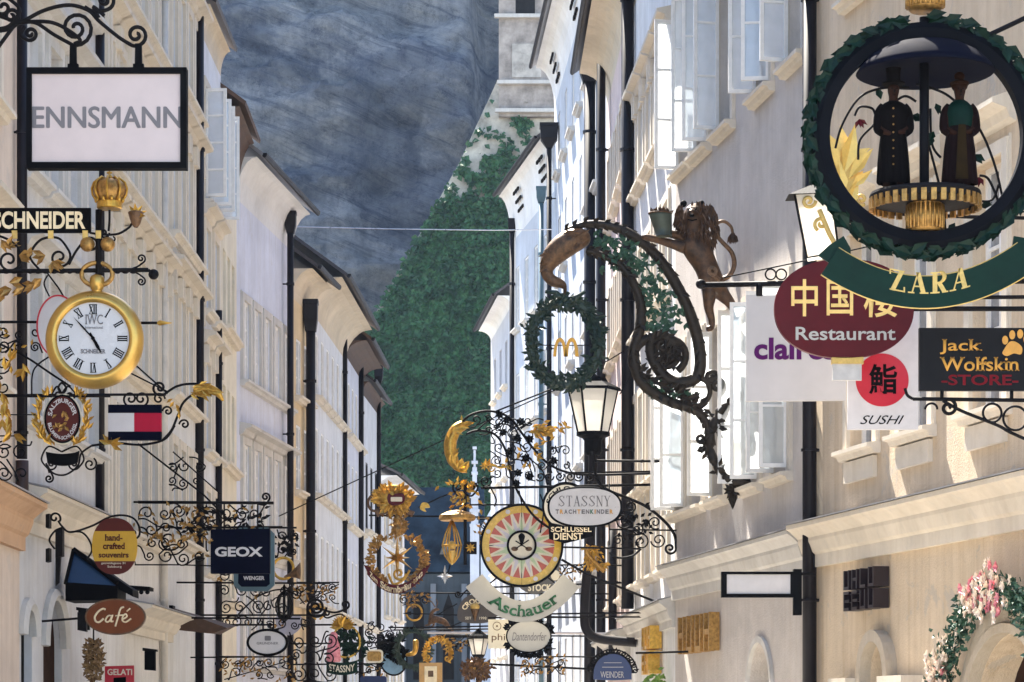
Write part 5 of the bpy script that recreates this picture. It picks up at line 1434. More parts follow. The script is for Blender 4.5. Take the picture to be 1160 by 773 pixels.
mb = s.mb(); mb.plate([(578, 640)] + [(606+28*math.cos(R(180-180*i/16)), 640+33*math.sin(R(180*i/16))) for i in range(1, 16)] + [(634, 640), (640, 612), (572, 612)], -1, 1); bd = s.put(mb, 'board', simple('charcoal_board', (.10, .10, .105), .5))
s.text('STOCK', 598, 662, 625, 670, -1.3, 'offwhite', bd, bold=.04, ext=.2)
mb = s.mb(); mb.plate(ell(629, 652, 5, 6, 16), -1.5, -1); s.put(mb, 'moon_emblem', 'offwhite', bd)
mb = s.mb(); mb.tube([(636, 620), (wr(54), 622)], 1.2); s.put(mb, 'arm', 'iron')

# ---- lower middle: parlour sign, deer, lamp, square and oval signs
s = Sign('ice_parlour_sign', 'round dark sign with arched gold lettering and an ice cone left of the ribbon', 'shop sign', 540, 690, 56.0)
mb = s.mb(); mb.plate(cr([(519, 702), (519, 690), (525, 679), (536, 673), (548, 674), (558, 682), (562, 692), (561, 702), (548, 706), (530, 706)], 5, True), -1, 1); bd = s.put(mb, 'board', simple('umber_board', (.055, .045, .045), .45))
s.text('CROCOM', 0, 0, 100, 10, -1.3, 'cream', bd, bold=.03, ext=.2, warp=warp_top(540, 694, 12, 10, 6, R(-165), R(-25), 0, 100, 0, 10))
mb = s.mb(); mb.lathe([(.4, 704), (4.4, 692), (5, 690)], 538, 12, -2); s.put(mb, 'cone', 'copper', bd); mb = s.mb(); mb.ball(538, 688, 5.4, 4.6, -2); s.put(mb, 'ice_ball', 'goldpaint', bd, True)
s.text('SEIT', 527, 699, 534, 702, -1.3, 'offwhite', bd, ext=.15); s.text('1998', 543, 699, 551, 702, -1.3, 'offwhite', bd, ext=.15)
mb = s.mb(); mb.tube([(540, 674), (540, 666), (wr(56), 660)], 1.1); mb.tube(curl([(522, 676), (530, 668), (540, 668)], 4, 1, 0, 1), .9); s.put(mb, 'arm', 'iron')
s = Sign('running_deer_sign', 'small tan leaping deer cutout on a thin arrow rod at the street end', 'ornament', 497, 700, 60.0)
me = skin_mesh('deer', [s.mb().q(*p) for p in ((488, 702, 0), (496, 702, 0), (504, 705, 0), (510, 712, 0), (514, 716, 0), (486, 708, 0), (481, 709, 0), (489, 694, 0), (494, 690, 0), (498, 691, 0), (492, 708, 1.5), (486, 712, 2))], [(0, 1), (1, 2), (2, 3), (3, 4), (0, 5), (5, 6), (1, 7) if False else (0, 7), (7, 8), (8, 9), (0, 10), (10, 11)], [x*s.k for x in (4, 4.2, 4, 1.6, .8, 1.6, .8, 2, 2.4, .9, 1.4, .7)], 0, 1)
add_mesh('deer_body', me, 'copper', s.root)
mb = s.mb(); mb.tube([(493, 688), (490, 683), (487, 680)], .6); mb.tube([(494, 688), (496, 683), (494, 679)], .6); s.put(mb, 'antlers', 'copper')
mb = s.mb(); mb.tube([(462, 695), (518, 697), (wr(60), 700)], .8); mb.tube([(497, 696), (518, 684)], .7); mb.tube([(496, 716), (530, 702), (590, 680)], .7); mb.plate([(456, 695), (466, 692.6), (466, 697.4)], -.6, .6); s.put(mb, 'arrow_rod', 'iron')
mb = s.mb(); mb.tube([(484, 717), (556, 717), (wr(60), 718)], 1.5); s.put(mb, 'white_bar', 'white')
s = Sign('small_street_lamp', 'smaller white glass street lantern at the bottom centre of the street', 'street lamp', 542, 735, 58.0)
def lantern(s, cx, yt, yb_, wt, wb, roof=True, bars=(-1, 0, 1), panes='lampglass', n=6):
    mb = s.mb(); vt = []; vb = []
    for i in range(n):
        a = 2*PI*i/n + PI/n*0; vt.append(mb.q(cx+wt*math.cos(a), yt, wt*math.sin(a))); vb.append(mb.q(cx+wb*math.cos(a), yb_, wb*math.sin(a)))
    mb.add(vt+vb, [(i, (i+1) % n, n+(i+1) % n, n+i) for i in range(n)]); gl_ = s.put(mb, 'glass', panes)
    mb = s.mb()
    for i in range(n):
        a = 2*PI*i/n
        mb.tube([(cx+wt*math.cos(a), yt, wt*math.sin(a)), (cx+wb*math.cos(a), yb_, wb*math.sin(a))], wt*.045, 5)
    for r, y in ((wt, yt), (wb, yb_)): mb.tube([(cx+r*math.cos(2*PI*i/n), y, r*math.sin(2*PI*i/n)) for i in range(n)], wt*.05, 5, True)
    s.put(mb, 'glazing_bars', 'black')
lantern(s, 542, 723, 742, 12, 7)
mb = s.mb(); mb.lathe([(1, 712), (4, 715), (10, 720), (13.5, 723), (12, 724)], 542, 6); s.put(mb, 'roof', 'black'); mb = s.mb(); mb.lathe([(7.5, 742), (6, 745), (2, 748)], 542, 8); mb.tube([(542, 745), (542, 752), (wr(58), 760)], 1.4); s.put(mb, 'arm', 'iron')
s = Sign('gilded_foliage_ball', 'brown gilded ball of curling foliage under the small street lantern', 'ornament', 540, 760, 57.5)
mb = s.mb()
for i in range(130):
    a = g.uniform(0, 6.3); r = g.random()**.5; mb.leaf(540+17*r*math.cos(a), 759+11*r*math.sin(a), g.uniform(0, 6.3), 8, 4, g.uniform(-6, 6), .8, g)
s.put(mb, 'foliage', 'copper'); mb = s.mb()
for i in range(9): mb.tube(spiral(540+g.uniform(-13, 13), 759+g.uniform(-7, 7), 5, g.uniform(0, 6), 1.3), .9)
s.put(mb, 'curls', 'oldgold', smooth=True); mb = s.mb(); mb.tube([(540, 748), (540, 800)], 1.2); s.put(mb, 'stem', 'iron')
s = Sign('square_white_sign', 'square cream board with a small seal and thin brown lowercase lettering', 'shop sign', 563, 719, 52.5)
mb = s.mb(); mb.plate([(553, 702), (584, 702), (584, 735), (553, 735)], -1.5, 1.5); bd = s.put(mb, 'board', 'offwhite')
s.text('phil', 557, 718, 575, 728, -1.7, 'copper', bd, ext=.15)
mb = s.mb(); mb.ring(563, 709.5, 4.2, 4.9, -1.9, -1.5, 20); mb.plate(ell(563, 709.5, 1.1, 1.1, 10), -1.9, -1.5); s.put(mb, 'seal', 'copper', bd)
mb = s.mb(); mb.tube([(553, 700), (wr(52.5), 699)], 1.1); s.put(mb, 'arm', 'iron')
s = Sign('leaf_framed_oval_sign', 'pale grey oval sign with script name framed by black leaves', 'shop sign', 599, 721, 51.8)
mb = s.mb(); mb.plate(ell(599, 721, 25, 18, 44), -1.5, 1.5); bd = s.put(mb, 'board', 'grey')
mb = s.mb(); mb.ring(599, 721, 24.4, 26, -2.2, 2.2, 48, ry=19); s.put(mb, 'rim', 'black')
s.text('Dantendorfer', 580, 716.5, 619, 726, -1.7, 'letter_grey', bd, shear=.3, ext=.15)
for y0, a0, a1 in ((0, -160, -20), (0, 20, 160)):
    mb = s.mb()
    for i in range(44):
        a = R(a0 + (a1-a0)*g.random()); mb.leaf(599+25*math.cos(a), 721+18.5*math.sin(a), a+g.uniform(-1.3, 1.3), 8, 5, -3, .4, g)
    s.put(mb, 'leaf_garland', 'black')
mb = s.mb(); mb.tube([(599, 700), (599, 696), (wr(51.8), 694)], 1.1); s.put(mb, 'arm', 'iron')
s = Sign('boot_wreath_sign', 'gold boot hanging inside a ring of dark leaves near the bottom centre', 'shop sign', 468, 735, 58.0)
mb = s.mb(); mb.tube(ell(468, 735, 17, 19, 30), 1.6, 6, True)
for i in range(150): a = g.uniform(0, 6.3); mb.leaf(468+17*math.cos(a)+g.uniform(-2, 2), 735+19*math.sin(a)+g.uniform(-2, 2), a+g.uniform(-1.6, 1.6), 7, 4, g.uniform(-2, 2), .5, g)
s.put(mb, 'leaf_ring', 'wreathleaf')
me = skin_mesh('boot', [s.mb().q(*p) for p in ((471, 724, 0), (471, 734, 0), (470, 740, 0), (463, 742, 0), (459, 742.5, 0))], [(0, 1), (1, 2), (2, 3), (3, 4)], [x*s.k for x in (4, 3.6, 3.4, 2.6, 1.6)], 0, 1); add_mesh('boot', me, 'gold', s.root)
mb = s.mb(); mb.tube([(468, 716), (468, 712), (440, 711), (480, 711), (620, 708)], 1.0); s.put(mb, 'arm', 'iron')
s = Sign('dark_leaf_cluster_sign', 'pale blue disc overgrown by dark leaves left of the gold boot', 'shop sign', 445, 742, 59.0)
mb = s.mb(); mb.plate(ell(446, 748, 14, 16, 30), -1, 1); s.put(mb, 'disc', simple('sky_blue_enamel', (.20, .36, .52), .35))
mb = s.mb()
for i in range(120): mb.leaf(444+g.gauss(0, 7), 735+g.gauss(0, 7), g.uniform(0, 6.3), 9, 5, g.uniform(-4, -1), .5, g)
s.put(mb, 'leaves', 'black'); mb = s.mb(); mb.tube(ell(446, 748, 15, 17, 30), 1.2, 6, True); mb.tube([(446, 731), (446, 714), (620, 712)], .9); filigree(mb, 415, 706, 450, 728, 11, .7, 71); s.put(mb, 'arm', 'iron', smooth=True)
s = Sign('baroque_frame_sign', 'gilded baroque openwork frame above a tan square board at bottom', 'shop sign', 489, 750, 56.5)
mb = s.mb(); mb.plate([(475, 751), (501, 751), (501, 790), (475, 790)], -3, 3); bd = s.put(mb, 'board', simple('honey_board', (.52, .30, .10), .5))
mb = s.mb(); mb.plate([(481, 755), (495, 755), (495, 775), (481, 775)], -3.5, -3); pn = s.put(mb, 'inner_panel', 'cream', bd); mb = s.mb(); mb.plate([(485, 760), (491, 760), (491, 767), (485, 767)], -3.8, -3.5); s.put(mb, 'motif', 'copper', bd)
mb = s.mb()
for i in range(110):
    a = R(g.uniform(150, 390)); mb.leaf(496+12*math.cos(a), 740+14*math.sin(a), a+g.uniform(-1, 1), 7, 4, g.uniform(-1, 1), .6, g)
for q in range(6): mb.tube(spiral(496+12*math.cos(R(160+45*q)), 740+14*math.sin(R(160+45*q)), 4.5, q, 1.3), 1.1)
s.put(mb, 'openwork', 'gold'); mb = s.mb(); mb.tube([(496, 726), (496, 722), (620, 721)], 1.0); s.put(mb, 'arm', 'iron')

# ---- round locksmith sign and the white oval in front of it
s = Sign('locksmith_sign', 'dark round sign with cream rim lettering and black banner behind the white oval', 'shop sign', 645, 575, 49.2)
mb = s.mb(); mb.plate(ell(641, 574, 27, 28, 44), -1, 1); bd = s.put(mb, 'board', 'black')
mb = s.mb(); mb.ring(641, 574, 16, 24.5, -1.5, -1, 44); s.put(mb, 'gold_band', 'offwhite', bd)
s.text('SCHLOSSER', 0, 0, 100, 10, -1.8, 'black', bd, bold=.03, ext=.2, warp=warp_top(641, 574, 17.5, 17.5, 5.5, R(-170), R(-10), 0, 100, 0, 10))
mb = s.mb(); mb.plate([(621, 592), (640, 596), (672, 594), (672, 608), (640, 616), (622, 611)], -3, -1.2); b2 = s.put(mb, 'banner', 'black')
s.text('SCHLÜSSEL', 624, 596, 670, 603, -3.3, 'cream', b2, bold=.02, ext=.2); s.text('DIENST', 627, 604, 660, 612, -3.3, 'cream', b2, bold=.02, ext=.2)
mb = s.mb(); mb.tube([(641, 546), (641, 536), (wr(49.2), 534)], 1.2); s.put(mb, 'arm', 'iron')

Y = 47.9
s = Sign('white_oval_shop_sign', 'white oval sign with serif capitals and colourful second line on sweeping iron arm', 'shop sign', 662, 575, Y)
sq_ = lambda rx, ry: [(662.5 + rx*abs(math.cos(a))**.8*(1 if math.cos(a) > 0 else -1), 574.5 + ry*abs(math.sin(a))**.86*(1 if math.sin(a) > 0 else -1)) for a in [2*PI*(i+.5)/56 for i in range(56)]]
mb = s.mb(); mb.plate(sq_(40, 21), -2, 2)
bd = s.put(mb, 'board', 'white')
mb = s.mb(); pts = sq_(40.8, 21.8); mb.tube(pts, 1.7, 8, True); s.put(mb, 'rim', 'black')
# thin serif capitals drawn stroke by stroke
def serif_caps(s, word, x0, x1, yt, yb_, d, mat, par, thick, thin):
    mb = s.mb(); n = len(word); cw_ = (x1-x0)/n; H = yb_-yt
    bar = lambda xa, ya, xb, yb2, w_: mb.plate([(xa-w_/2, ya), (xa+w_/2, ya), (xb+w_/2, yb2), (xb-w_/2, yb2)], d-.3, d)
    hb = lambda xa, xb, y, h: mb.plate([(xa, y-h/2), (xb, y-h/2), (xb, y+h/2), (xa, y+h/2)], d-.32, d)
    for i, c in enumerate(word):
        a = x0+cw_*i+cw_*.13; b = x0+cw_*(i+1)-cw_*.13; m_ = (a+b)/2; e = thick*.55
        if c == 'T': bar(m_, yt, m_, yb_, thick); hb(a, b, yt+thin/2, thin); hb(m_-thick*1.2, m_+thick*1.2, yb_-thin/2, thin); bar(a+thin/2, yt, a+thin/2, yt+H*.22, thin); bar(b-thin/2, yt, b-thin/2, yt+H*.22, thin)
        elif c == 'A': bar(m_, yt, a+thin, yb_, thin); bar(m_, yt, b-thick/2, yb_, thick); hb(a+cw_*.16, b-cw_*.16, yt+H*.66, thin); hb(a-e, a+thin+e, yb_-thin/2, thin); hb(b-thick-e*.6, b+e, yb_-thin/2, thin)
        elif c == 'N': bar(a+thin, yt, a+thin, yb_, thin); bar(b-thin, yt, b-thin, yb_, thin); bar(a+thick/2, yt, b-thick/2, yb_, thick); hb(a-e, a+thin*2+e, yb_-thin/2, thin); hb(b-e-thin, b+e, yt+thin/2, thin); hb(a-e, a+e, yt+thin/2, thin)
        elif c == 'Y': bar(a+thick/2, yt, m_, yt+H*.55, thick); bar(b-thin/2, yt, m_, yt+H*.55, thin); bar(m_, yt+H*.52, m_, yb_, thick); hb(a-e, a+thick+e, yt+thin/2, thin); hb(b-e-thin, b+e, yt+thin/2, thin); hb(m_-thick*1.2, m_+thick*1.2, yb_-thin/2, thin)
        elif c == 'S':
            sp_ = cr([(b-thin, yt+H*.24), (m_+cw_*.08, yt+thin/2), (a+cw_*.08, yt+H*.2), (m_, yt+H*.5), (b-cw_*.06, yt+H*.78), (m_-cw_*.06, yb_-thin/2), (a, yb_-H*.24)], 6)
            mb.tube([(p[0], p[1], d-.1) for p in sp_], [thin/2+(thick-thin)/2*math.sin(PI*j/(len(sp_)-1))**2 for j in range(len(sp_))], 6)
            bar(b-thin, yt, b-thin, yt+H*.26, thin); bar(a, yb_-H*.26, a, yb_, thin)
        elif c == 'Z': hb(a, b, yt+thin/2, thin); hb(a, b, yb_-thin/2, thin); bar(b-thick*.6, yt, a+thick*.6, yb_, thick); bar(a+thin/2, yt, a+thin/2, yt+H*.25, thin); bar(b-thin/2, yb_-H*.25, b-thin/2, yb_, thin)
        elif c == 'R':
            bar(a+thick*.8, yt, a+thick*.8, yb_, thick); hb(a-e*.4, a+thick*1.8, yb_-thin/2, thin); hb(a-e*.4, m_, yt+thin/2, thin); hb(a+thick, m_, yt+H*.5, thin)
            arc = [(m_, yt+thin/2)] + [(m_+(b-m_-thick/2)*math.cos(R(q)), yt+H*.25+H*.25*math.sin(R(q))) for q in range(-80, 81, 20)] + [(m_, yt+H*.5)]
            mb.tube([(p[0], p[1], d-.1) for p in arc], [thin/2+(thick-thin)/2*math.sin(PI*j/(len(arc)-1)) for j in range(len(arc))], 6)
            bar(m_, yt+H*.5, b-thick*.4, yb_, thick); hb(b-thick, b+e*.6, yb_-thin/2, thin)
    return s.put(mb, 'lettering', mat, par)
serif_caps(s, 'STASSNY', 632, 692, 562, 574, -2.05, 'letter_grey', bd, 1.3, .55)
kx = 629.0
for q, c in enumerate('TRACHTENKINDER'):
    s.text(c, kx+.3, 577.5, kx+(4.2 if c != 'I' else 1.6), 582.5, -2.2, ['letter_grey', 'sign_orange', 'letter_grey', 'letter_grey', 'letter_grey', 'sign_orange', 'letter_grey', 'letter_grey', 'greenletter', 'sign_orange', 'letter_grey', 'letter_grey', 'letter_grey', 'sign_orange'][q], bd, bold=.04, ext=.2)
    kx += 4.9 if c != 'I' else 2.4
mb = s.mb()
mb.tube(cr([(672, 512), (673, 530), (678, 546), (690, 556), (710, 564), (732, 574), (752, 590), (764, 606), (766, 622)]) , 1.9)
mb.tube(tail((766, 622), (-.1, 1), 7, 1, 1.4), 1.5)
mb.tube([(672, 522), (wr(Y), 523)], 1.5); mb.ball(727, 522.5, 3, 2); mb.tube([(690, 600), (wr(Y), 601)], 1.0); mb.tube([(690, 548), (690, 618)], .9)
for cx, cy, r, a, d_ in ((706, 590, 10, 0, 1), (714, 574, 7, 2, -1), (742, 592, 8, 1, 1), (746, 612, 9, 3, -1), (722, 600, 7, 5, 1), (700, 612, 7, 1, -1), (726, 614, 10, 4, 1), (683, 580, 5, 0, 1)): mb.tube(spiral(cx, cy, r, a, 1.6, d_), 1.0)
mb.tube(cr([(700, 568), (704, 580), (698, 590)]), 1.0); mb.tube(cr([(690, 626), (700, 632), (716, 630), (726, 622)]), 1.4); mb.tube(cr([(706, 600), (718, 606), (730, 604)]), 1)
for i in range(44): mb.leaf(720+g.gauss(0, 10), 598+g.gauss(0, 12), g.uniform(0, 6.3), 7, 4, -1, .5, g)
s.put(mb, 'arm', 'iron', smooth=True)
s = Sign('gilded_eagle', 'small gilded eagle ornament on the lamp pole below the black banner', 'ornament', 672, 632, 54.6)
mb = s.mb()
for i in range(150): mb.leaf(671+g.gauss(0, 4), 630+g.uniform(-12, 14), g.uniform(.3, 2.6), 6.5, 2.4, -7+g.uniform(-1, 1), .5, g)
for i in range(40): mb.leaf(680+g.uniform(-6, 6), 640+g.uniform(-3, 5), g.uniform(0, 1), 6.5, 2.4, -7, .5, g)
s.put(mb, 'feathers', 'gold'); mb = s.mb(); mb.tube(cr([(666, 618, -7), (664, 626, -7), (672, 636, -7), (684, 648, -7)]), 2.6); s.put(mb, 'body', 'oldgold', smooth=True)

# ---- street lamp on its curved wall pole
s = Sign('street_lamp', 'big black street lamp with tapered white glass below the leaf wreath', 'street lamp', 672, 465, 55.0)
lantern(s, 672, 441, 491, 28, 17)
mb = s.mb(); mb.lathe([(3, 424), (6, 428), (14, 428), (17, 433), (31, 440), (32, 443), (28, 443)], 672, 6); s.put(mb, 'roof', 'black')
mb = s.mb(); mb.lathe([(19, 490), (19, 494), (12, 497), (10, 500), (10, 512), (8, 516)], 672, 12); s.put(mb, 'collar', 'black')
mb = s.mb(); mb.tube(cr([(672, 495), (671, 560), (668, 620), (664, 660), (662, 700), (666, 716), (680, 724), (wr(55.0)-1, 728)], 10), 5.4, 12); s.put(mb, 'pole', 'pipe', smooth=True)
mb = s.mb(); mb.tube([(702, 447), (730, 400), (wr(55), 380)], .7); s.put(mb, 'stay', 'iron')
s = Sign('street_wires', 'two thin dark stay wires slanting up toward the street lamp', 'wire', 560, 470, 55.5)
mb = s.mb(); mb.tube([(wl(55.5)+60, 585), (500, 500), (640, 437)], .7, 5); s.put(mb, 'wire', 'iron'); mb = s.mb(); mb.tube([(645, 430), (690, 408), (wr(55.5), 390)], .7, 5); s.put(mb, 'wire', 'iron')

# ---- the horn shaped scroll arm, wreath and lion
Y = 42.6
s = Sign('horn_scroll_arm', 'huge bronze bracket of leafy scrolls with animal head tip holding the wreath', 'bracket', 830, 550, Y)
mb = s.mb()
outer = cr([(640, 262), (664, 254), (690, 256), (712, 264), (736, 282), (756, 306), (772, 334), (784, 362), (792, 392), (793, 418), (786, 430), (768, 434), (752, 426), (740, 408), (737, 392), (744, 384), (756, 384), (764, 394), (762, 406), (752, 410)], 7)
inner = cr([(664, 284), (684, 290), (704, 302), (718, 322), (726, 344), (726, 366), (722, 384), (718, 400), (722, 424), (736, 442), (760, 456), (780, 462), (794, 470), (802, 486), (800, 500)], 7)
mb.tube(outer, [2.8+4.2*math.sin(PI*min(1, i/len(outer)*1.0))**.7 for i in range(len(outer))], 9)
mb.tube(inner, [3.0+3.6*math.sin(PI*i/(len(inner)-1)) for i in range(len(inner))], 9)
mb.tube(cr([(722, 424), (716, 408), (724, 390), (744, 380), (762, 386), (770, 400)], 8), 5.4, 9)
mb.tube(spiral(757, 402, 21, R(60), 2.2, -1, .12, 50), [4.6-2.0*i/50 for i in range(51)], 8)
mb.tube(tail((800, 498), (-.2, 1), 6, 1, 1.3), 2.2)
mb.tube(cr([(846, 446), (832, 452), (816, 466), (806, 488), (806, 514), (816, 534), (828, 545), (850, 549)], 8), [3, 4.4, 5, 5.4, 5.8, 5.6]*9 + [5]*3, 9)
mb.tube(cr([(768, 434), (784, 428), (800, 432), (804, 446), (796, 458), (780, 462)], 8), 3.2, 8)
mb.tube(spiral(812, 436, 10, PI, 1.4, 1), 3.0, 8); mb.tube(spiral(806, 428, 8, 0, 1.3, -1), 2.6, 8)
arm = s.put(mb, 'scrolls', 'darkbronze', smooth=True)
mb = s.mb()
for c in (outer, inner):
    for i in range(0, len(c)-8, 3):
        a = math.atan2(c[i+1][1]-c[i][1], c[i+1][0]-c[i][0])
        for sg in (-1, 1): mb.leaf(c[i][0], c[i][1], a+sg*.7, 12, 6, g.uniform(-7, 0), .7, g)
for i in range(40): t = i/40; mb.leaf(806+8*math.sin(t*9), 470+70*t, g.uniform(0, 6.3), 12, 6, g.uniform(-6, 1), .6, g)
for i in range(60): mb.leaf(757+g.gauss(0, 6), 402+g.gauss(0, 6), g.uniform(0, 6.3), 11, 6, g.uniform(-8, -2), .6, g)
for i in range(70): t = g.random(); mb.leaf(722+70*t+g.uniform(-3, 3), 424+40*t+g.uniform(-5, 5), g.uniform(-1, 1), 13, 6, g.uniform(-8, 0), .6, g)
for i in range(12): mb.leaf(830, 556, i*.55, 12, 6, -2, .5, g)
mb.leaf(830, 556, PI/2, 22, 10, -2, .2, g); mb.leaf(830, 556, PI/2, 22, 10, 2, .2, g)
s.put(mb, 'acanthus_leaves', 'darkbronze')
me = skin_mesh('horn', [s.mb().q(*p) for p in ((670, 268, 0), (655, 270, 0), (640, 277, 0), (627, 289, 0), (619, 302, 0), (619, 313, 0), (628, 320, 0), (638, 322, 0), (641, 328, 0))], [(i, i+1) for i in range(8)], [x*s.k for x in (8, 15, 16.5, 14.5, 10, 7.5, 7.5, 5.2, 2.6)])
add_mesh('beast_head', me, 'copper', s.root)
mb = s.mb()
for i in range(70):
    t = g.random(); x = 668-46*t; y = 266+30*t*t+g.uniform(-8, 10); mb.leaf(x, y, math.atan2(.55, -1)+g.uniform(-.35, .35), 15, 5, -12+6*t+g.uniform(-2, 2), .3, g)
s.put(mb, 'feather_relief', 'copper')
for (xa, ya), (xb_, yb_) in (((830, 545), (wr(Y)+4, 546)), ((846, 446), (wr(Y)+4, 446))):
    mb = s.mb(); mb.tube([(xa, ya), (xb_, yb_)], 4, 8); s.put(mb, 'wall_tie', 'iron')
mb = s.mb(); ivp = [(686, 275), (700, 280), (718, 290), (732, 300), (744, 318), (752, 340), (750, 362), (744, 378), (760, 362), (740, 350), (736, 330), (696, 290)]
tagl = s.mb()
for i in range(150):
    a = g.choice(ivp); x = a[0]+g.gauss(0, 8); y = a[1]+g.gauss(0, 9); an = g.uniform(0, 6.3)
    for q in (-.7, 0, .7): mb.leaf(x, y, an+q, 8.5, 4.6, g.uniform(-4, 4), .6, g)
for i in range(60):
    x = g.uniform(728, 790); y = 438+ (x-728)*.25+g.gauss(0, 4); an = g.uniform(0, 6.3)
    for q in (-.7, 0, .7): mb.leaf(x, y, an+q, 7, 4, g.uniform(-4, 4), .6, g)
mb.tube(cr([(684, 272), (704, 282), (730, 300), (746, 330), (750, 360), (746, 384)]), 1.1)
s.put(mb, 'vine_leaves', 'ivyleaf')

s = Sign('leaf_wreath', 'dark green leaf wreath with a bow and golden arches letter inside', 'wreath', 640, 388, Y-.05)
cx, cy = 640, 389
mb = s.mb(); mb.tube(ell(cx, cy, 39, 47, 48), 5.2, 8, True)
for i in range(1050):
    a = g.uniform(0, 2*PI); rr = 38.5+g.gauss(0, 3.3); an = a + PI/2 + g.gauss(0, .95)
    mb.leaf(cx+rr*math.cos(a), cy+(rr+8)*math.sin(a), an, g.uniform(6.5, 11), g.uniform(3.5, 5.5), g.uniform(-8, 7), .8, g)
wre = s.put(mb, 'leaves', 'wreathleaf')
mb = s.mb()
for an, L_ in ((-.35, 24), (PI+.35, 24), (-.05, 17), (PI+.1, 17), (1.1, 17), (2.0, 17)):
    ux, uy = math.cos(an), math.sin(an); mb.tube([(640, 340, -7), (640+ux*L_*.5-uy*3, 340+uy*L_*.5+ux*3, -9), (640+ux*L_, 340+uy*L_, -7)], [1.5, 3.2, 2.2], 6, flat=.4)
mb.ball(640, 340, 4, 4, -7); s.put(mb, 'bow', 'wreathleaf', smooth=True)
mb = s.mb(); mb.tube([(640, 324), (640, 342)], 2.4); s.put(mb, 'hook', 'bronze')
mb = s.mb()
def arch_letter(mb, x0, x1):
    m = 18; T = lambda t: (x0+(x1-x0)*t)
    o = [(T(t/m), 404-21*(max(0, 1-abs(2*t/m-1)**2.4))**.62) for t in range(m+1)]
    i_ = [((x0+x1)/2 + ((x0+x1)/2*0 + (T(t/m)-(x0+x1)/2)*.52), 404-16.8*(max(0, 1-abs(2*t/m-1)**2.4))**.62) for t in range(m+1)]
    for j in range(m): mb.plate([o[j], o[j+1], i_[j+1], i_[j]], -2, 2)
arch_letter(mb, 626.5, 642.2); arch_letter(mb, 639.8, 655.5); s.put(mb, 'letter', simple('golden_letter', (.72, .36, .03), .4, .1))
mb = s.mb(); mb.tube([(604, 391), (626, 391, 3)], .6); mb.tube([(655, 391, 3), (676, 391)], .6); mb.tube([(626, 391, 3), (655, 391, 3)], .6); s.put(mb, 'letter_rod', 'iron')

s = Sign('lion_statue', 'bronze lion standing upright on the scroll arm holding up a green pail', 'statue', 812, 366, Y-.4)
J = [(806, 316, 0, 13), (800, 300, 0, 13.5), (792, 284, 0, 15.5), (786, 268, 0, 13), (786, 250, 0, 11.5), (783, 241, -9, 6.5), (782, 246, -15, 3.6),
     (776, 282, -4, 7.5), (762, 278, -6, 5.6), (746, 273, -6, 4.6), (732, 270, -5, 4.4), (726, 269, -5, 3),
     (774, 270, 4, 7), (766, 266, 0, 5.5), (757, 266, -4, 4.6), (753, 260, -6, 3.6),
     (804, 332, -5, 9.5), (802, 350, -6, 5.8), (806, 362, -4, 4.2), (806, 372, -5, 4.2), (800, 375, -9, 3.4),
     (816, 330, 5, 9.8), (828, 343, 4, 6.2), (833, 352, 5, 4.2), (836, 358, 4, 4.0), (831, 361, -1, 3.2)]
E_ = [(0, 1), (1, 2), (2, 3), (3, 4), (4, 5), (5, 6), (2, 7), (7, 8), (8, 9), (9, 10), (10, 11), (2, 12), (12, 13), (13, 14), (14, 15), (0, 16), (16, 17), (17, 18), (18, 19), (19, 20), (0, 21), (21, 22), (22, 23), (23, 24), (24, 25)]
me = skin_mesh('lion_body', [s.mb().q(*p[:3]) for p in J], E_, [p[3]*s.k for p in J], 0)
add_mesh('lion_body', me, 'bronze', s.root)
mb = s.mb()
mb.ball(788, 250, 16, 20, 3, 12)
for i in range(620):
    t = g.random(); a = g.uniform(0, 2*PI); y = 230+54*t; rx = 9+13*math.sin(PI*min(1, .25+t*.75))
    x = 787+t*7+rx*math.cos(a); d = 3+rx*.9*math.sin(a)
    if d < -5 and 231 < y < 260 and abs(x-783) < 10: continue
    mb.leaf(x, y, PI/2+g.uniform(-.45, .45)-.15*math.cos(a), g.uniform(8, 13), 3.4, d, .4, g)
s.put(mb, 'mane', 'bronze')
mb = s.mb()
for x in (779, 787): mb.ball(x, 240, 1.3, 1.2, -15.5)
mb.ball(782.5, 248, 3, 2, -18.5); mb.tube([(778, 252, -17), (783, 253.5, -18.5), (788, 252, -17)], .8)
for x in (774, 794): mb.ball(x, 232, 4, 4, -5)
s.put(mb, 'face', 'black', smooth=True)
mb = s.mb(); tl_ = cr([(814, 318, 4), (826, 312, 4), (832, 300, 3), (829, 286, 2), (818, 274, 1), (809, 263, 0), (811, 254, 0), (820, 251, 0), (828, 257, 0), (830, 265, 0)], 7); mb.tube(tl_, [3.2-1.6*i/len(tl_) for i in range(len(tl_))], 8); s.put(mb, 'tail', 'copper', smooth=True)
mb = s.mb()
for q in range(22): mb.leaf(830+g.uniform(-2, 2), 264, PI/2+g.uniform(-.5, .5), 13, 4, g.uniform(-3, 3), .5, g)
s.put(mb, 'tail_tuft', 'bronze')
mb = s.mb(); mb.tube([(803, 316, 13), (807, 314, -14), (814, 320, -13)], 3, 6); mb.ring(806, 310, 2, 6, -16, -13, 18); s.put(mb, 'belt', 'copper')
s = Sign('pail', 'green grey tapered pail raised in the paw of the bronze lion', 'pail', 751, 266, Y-.65)
mb = s.mb(); mb.lathe([(9, 268), (10.5, 258), (12.5, 246), (13, 241), (11.8, 241), (10, 256), (8, 266)], 752, 20)
mb.v = [Vector((v.x + (v.z)*-.18, v.y, v.z)) for v in mb.v]; s.put(mb, 'body', simple('verdigris_pail', (.085, .10, .075), .5, .4), smooth=True)
mb = s.mb(); mb.tube([(752+12.8*math.cos(2*PI*i/24)-4.2, 242, 12.8*math.sin(2*PI*i/24)) for i in range(24)], 1.1, 6, True)
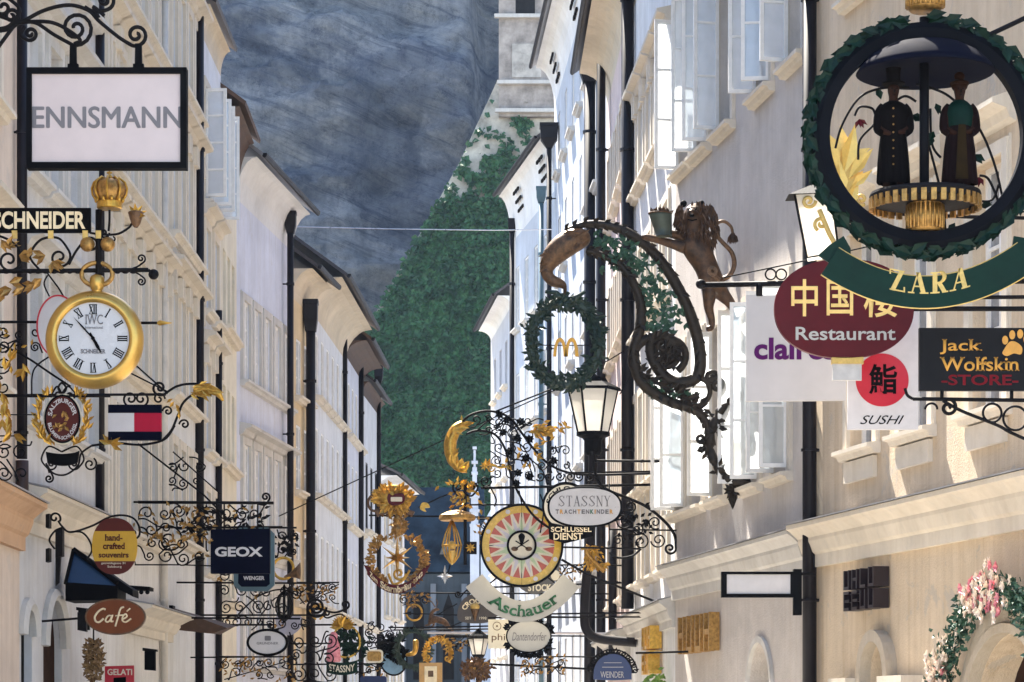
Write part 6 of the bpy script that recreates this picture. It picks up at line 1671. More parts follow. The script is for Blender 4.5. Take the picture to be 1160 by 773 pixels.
for i in range(26): a = g.uniform(0, 6.3); mb.leaf(748+10*math.cos(a)*g.random(), 242, -PI/2+g.uniform(-1, 1), 7, 4, 8*math.sin(a), .6, g)
s.put(mb, 'rim', 'bronze')

# ---- big guild wreath sign with the two figures
Y = 24.0
cx, cy = 1048, 155
s = Sign('guild_ring_sign', 'huge dark green leaf ring with blue dome, post and lettered green ribbon', 'shop sign', cx, cy, Y)
mb = s.mb()
n = 80; prof = [(109, -10), (121, -12), (128, -8), (128, 8), (121, 12), (109, 10)]
vs = []
for i in range(n):
    c, q = math.cos(2*PI*i/n), math.sin(2*PI*i/n); vs += [mb.q(cx+r*c, cy+r*q, d) for r, d in prof]
mb.add(vs, [(i*6+j, i*6+(j+1) % 6, ((i+1) % n)*6+(j+1) % 6, ((i+1) % n)*6+j) for i in range(n) for j in range(6)]); s.put(mb, 'ring', simple('dark_blue_grey_paint', (.004, .0045, .007), .6, 0, .3, 5, 0, .06), smooth=False)
mb = s.mb()
for i in range(44):
    a = -PI/2 + 2*PI*i/44
    for sg, rr in ((-1, 126), (0, 132), (1, 137)):
        dr = (a + PI/2) + sg*.5 if a < PI/2 else (a - PI/2) - sg*.5
        for dd in (-9, 0, 8):
            mb.leaf(cx+rr*math.cos(a)+g.uniform(-2, 2), cy+rr*math.sin(a)+g.uniform(-2, 2), dr+g.uniform(-.2, .2), 24, 13, dd, .35, g)
s.put(mb, 'leaf_garland', 'leafgreen')
mb = s.mb(); mb.lathe([(.5, 47), (20, 48), (44, 54), (62, 64), (74, 76), (78, 83), (76, 84), (60, 78), (40, 74), (.5, 72)], cx, 40); s.put(mb, 'dome', simple('dome_blue_paint', (.004, .005, .013), .8, 0, .2, 4, 0, .04), smooth=True)
mb = s.mb(); mb.tube([(cx-1, 20), (cx-1, 262)], 5.5, 12); s.put(mb, 'post', simple('post_paint', (.006, .006, .008), .5, 0, .3, 5, 0, .06), smooth=True)
mb = s.mb(); mb.lathe([(62, 219), (63, 222), (62, 230), (58, 231), (20, 231)], cx, 48); pf = s.put(mb, 'platform', 'iron')
mb = s.mb()
for i in range(36):
    a = 2*PI*i/36; c, q = math.cos(a), math.sin(a); u = (-q, c)
    p0 = [mb.q(cx+r*c+t*u[0], y, r*q+t*u[1]) for r, t, y in ((63.5, -3, 225), (63.5, 3, 225), (63.5, 3, 238), (63.5, -3, 238), (59, -3, 225), (59, 3, 225), (59, 3, 238), (59, -3, 238))]
    mb.add(p0, [(0, 3, 2, 1), (4, 5, 6, 7), (0, 1, 5, 4), (1, 2, 6, 5), (2, 3, 7, 6), (3, 0, 4, 7)])
s.put(mb, 'gear_teeth', 'oldgold', pf)
mb = s.mb(); fl = []
for y0, r in ((231, 19), (246, 21), (256, 19), (262, 18)): fl.append((r, y0))
mb.lathe(fl, cx, 36); m2 = s.mb(); m2.lathe([(19, -10), (21, -2), (21, 8), (17, 13)], cx, 36)
for i in range(24):
    a = 2*PI*i/24; mb.tube([(cx+20.5*math.cos(a), y, 20.5*math.sin(a)) for y in (233, 260)], 1.8, 6); m2.tube([(cx+21*math.cos(a), y, 21*math.sin(a)) for y in (-10, 9)], 1.8, 6)
s.put(mb, 'basket_hub', 'oldgold', smooth=True); s.put(m2, 'top_finial', 'oldgold', smooth=True)
# ribbon
n = 24
def RB(t): return (938+222*t, 296+38*(1-(2*t-1)**2) - 6*(t-.5))
def RN(t): d = (222, -152*(2*t-1)-6); l_ = math.hypot(*d); return (-d[1]/l_, d[0]/l_)
mb = s.mb()
for i in range(n):
    a, b, na, nb = RB(i/n), RB((i+1)/n), RN(i/n), RN((i+1)/n); e = 18
    mb.plate([(a[0]-na[0]*e, a[1]-na[1]*e), (b[0]-nb[0]*e, b[1]-nb[1]*e), (b[0]+nb[0]*e, b[1]+nb[1]*e), (a[0]+na[0]*e, a[1]+na[1]*e)], -18, -14)
rb = s.put(mb, 'ribbon', 'green')
mb = s.mb(); mb.plate([(938, 280), (954, 270), (962, 284), (962, 316), (925, 292)], -13.8, -11); mb.plate([(1146, 270), (1180, 276), (1174, 292), (1186, 306), (1140, 312)], -13.8, -11); s.put(mb, 'ribbon_fold', 'green')
mb = s.mb()
for sg in (-1, 1): mb.tube([(RB(i/n)[0]+RN(i/n)[0]*18*sg, RB(i/n)[1]+RN(i/n)[1]*18*sg, -17) for i in range(n+1)], 1.1, 6)
s.put(mb, 'ribbon_edge', 'goldpaint', rb, True)
lt = serif_caps(s, 'ZARA', 1002, 1096, 322-10, 346-10, -18.4, 'goldpaint', rb, 5.2, 1.6)
for v in lt.data.vertices:
    x = v.co.x/s.k + s.ax; t = (x-938)/222; v.co.z -= (RB(t)[1]-RB(.5)[1]+ (0))*s.k*1.0
mb = s.mb(); mb.tube([(cx, 22), (1120, 40), (1290, -40), (1480, -60)], 3); mb.tube([(1180, 290), (1300, 330), (1480, 350)], 3); mb.tube([(cx+124, 120), (1480, 120)], 3.4); s.put(mb, 'arm', 'iron')
# thin stems with leaves and red buds behind the figures
mb = s.mb(); lf = s.mb(); bd_ = s.mb()
for pts in ([(948, 165, 14), (956, 138, 14), (975, 108, 14), (1000, 97, 14), (1032, 96, 14)], [(974, 178, 14), (976, 156, 14), (992, 138, 14), (1008, 120, 14), (1026, 106, 14), (1040, 112, 14)], [(1040, 92, 14), (1056, 96, 14), (1080, 108, 14), (1110, 140, 14), (1128, 180, 14), (1138, 220, 14)],
            [(1056, 120, 14), (1058, 160, 14), (1068, 176, 14)], [(1054, 160, 14), (1062, 190, 14), (1070, 225, 14), (1074, 268, 14)], [(1136, 240, 14), (1132, 222, 14), (1122, 200, 14), (1112, 196, 14)], [(1100, 236, 14), (1106, 226, 14), (1126, 224, 14), (1134, 206, 14)], [(970, 128, 14), (976, 118, 14), (990, 120, 14), (994, 130, 14)]):
    mb.tube(cr(pts), 1.5)
for x, y, a in ((1000, 110, -2), (1034, 128, .2), (1062, 114, 1.2), (1060, 146, 2), (1106, 172, .6), (1084, 250, 2), (1112, 232, -.3), (1058, 150, 1.8)):
    for q in range(2): lf.leaf(x, y, a+q*.2, 15, 8, 13, .4, g)
for x, y, a in ((975, 132, 1.2), (1112, 198, 1.8)):
    for q in range(4): bd_.leaf(x, y, a-.6+q*.45, 12, 5, 13, .4, g)
s.put(mb, 'stems', 'iron', smooth=True); s.put(lf, 'stem_leaves', 'leafgreen'); s.put(bd_, 'flower_buds', 'darkred')

def figure(name, label, px, hat):
    s = Sign(name, label, 'figurine', px, 221, Y)
    q = s.mb().q
    wsh = 15 if hat == 'top' else 15
    J = [(px, 160, 0, (12, 8)), (px, 143, 0, (11, 7.5)), (px, 128, 0, (13.5, 8)), (px, 118, 0, (6, 5)), (px, 110, 0, (5, 5)), (px, 103, -1, (8, 8.5)), (px, 96, -.5, (6.5, 7)),
         (px-14, 125, 0, 5.2), (px-17, 146, -2, 4.0), (px-8, 153, -9, 3.2), (px-3, 154, -10, 2.6),
         (px+14, 125, 0, 5.2), (px+17, 146, -2, 4.0), (px+8, 152, -9, 3.2), (px+3, 152, -10, 2.6),
         (px-7, 176, 0, 7), (px-8, 200, 0, 5), (px-8, 214, 0, 4), (px-9, 218, -8, 3.2),
         (px+7, 176, 0, 7), (px+8, 200, 0, 5), (px+8, 214, 0, 4), (px+9, 218, -8, 3.2)]
    E = [(0, 1), (1, 2), (2, 3), (3, 4), (4, 5), (5, 6), (2, 7), (7, 8), (8, 9), (9, 10), (2, 11), (11, 12), (12, 13), (13, 14), (0, 15), (15, 16), (16, 17), (17, 18), (0, 19), (19, 20), (20, 21), (21, 22)]
    rad = [(r[0]*s.k, r[1]*s.k) if isinstance(r, tuple) else r*s.k for *_, r in J]
    me = skin_mesh('body', [q(*p[:3]) for p in J], E, rad, 0)
    add_mesh('body', me, 'paintskin', s.root)
    def pleated(prof, mat, nm, dep=.75, pl=.07, n=48, open_=False):
        mb = s.mb(); vs = []
        for r, y in prof:
            for j in range(n):
                a = 2*PI*j/n; rr = r*(1 + pl*math.cos(a*14)*(1 if y > 165 else .2))
                vs.append(mb.q(px+rr*math.cos(a), y, rr*dep*math.sin(a)))
        mb.add(vs, [(i*n+j, i*n+(j+1) % n, (i+1)*n+(j+1) % n, (i+1)*n+j) for i in range(len(prof)-1) for j in range(n)])
        return s.put(mb, nm, mat, smooth=True)
    slv = s.mb()
    for sg in (-1, 1): slv.tube(cr([(px+sg*11, 121, 0), (px+sg*16, 128, 0), (px+sg*18, 146, -2), (px+sg*12, 153, -6)], 5), [5.4]*8+[5.2]*4+[4.6]*4, 10)
    if hat == 'top':
        pleated([(6, 115), (10, 117), (17, 122), (17.5, 130), (15.5, 145), (14.5, 153), (16, 165), (17, 185), (18, 207), (17, 209)], 'coat', 'coat')
        s.put(slv, 'sleeve_pair', 'coat', smooth=True)
        mb = s.mb(); mb.lathe([(13, 96), (13, 94.5), (8.2, 93.5), (8, 84), (9, 78), (1, 77.5)], px, 20, -.5); s.put(mb, 'top_hat', 'coat')
        mb = s.mb()
        for i in range(8): mb.ball(px-2, 126+i*9, 1.1, 1.1, -14)
        s.put(mb, 'buttons', 'oldgold')
    else:
        pleated([(6, 114), (9, 116), (15, 122), (16, 130), (14, 142), (12.5, 146)], 'bodice', 'bodice')
        pleated([(12.8, 144), (15, 152), (16.5, 170), (18, 190), (19.5, 208), (18.5, 210)], 'gown', 'gown', .8, .08)
        s.put(slv, 'sleeve_pair', 'gown', smooth=True)
        mb = s.mb(); mb.plate([(px-4, 145), (px+4, 145), (px+7, 206), (px-7, 206)], -17.5, -14.6); s.put(mb, 'apron', 'apron')
        mb = s.mb(); mb.ball(px, 97, 9.6, 7.5, 1, 9.5); mb.ball(px, 87, 6.2, 5.6, 1); mb.tube([(px+9.4*math.cos(2*PI*i/20), 95, 9.2*math.sin(2*PI*i/20)) for i in range(20)], 1.8, 6, True); s.put(mb, 'bonnet', 'bonnet', smooth=True)
    mb = s.mb()
    for sg in (-1, 1): mb.ball(px+sg*2.8, 102.5, 1.0, .8, -9)
    mb.ball(px, 105.5, 1.2, 2, -10); mb.tube([(px-2, 109.5, -8.4), (px+2, 109.5, -8.4)], .6)
    s.put(mb, 'face', 'black', smooth=True)
M['paintskin'] = simple('silhouette_wood_skin', (.028, .013, .009), .7, 0, .3, 9, 0, .06); M['coat'] = simple('silhouette_coat_paint', (.004, .003, .003), .7, 0, .4, 12, 0, .04); M['bodice'] = simple('green_bodice_paint', (.003, .017, .013), .6, 0, .3, 9, 0, .08)  # figure paints kept near black to stand for backlit silhouettes
M['gown'] = simple('brown_gown_paint', (.010, .0045, .0045), .7, 0, .4, 12, 0, .04); M['apron'] = simple('ochre_apron_paint', (.022, .013, .004), .7, 0, .3, 9, 0, .04); M['bonnet'] = simple('bonnet_paint', (.02, .009, .005), .7, 0, .3, 9, 0, .04)
figure('gentleman_figurine', 'carved gentleman with top hat and long dark coat on the ring platform', 1012, 'top')
figure('lady_figurine', 'carved lady with bonnet, green bodice and pleated gown on the ring platform', 1087, 'bun')

# gold flame leaf bracket and its lantern, behind the ring
s = Sign('gold_flame_lantern', 'white glass wall lantern crowned with tall golden flame leaves behind the ring', 'lantern', 930, 250, 27.5)
mb = s.mb(); mb.add([mb.q(900, 220, 0), mb.q(942, 220, 0), mb.q(950, 286, 0), mb.q(914, 292, 0), mb.q(904, 220, 30), mb.q(946, 220, 30), mb.q(952, 286, 26), mb.q(918, 292, 26)], [(0, 1, 2, 3), (4, 7, 6, 5), (0, 4, 5, 1), (1, 5, 6, 2), (2, 6, 7, 3), (3, 7, 4, 0)]); s.put(mb, 'glass', 'lampglass')
mb = s.mb(); mb.tube([(900, 220, 0), (914, 292, 0), (950, 286, 0)], 1.6); mb.tube([(942, 220, 0), (950, 286, 0)], 1.4)
mb.add([mb.q(893, 221, -6), mb.q(948, 219, -6), mb.q(948, 219, 36), mb.q(893, 221, 36), mb.q(922, 206, 15)], [(0, 1, 4), (1, 2, 4), (2, 3, 4), (3, 0, 4), (0, 3, 2, 1)]); s.put(mb, 'frame', 'iron')
mb = s.mb(); mb.tube(spiral(916, 228, 8, 0, 1.3), 2.2); mb.tube(spiral(930, 254, 8, 2, 1.3), 2.2); mb.tube(spiral(976, 226, 7, 1, 1.3), 2.2); mb.tube(cr([(928, 238), (938, 262), (950, 290), (948, 330)]), 3); s.put(mb, 'gold_curls', 'goldpaint', smooth=True)
mb = s.mb()
for o in ([(944, 218), (937, 196), (944, 176), (938, 152), (948, 160), (952, 142), (962, 160), (970, 144), (966, 170), (986, 168), (974, 180), (966, 198), (978, 194), (970, 212), (966, 232), (956, 236)],):
    mb.plate(o, -2, 2)
for x, y, a, L_ in ((950, 200, -1.9, 52), (955, 200, -1.35, 60), (960, 205, -.9, 46), (962, 215, -.7, 34), (952, 230, -1.6, 50), (958, 240, -1.2, 40), (948, 225, -2.0, 36)):
    mb.leaf(x, y, a, L_, L_*.34, -4, .05, g)
s.put(mb, 'flame_leaves', simple('bright_gold_paint', (.78, .52, .13), .35, .25))
mb = s.mb(); mb.tube([(950, 240), (1100, 246), (1300, 250)], 2.2); s.put(mb, 'arm', 'iron')

# ---- red oval, pale board, sushi board, outdoor shop board
Y = 27.0
s = Sign('red_oval_sign', 'wine red oval restaurant sign with golden characters partly behind the green ribbon', 'shop sign', 956, 350, 27.0)
mb = s.mb(); mb.plate([(956 + 79*abs(math.cos(a))**.88*(1 if math.cos(a) > 0 else -1), 350 + 56*abs(math.sin(a))**.92*(1 if math.sin(a) > 0 else -1)) for a in [2*PI*i/72 for i in range(72)]], -3, 6); bd = s.put(mb, 'board', 'darkred')
gm_ = simple('yellow_gold_lettering', (.86, .60, .20), .4)
for c, x0, x1, y0, y1 in (('中', 896, 926, 317, 359), ('国', 936, 966, 318, 358), ('楼', 978, 1017, 318, 360)): s.text(c, x0, y0, x1, y1, -3.2, gm_, bd, bold=.012, ext=.6)
s.text('Restaurant', 901, 371, 1014, 386, -3.2, 'grey', bd, bold=.012, ext=.5)
mb = s.mb(); mb.plate([(942, 405), (978, 405), (978, 412.5), (942, 412.5)], -3, 6); s.put(mb, 'gold_foot', 'goldpaint')
mb = s.mb(); mb.plate([(943, 412.5), (976, 412.5), (976, 431), (943, 431)], -1, 4); s.put(mb, 'grey_tag', 'framegrey')
mb = s.mb(); mb.tube([(1034, 350), (1300, 350)], 3); s.put(mb, 'arm', 'iron')
s = Sign('pale_board_sign', 'large pale grey board with purple lettering hanging behind the red oval', 'shop sign', 900, 395, 29.0)
mb = s.mb(); mb.plate([(845, 335), (958, 334), (958, 454), (845, 455)], -2, 4); bd = s.put(mb, 'board', 'boardgrey')
s.text("claires", 854, 383, 946, 408, -2.2, 'purple', bd, bold=.03, ext=.4)
mb = s.mb(); mb.tube([(796, 323), (960, 320), (1250, 318)], 3.2, 8); mb.ball(794, 322, 6, 5.5); mb.tube([(818, 315), (905, 297), (1250, 220)], .9)
for x in (873, 885): mb.tube(ell(x, 311, 6, 6, 20), 1.0, 5, True)
for x in (860, 945): mb.tube([(x, 322), (x, 336)], 4, 6)
s.put(mb, 'arm', 'iron', smooth=True)
s = Sign('sushi_sign', 'white sushi board with a red disc bearing a black character', 'shop sign', 1000, 420, 27.8)
mb = s.mb(); mb.plate([(960, 345), (1040, 345), (1040, 487), (960, 487)], -2, 4); bd = s.put(mb, 'board', 'white')
mb = s.mb(); mb.plate(ell(999, 431, 30, 30, 48), -2.6, -2); dc = s.put(mb, 'red_disc', 'red', bd)
s.text('鮨', 984, 413, 1016, 447, -2.8, 'black', dc, bold=.02, ext=.2)
s.text('SUSHI', 974, 471, 1024, 481, -2.2, 'black', bd, bold=.0, shear=.45, ext=.2)
mb = s.mb(); mb.tube(ell(1029, 384, 5, 5, 18), .9, 5, True); mb.tube([(1000, 345), (1000, 338), (1250, 336)], 2.4); s.put(mb, 'arm', 'iron')
s = Sign('outdoor_shop_sign', 'black board with orange serif lettering, paw print and dark red word', 'shop sign', 1100, 407, 25.5)
mb = s.mb(); mb.plate([(1041, 372), (1185, 372), (1185, 443), (1041, 443)], -3, 5); bd = s.put(mb, 'board', simple('charcoal_lacquer', (.012, .012, .014), .5, 0, .2, 4, 0, .08))
s.text('Jack', 1064, 385, 1112, 402, -3.3, 'sign_orange', bd, bold=.012, serif=.045, ext=.5)
s.text('Wolfskin', 1064, 405, 1154, 421, -3.3, 'sign_orange', bd, bold=.012, serif=.045, ext=.5)
s.text('-STORE-', 1066, 425, 1153, 437, -3.3, 'storered', bd, bold=.02, ext=.4)
mb = s.mb(); mb.plate(cr([(1137, 396), (1143, 388), (1150, 388), (1157, 394), (1156, 402), (1148, 401), (1140, 404), (1135, 401)], 4, True), -3.6, -3.1)
for x, y, rx, ry in ((1138, 386, 3.4, 5), (1146, 380, 3.4, 5.2), (1155, 379, 3.4, 5.2), (1162, 385, 3.4, 5)): mb.plate(ell(x, y, rx, ry, 16), -3.6, -3.1)
s.put(mb, 'paw_print', 'sign_orange', bd)
mb = s.mb(); mb.tube([(1034, 452), (1185, 454), (1390, 456)], 2.4); mb.tube(cr([(1034, 452), (1028, 448), (1025, 440)]), 1.8); mb.tube(cr([(1068, 454), (1090, 466), (1130, 482), (1172, 502), (1390, 590)]), 2.0)
for x, y, r in ((1124, 468, 10.5), (1150, 474, 13.5), (1180, 474, 16)): mb.tube(ell(x, y, r, r, 30), 1.5, 6, True)
mb.tube(spiral(1074, 462, 10, -1.4, 1.3, 1), 2.2); mb.tube(spiral(1056, 464, 8, PI, .5, 1, .7), 1.4)
for x in (1067, 1146): mb.tube([(x, 442), (x, 454)], 2.2)
s.put(mb, 'bracket', 'iron', smooth=True)

# ---- small white light box on the mauve house
s = Sign('small_light_box', 'low white light box in a black frame on the right drainpipe', 'shop sign', 858, 662, 38.0)
mb = s.mb(); o = (817, 648, 899, 677); e = 6
for a in ((o[0], o[1], o[2], o[1]+3), (o[0], o[3]-4, o[2], o[3]), (o[0], o[1]+3, o[0]+6, o[3]-4), (o[2]-4, o[1]+3, o[2], o[3]-4)): mb.plate([(a[0], a[1]), (a[2], a[1]), (a[2], a[3]), (a[0], a[3])], -5, 7)
s.put(mb, 'frame', 'black')
mb = s.mb(); mb.plate([(o[0]+6, o[1]+3), (o[2]-4, o[1]+3), (o[2]-4, o[3]-4), (o[0]+6, o[3]-4)], -3, 5); s.put(mb, 'panel', 'white')
mb = s.mb(); mb.plate([(899, 645), (908, 645), (908, 697), (899, 697)], -4, 10); s.put(mb, 'wall_plate', 'black'); mb = s.mb(); mb.tube([(903, 650, 4), (925, 650, 6)], 2); s.put(mb, 'arm', 'iron')

# ---- letters mounted on the walls, seen edge on
def wall_letters(label, hh, pxs, y0, y1, mat, rows=1, out=.16):
    u_a, z_a = hh.UZ(pxs[0], y1); u_b, z_b = hh.UZ(pxs[-1], y1)
    u0 = min(u_a, u_b); z0 = min(z_a, z_b); z1 = hh.UZ((pxs[0]+pxs[-1])/2, y0)[1]
    n = len(pxs); Lu = abs(u_b-u_a); p0 = hh.o + hh.u*u0
    e = empty('wall_lettering', (p0.x, p0.y, z0), hh.root.rotation_euler.z); tag(e, label, 'lettering')
    gr = random.Random(len(label)); hrow = (z1-z0)/rows
    for r_ in range(rows):
        for i in range(n):
            w_ = Lu/n*.66; x = Lu*i/n; zz = hrow*r_+.02; hz = hrow*.92
            mb = MB(); t = w_*.17; k_ = gr.choice('EHNULT')
            mb.box(x, x+t, -out, -.02, zz, zz+hz)
            if k_ in 'HNU': mb.box(x+w_-t, x+w_, -out, -.02, zz, zz+hz)
            if k_ in 'ELTU': mb.box(x+t, x+w_-(t if k_ == 'U' else 0), -out, -.02, zz, zz+hz*.16)
            if k_ in 'ET': mb.box(x+t, x+w_, -out, -.02, zz+hz*.84, zz+hz)
            if k_ in 'EHN': mb.box(x+t, x+w_-(t if k_ != 'E' else 0), -out*.98, -.02, zz+hz*.43, zz+hz*.57)
            o = mb.build('letter', M[mat] if isinstance(mat, str) else mat, e)
    return e
wall_letters('deep plum block letters fixed in two rows on the sand coloured wall', h1, (974, 984, 996, 1012), 644, 690, simple('plum_metal', (.016, .009, .013), .35, .1), 2, .24)
wall_letters('golden block letters fixed on the mauve grey wall beside the white light box', h2, (780, 792, 806, 820), 694, 738, 'oldgold', 1, .2)
wall_letters('bright brass letters stacked on the wall of the house with slate ledge', h3, (741, 746, 752), 709, 764, 'gold', 2, .25)

# ---- flower garland round the doorway
gp0 = h1.o; c, zc_, w_ = ARCH1
e = empty('flower_garland', (gp0.x, gp0.y, 0), h1.root.rotation_euler.z); tag(e, 'garland of green leaves with pink and cream blossoms around the right doorway', 'garland')
def gpt(t, gg, sp=.11):
    a = PI*t; r = w_+.10
    return Vector((c - r*math.cos(a) + gg.gauss(0, sp)*.8, -.16 - abs(gg.gauss(0, .10)), (zc_ + r*.95*math.sin(a)) + gg.gauss(0, sp)*.8))
mb = MB(); gg = random.Random(9)
for i in range(2600):
    t = gg.random(); p = gpt(t, gg)
    mb.leaf3(p, Vector((gg.uniform(-1, 1), gg.uniform(-1, .1), gg.uniform(-1, 1))), Vector((gg.uniform(-1, 1), -1, gg.uniform(-1, 1))), gg.uniform(.06, .11), .06)
for i in range(1050):
    sd = gg.choice((0, 1)); x = c + (w_+.1)*(1 if sd else -1); p = Vector((x+gg.gauss(0, .12), -.16-abs(gg.gauss(0, .1)), gg.uniform(.6, zc_)))
    mb.leaf3(p, Vector((gg.uniform(-1, 1), gg.uniform(-1, .1), gg.uniform(-1, 1))), Vector((0, -1, 0)), .09, .055)
mb.build('leaves', M['ivyleaf'], e)
def blossoms(nm, mat, spans, n, r0):
    mb = MB()
    for i in range(n):
        t = gg.choice(spans); t = gg.gauss(t, .035)
        if t < 0.0 or t > 1: p = Vector((c + (w_+.1)*(-1 if t < .5 else 1) + gg.gauss(0, .13), -.3, zc_ + t*3)) if t < 0 else gpt(.99, gg)
        else: p = gpt(t, gg, .15)
        p.y -= .10
        for q in range(6):
            a = q*PI/3; mb.leaf3(p, Vector((math.cos(a), -.55, math.sin(a))), Vector((gg.uniform(-.3, .3), -1, gg.uniform(-.3, .3))), r0*gg.uniform(.8, 1.2), r0*.8)
    mb.build(nm, M[mat], e)
blossoms('cream_blossoms', 'blossom', (.04, .10, .16, .42, .48, .54), 240, .085)
blossoms('pink_blossoms', 'pink', (.03, .08, .46, .52, .0), 110, .085)
mb = MB()
for i in range(90):
    p = Vector((c - (w_+.1) + gg.gauss(0, .12), -.28-abs(gg.gauss(0, .05)), zc_ - gg.uniform(0, .9)))
    for q in range(6): a = q*PI/3; mb.leaf3(p, Vector((math.cos(a), -.55, math.sin(a))), Vector((0, -1, 0)), .09, .07)
mb.build('low_blossoms', M['magenta'], e)
s = Sign('green_plant', 'bright yellow green potted plant at the foot of the golden letters', 'plant', 743, 790, 49.0)
mb = s.mb()
for i in range(160): mb.leaf(743+g.gauss(0, 7), 780+g.gauss(0, 7), g.uniform(0, 6.3), 8, 4, g.uniform(-6, 6), .8, g)
s.put(mb, 'foliage', 'plantleaf'); mb = s.mb(); mb.lathe([(6, 792), (8, 800), (7, 825)], 743, 14); s.put(mb, 'pot', 'brownsign')

# ---- blue round sign at the bottom
s = Sign('blue_round_sign', 'royal blue half round sign with pale lettering inside curly iron at the bottom', 'shop sign', 694, 757, 46.0)
mb = s.mb(); mb.plate(ell(694, 763, 21.5, 22, 30, PI, 2*PI) + [(715.5, 770), (694, 771), (672.5, 770)], -1.5, 1.5); bd = s.put(mb, 'board', 'bluesign')
mb = s.mb(); mb.tube(ell(694, 763, 22.5, 23, 30, PI, 2*PI), 1.2); mb.tube(ell(694, 763, 28, 27, 30, PI*1.02, PI*1.98), .9)
for i in range(13): a = PI+PI*(i+.5)/13; mb.tube(spiral(694+25.6*math.cos(a), 763+25*math.sin(a), 2.8, a, 1.1, 1, .3, 12), .8, 5)
for i in range(30): a = PI+PI*g.random(); mb.leaf(694+26*math.cos(a), 763+25*math.sin(a), g.uniform(0, 6.3), 5, 3, -1, .5, g)
mb.tube([(720, 740), (wr(46.0), 738)], 1.4); s.put(mb, 'iron_surround', 'iron', smooth=True)
s.text('WEINDER', 680, 761, 707, 768, -1.8, 'boardgrey', bd, bold=.0, serif=.05, ext=.15)
mb = s.mb(); mb.tube([(682, 756, -1.7), (706, 756, -1.7)], .4); mb.tube([(684, 751, -1.7), (704, 751, -1.7)], .35); s.put(mb, 'small_lines', 'boardgrey', bd)

# ---- more wrought iron crowding the far end of the street
def far_bracket(label, x0, y0, x1, y1, Y, seed, rod_to, gold_n=24, motif=None):
    s = Sign('scroll_bracket', label, 'bracket', (x0+x1)/2, (y0+y1)/2, Y)
    mb = s.mb(); gm = s.mb(); q = random.Random(seed)
    mb.tube([(x0, y0), (x1, y0), (rod_to, y0+1)], 1.0); mb.tube([(x0+4, y1), (x1, y0+2)], .7)
    filigree(mb, x0, y0+1, x1, y1, 12, .75, seed, gm)
    s.put(mb, 'scrolls', 'iron', smooth=True)
    for i in range(gold_n): gm.leaf(q.uniform(x0, x1), q.uniform(y0, y1), q.uniform(0, 6.3), 6, 2.6, -1, .5, q)
    s.put(gm, 'gilded_leaves', 'oldgold')
    if motif == 'ring': mb = s.mb(); mb.tube(ell((x0+x1)/2, y1+8, 9, 9, 24), 1.3, 6, True); s.put(mb, 'ring', 'gold', smooth=True)
    if motif == 'plate': mb = s.mb(); mb.plate(rrect(x0+6, y1+2, x1-8, y1+16, 3), -1, 1); s.put(mb, 'plate', 'bluesign')
    if motif == 'lyre':
        mb = s.mb(); c = (x0+x1)/2
        for sg in (-1, 1): mb.tube(curl([(c+sg*2, y1+18), (c+sg*9, y1+10), (c+sg*5, y1+2)], 0, 1, 4, -sg), 1.2)
        s.put(mb, 'lyre', 'gold', smooth=True)
    return s
far_bracket('low black scroll bracket with blue plate left of the boot ring', 402, 752, 446, 764, 62, 81, wl(62)+40, 10, 'plate')
far_bracket('thin scroll bracket with gilded ring between star sign and deer', 452, 672, 486, 686, 64, 82, wr(64), 26, 'ring')
far_bracket('dense black scroll bracket beneath the long white bar', 500, 720, 536, 738, 61, 83, wr(61), 30)
far_bracket('scroll bracket with gilded lyre just right of the gilded lantern', 540, 588, 566, 606, 57, 84, wr(57), 20, 'lyre')
far_bracket('dark scroll bracket on the pole under the gilded eagle', 604, 640, 662, 664, 56.5, 85, wr(56.5), 30)
far_bracket('gold flecked scroll bracket below the leaf framed oval sign', 590, 744, 640, 764, 57, 86, wr(57), 26)
far_bracket('wide scroll bracket left of the figure ring near bottom left', 336, 660, 384, 684, 58, 87, wl(58)+30, 26, 'lyre')
far_bracket('scroll bracket at the bottom edge beneath the white oval sign', 250, 744, 336, 770, 49, 88, wl(49), 40)

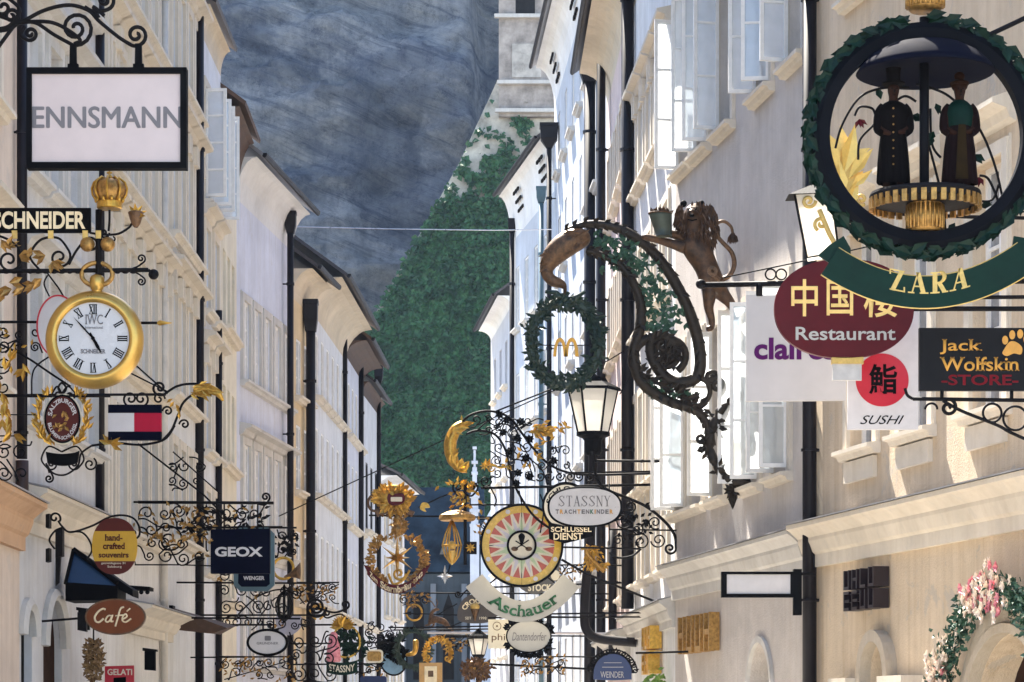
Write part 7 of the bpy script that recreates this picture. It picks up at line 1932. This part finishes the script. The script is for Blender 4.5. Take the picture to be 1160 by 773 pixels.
# ================================================================== light, sky, camera
w = bpy.data.worlds.new('World'); sc.world = w; w.use_nodes = True
nt = w.node_tree; bg = nt.nodes['Background']
sky = nt.nodes.new('ShaderNodeTexSky'); sky.sky_type = 'NISHITA'; sky.sun_disc = False
SUN_EL, SUN_AZ = R(54), math.atan2(-.36, 1.0)         # azimuth measured from +Y towards +X
sky.sun_elevation = SUN_EL; sky.sun_rotation = SUN_AZ; sky.altitude = 400
nt.links.new(sky.outputs[0], bg.inputs[0]); bg.inputs[1].default_value = .09
l = bpy.data.lights.new('sun', 'SUN'); l.energy = 5.0; l.angle = R(.5); l.color = (1, .93, .82)
lo = bpy.data.objects.new('sun', l); COL.objects.link(lo)
d = Vector((math.sin(SUN_AZ)*math.cos(SUN_EL), math.cos(SUN_AZ)*math.cos(SUN_EL), math.sin(SUN_EL)))
lo.rotation_euler = (-d).to_track_quat('-Z', 'Y').to_euler(); lo.location = (0, 0, 80)

cam = bpy.data.cameras.new('camera'); co = bpy.data.objects.new('camera', cam); COL.objects.link(co)
co.location = (0, 0, CZ); co.rotation_euler = (R(90), 0, 0)
cam.sensor_width = 36; cam.lens = F/1160*36; cam.shift_y = (HZ-386.5)/1160; cam.clip_end = 3000; cam.clip_start = .5
sc.camera = co
sc.view_settings.view_transform = 'Standard'; sc.view_settings.look = 'None'; sc.view_settings.gamma = 1
sc.view_settings.use_curve_mapping = False
sc.view_settings.exposure = 2.35
sc.render.resolution_x = 1024; sc.render.resolution_y = 682
# ---- summer haze: the far rock fades to blue
hz = MB(); hz.box(-120, 120, -8, 262, -1.2, 96)
ho = hz.build('haze', bpy.data.materials.new('haze_air')); ho['kind'] = 'stuff'
hm = ho.data.materials[0]; hm.use_nodes = True; nt = hm.node_tree; nt.nodes.remove(nt.nodes['Principled BSDF'])
pv = nt.nodes.new('ShaderNodeVolumePrincipled'); pv.inputs['Density'].default_value = .00011; pv.inputs['Color'].default_value = (.55, .72, 1.0, 1); pv.inputs['Anisotropy'].default_value = .0
nt.links.new(pv.outputs[0], nt.nodes['Material Output'].inputs['Volume'])
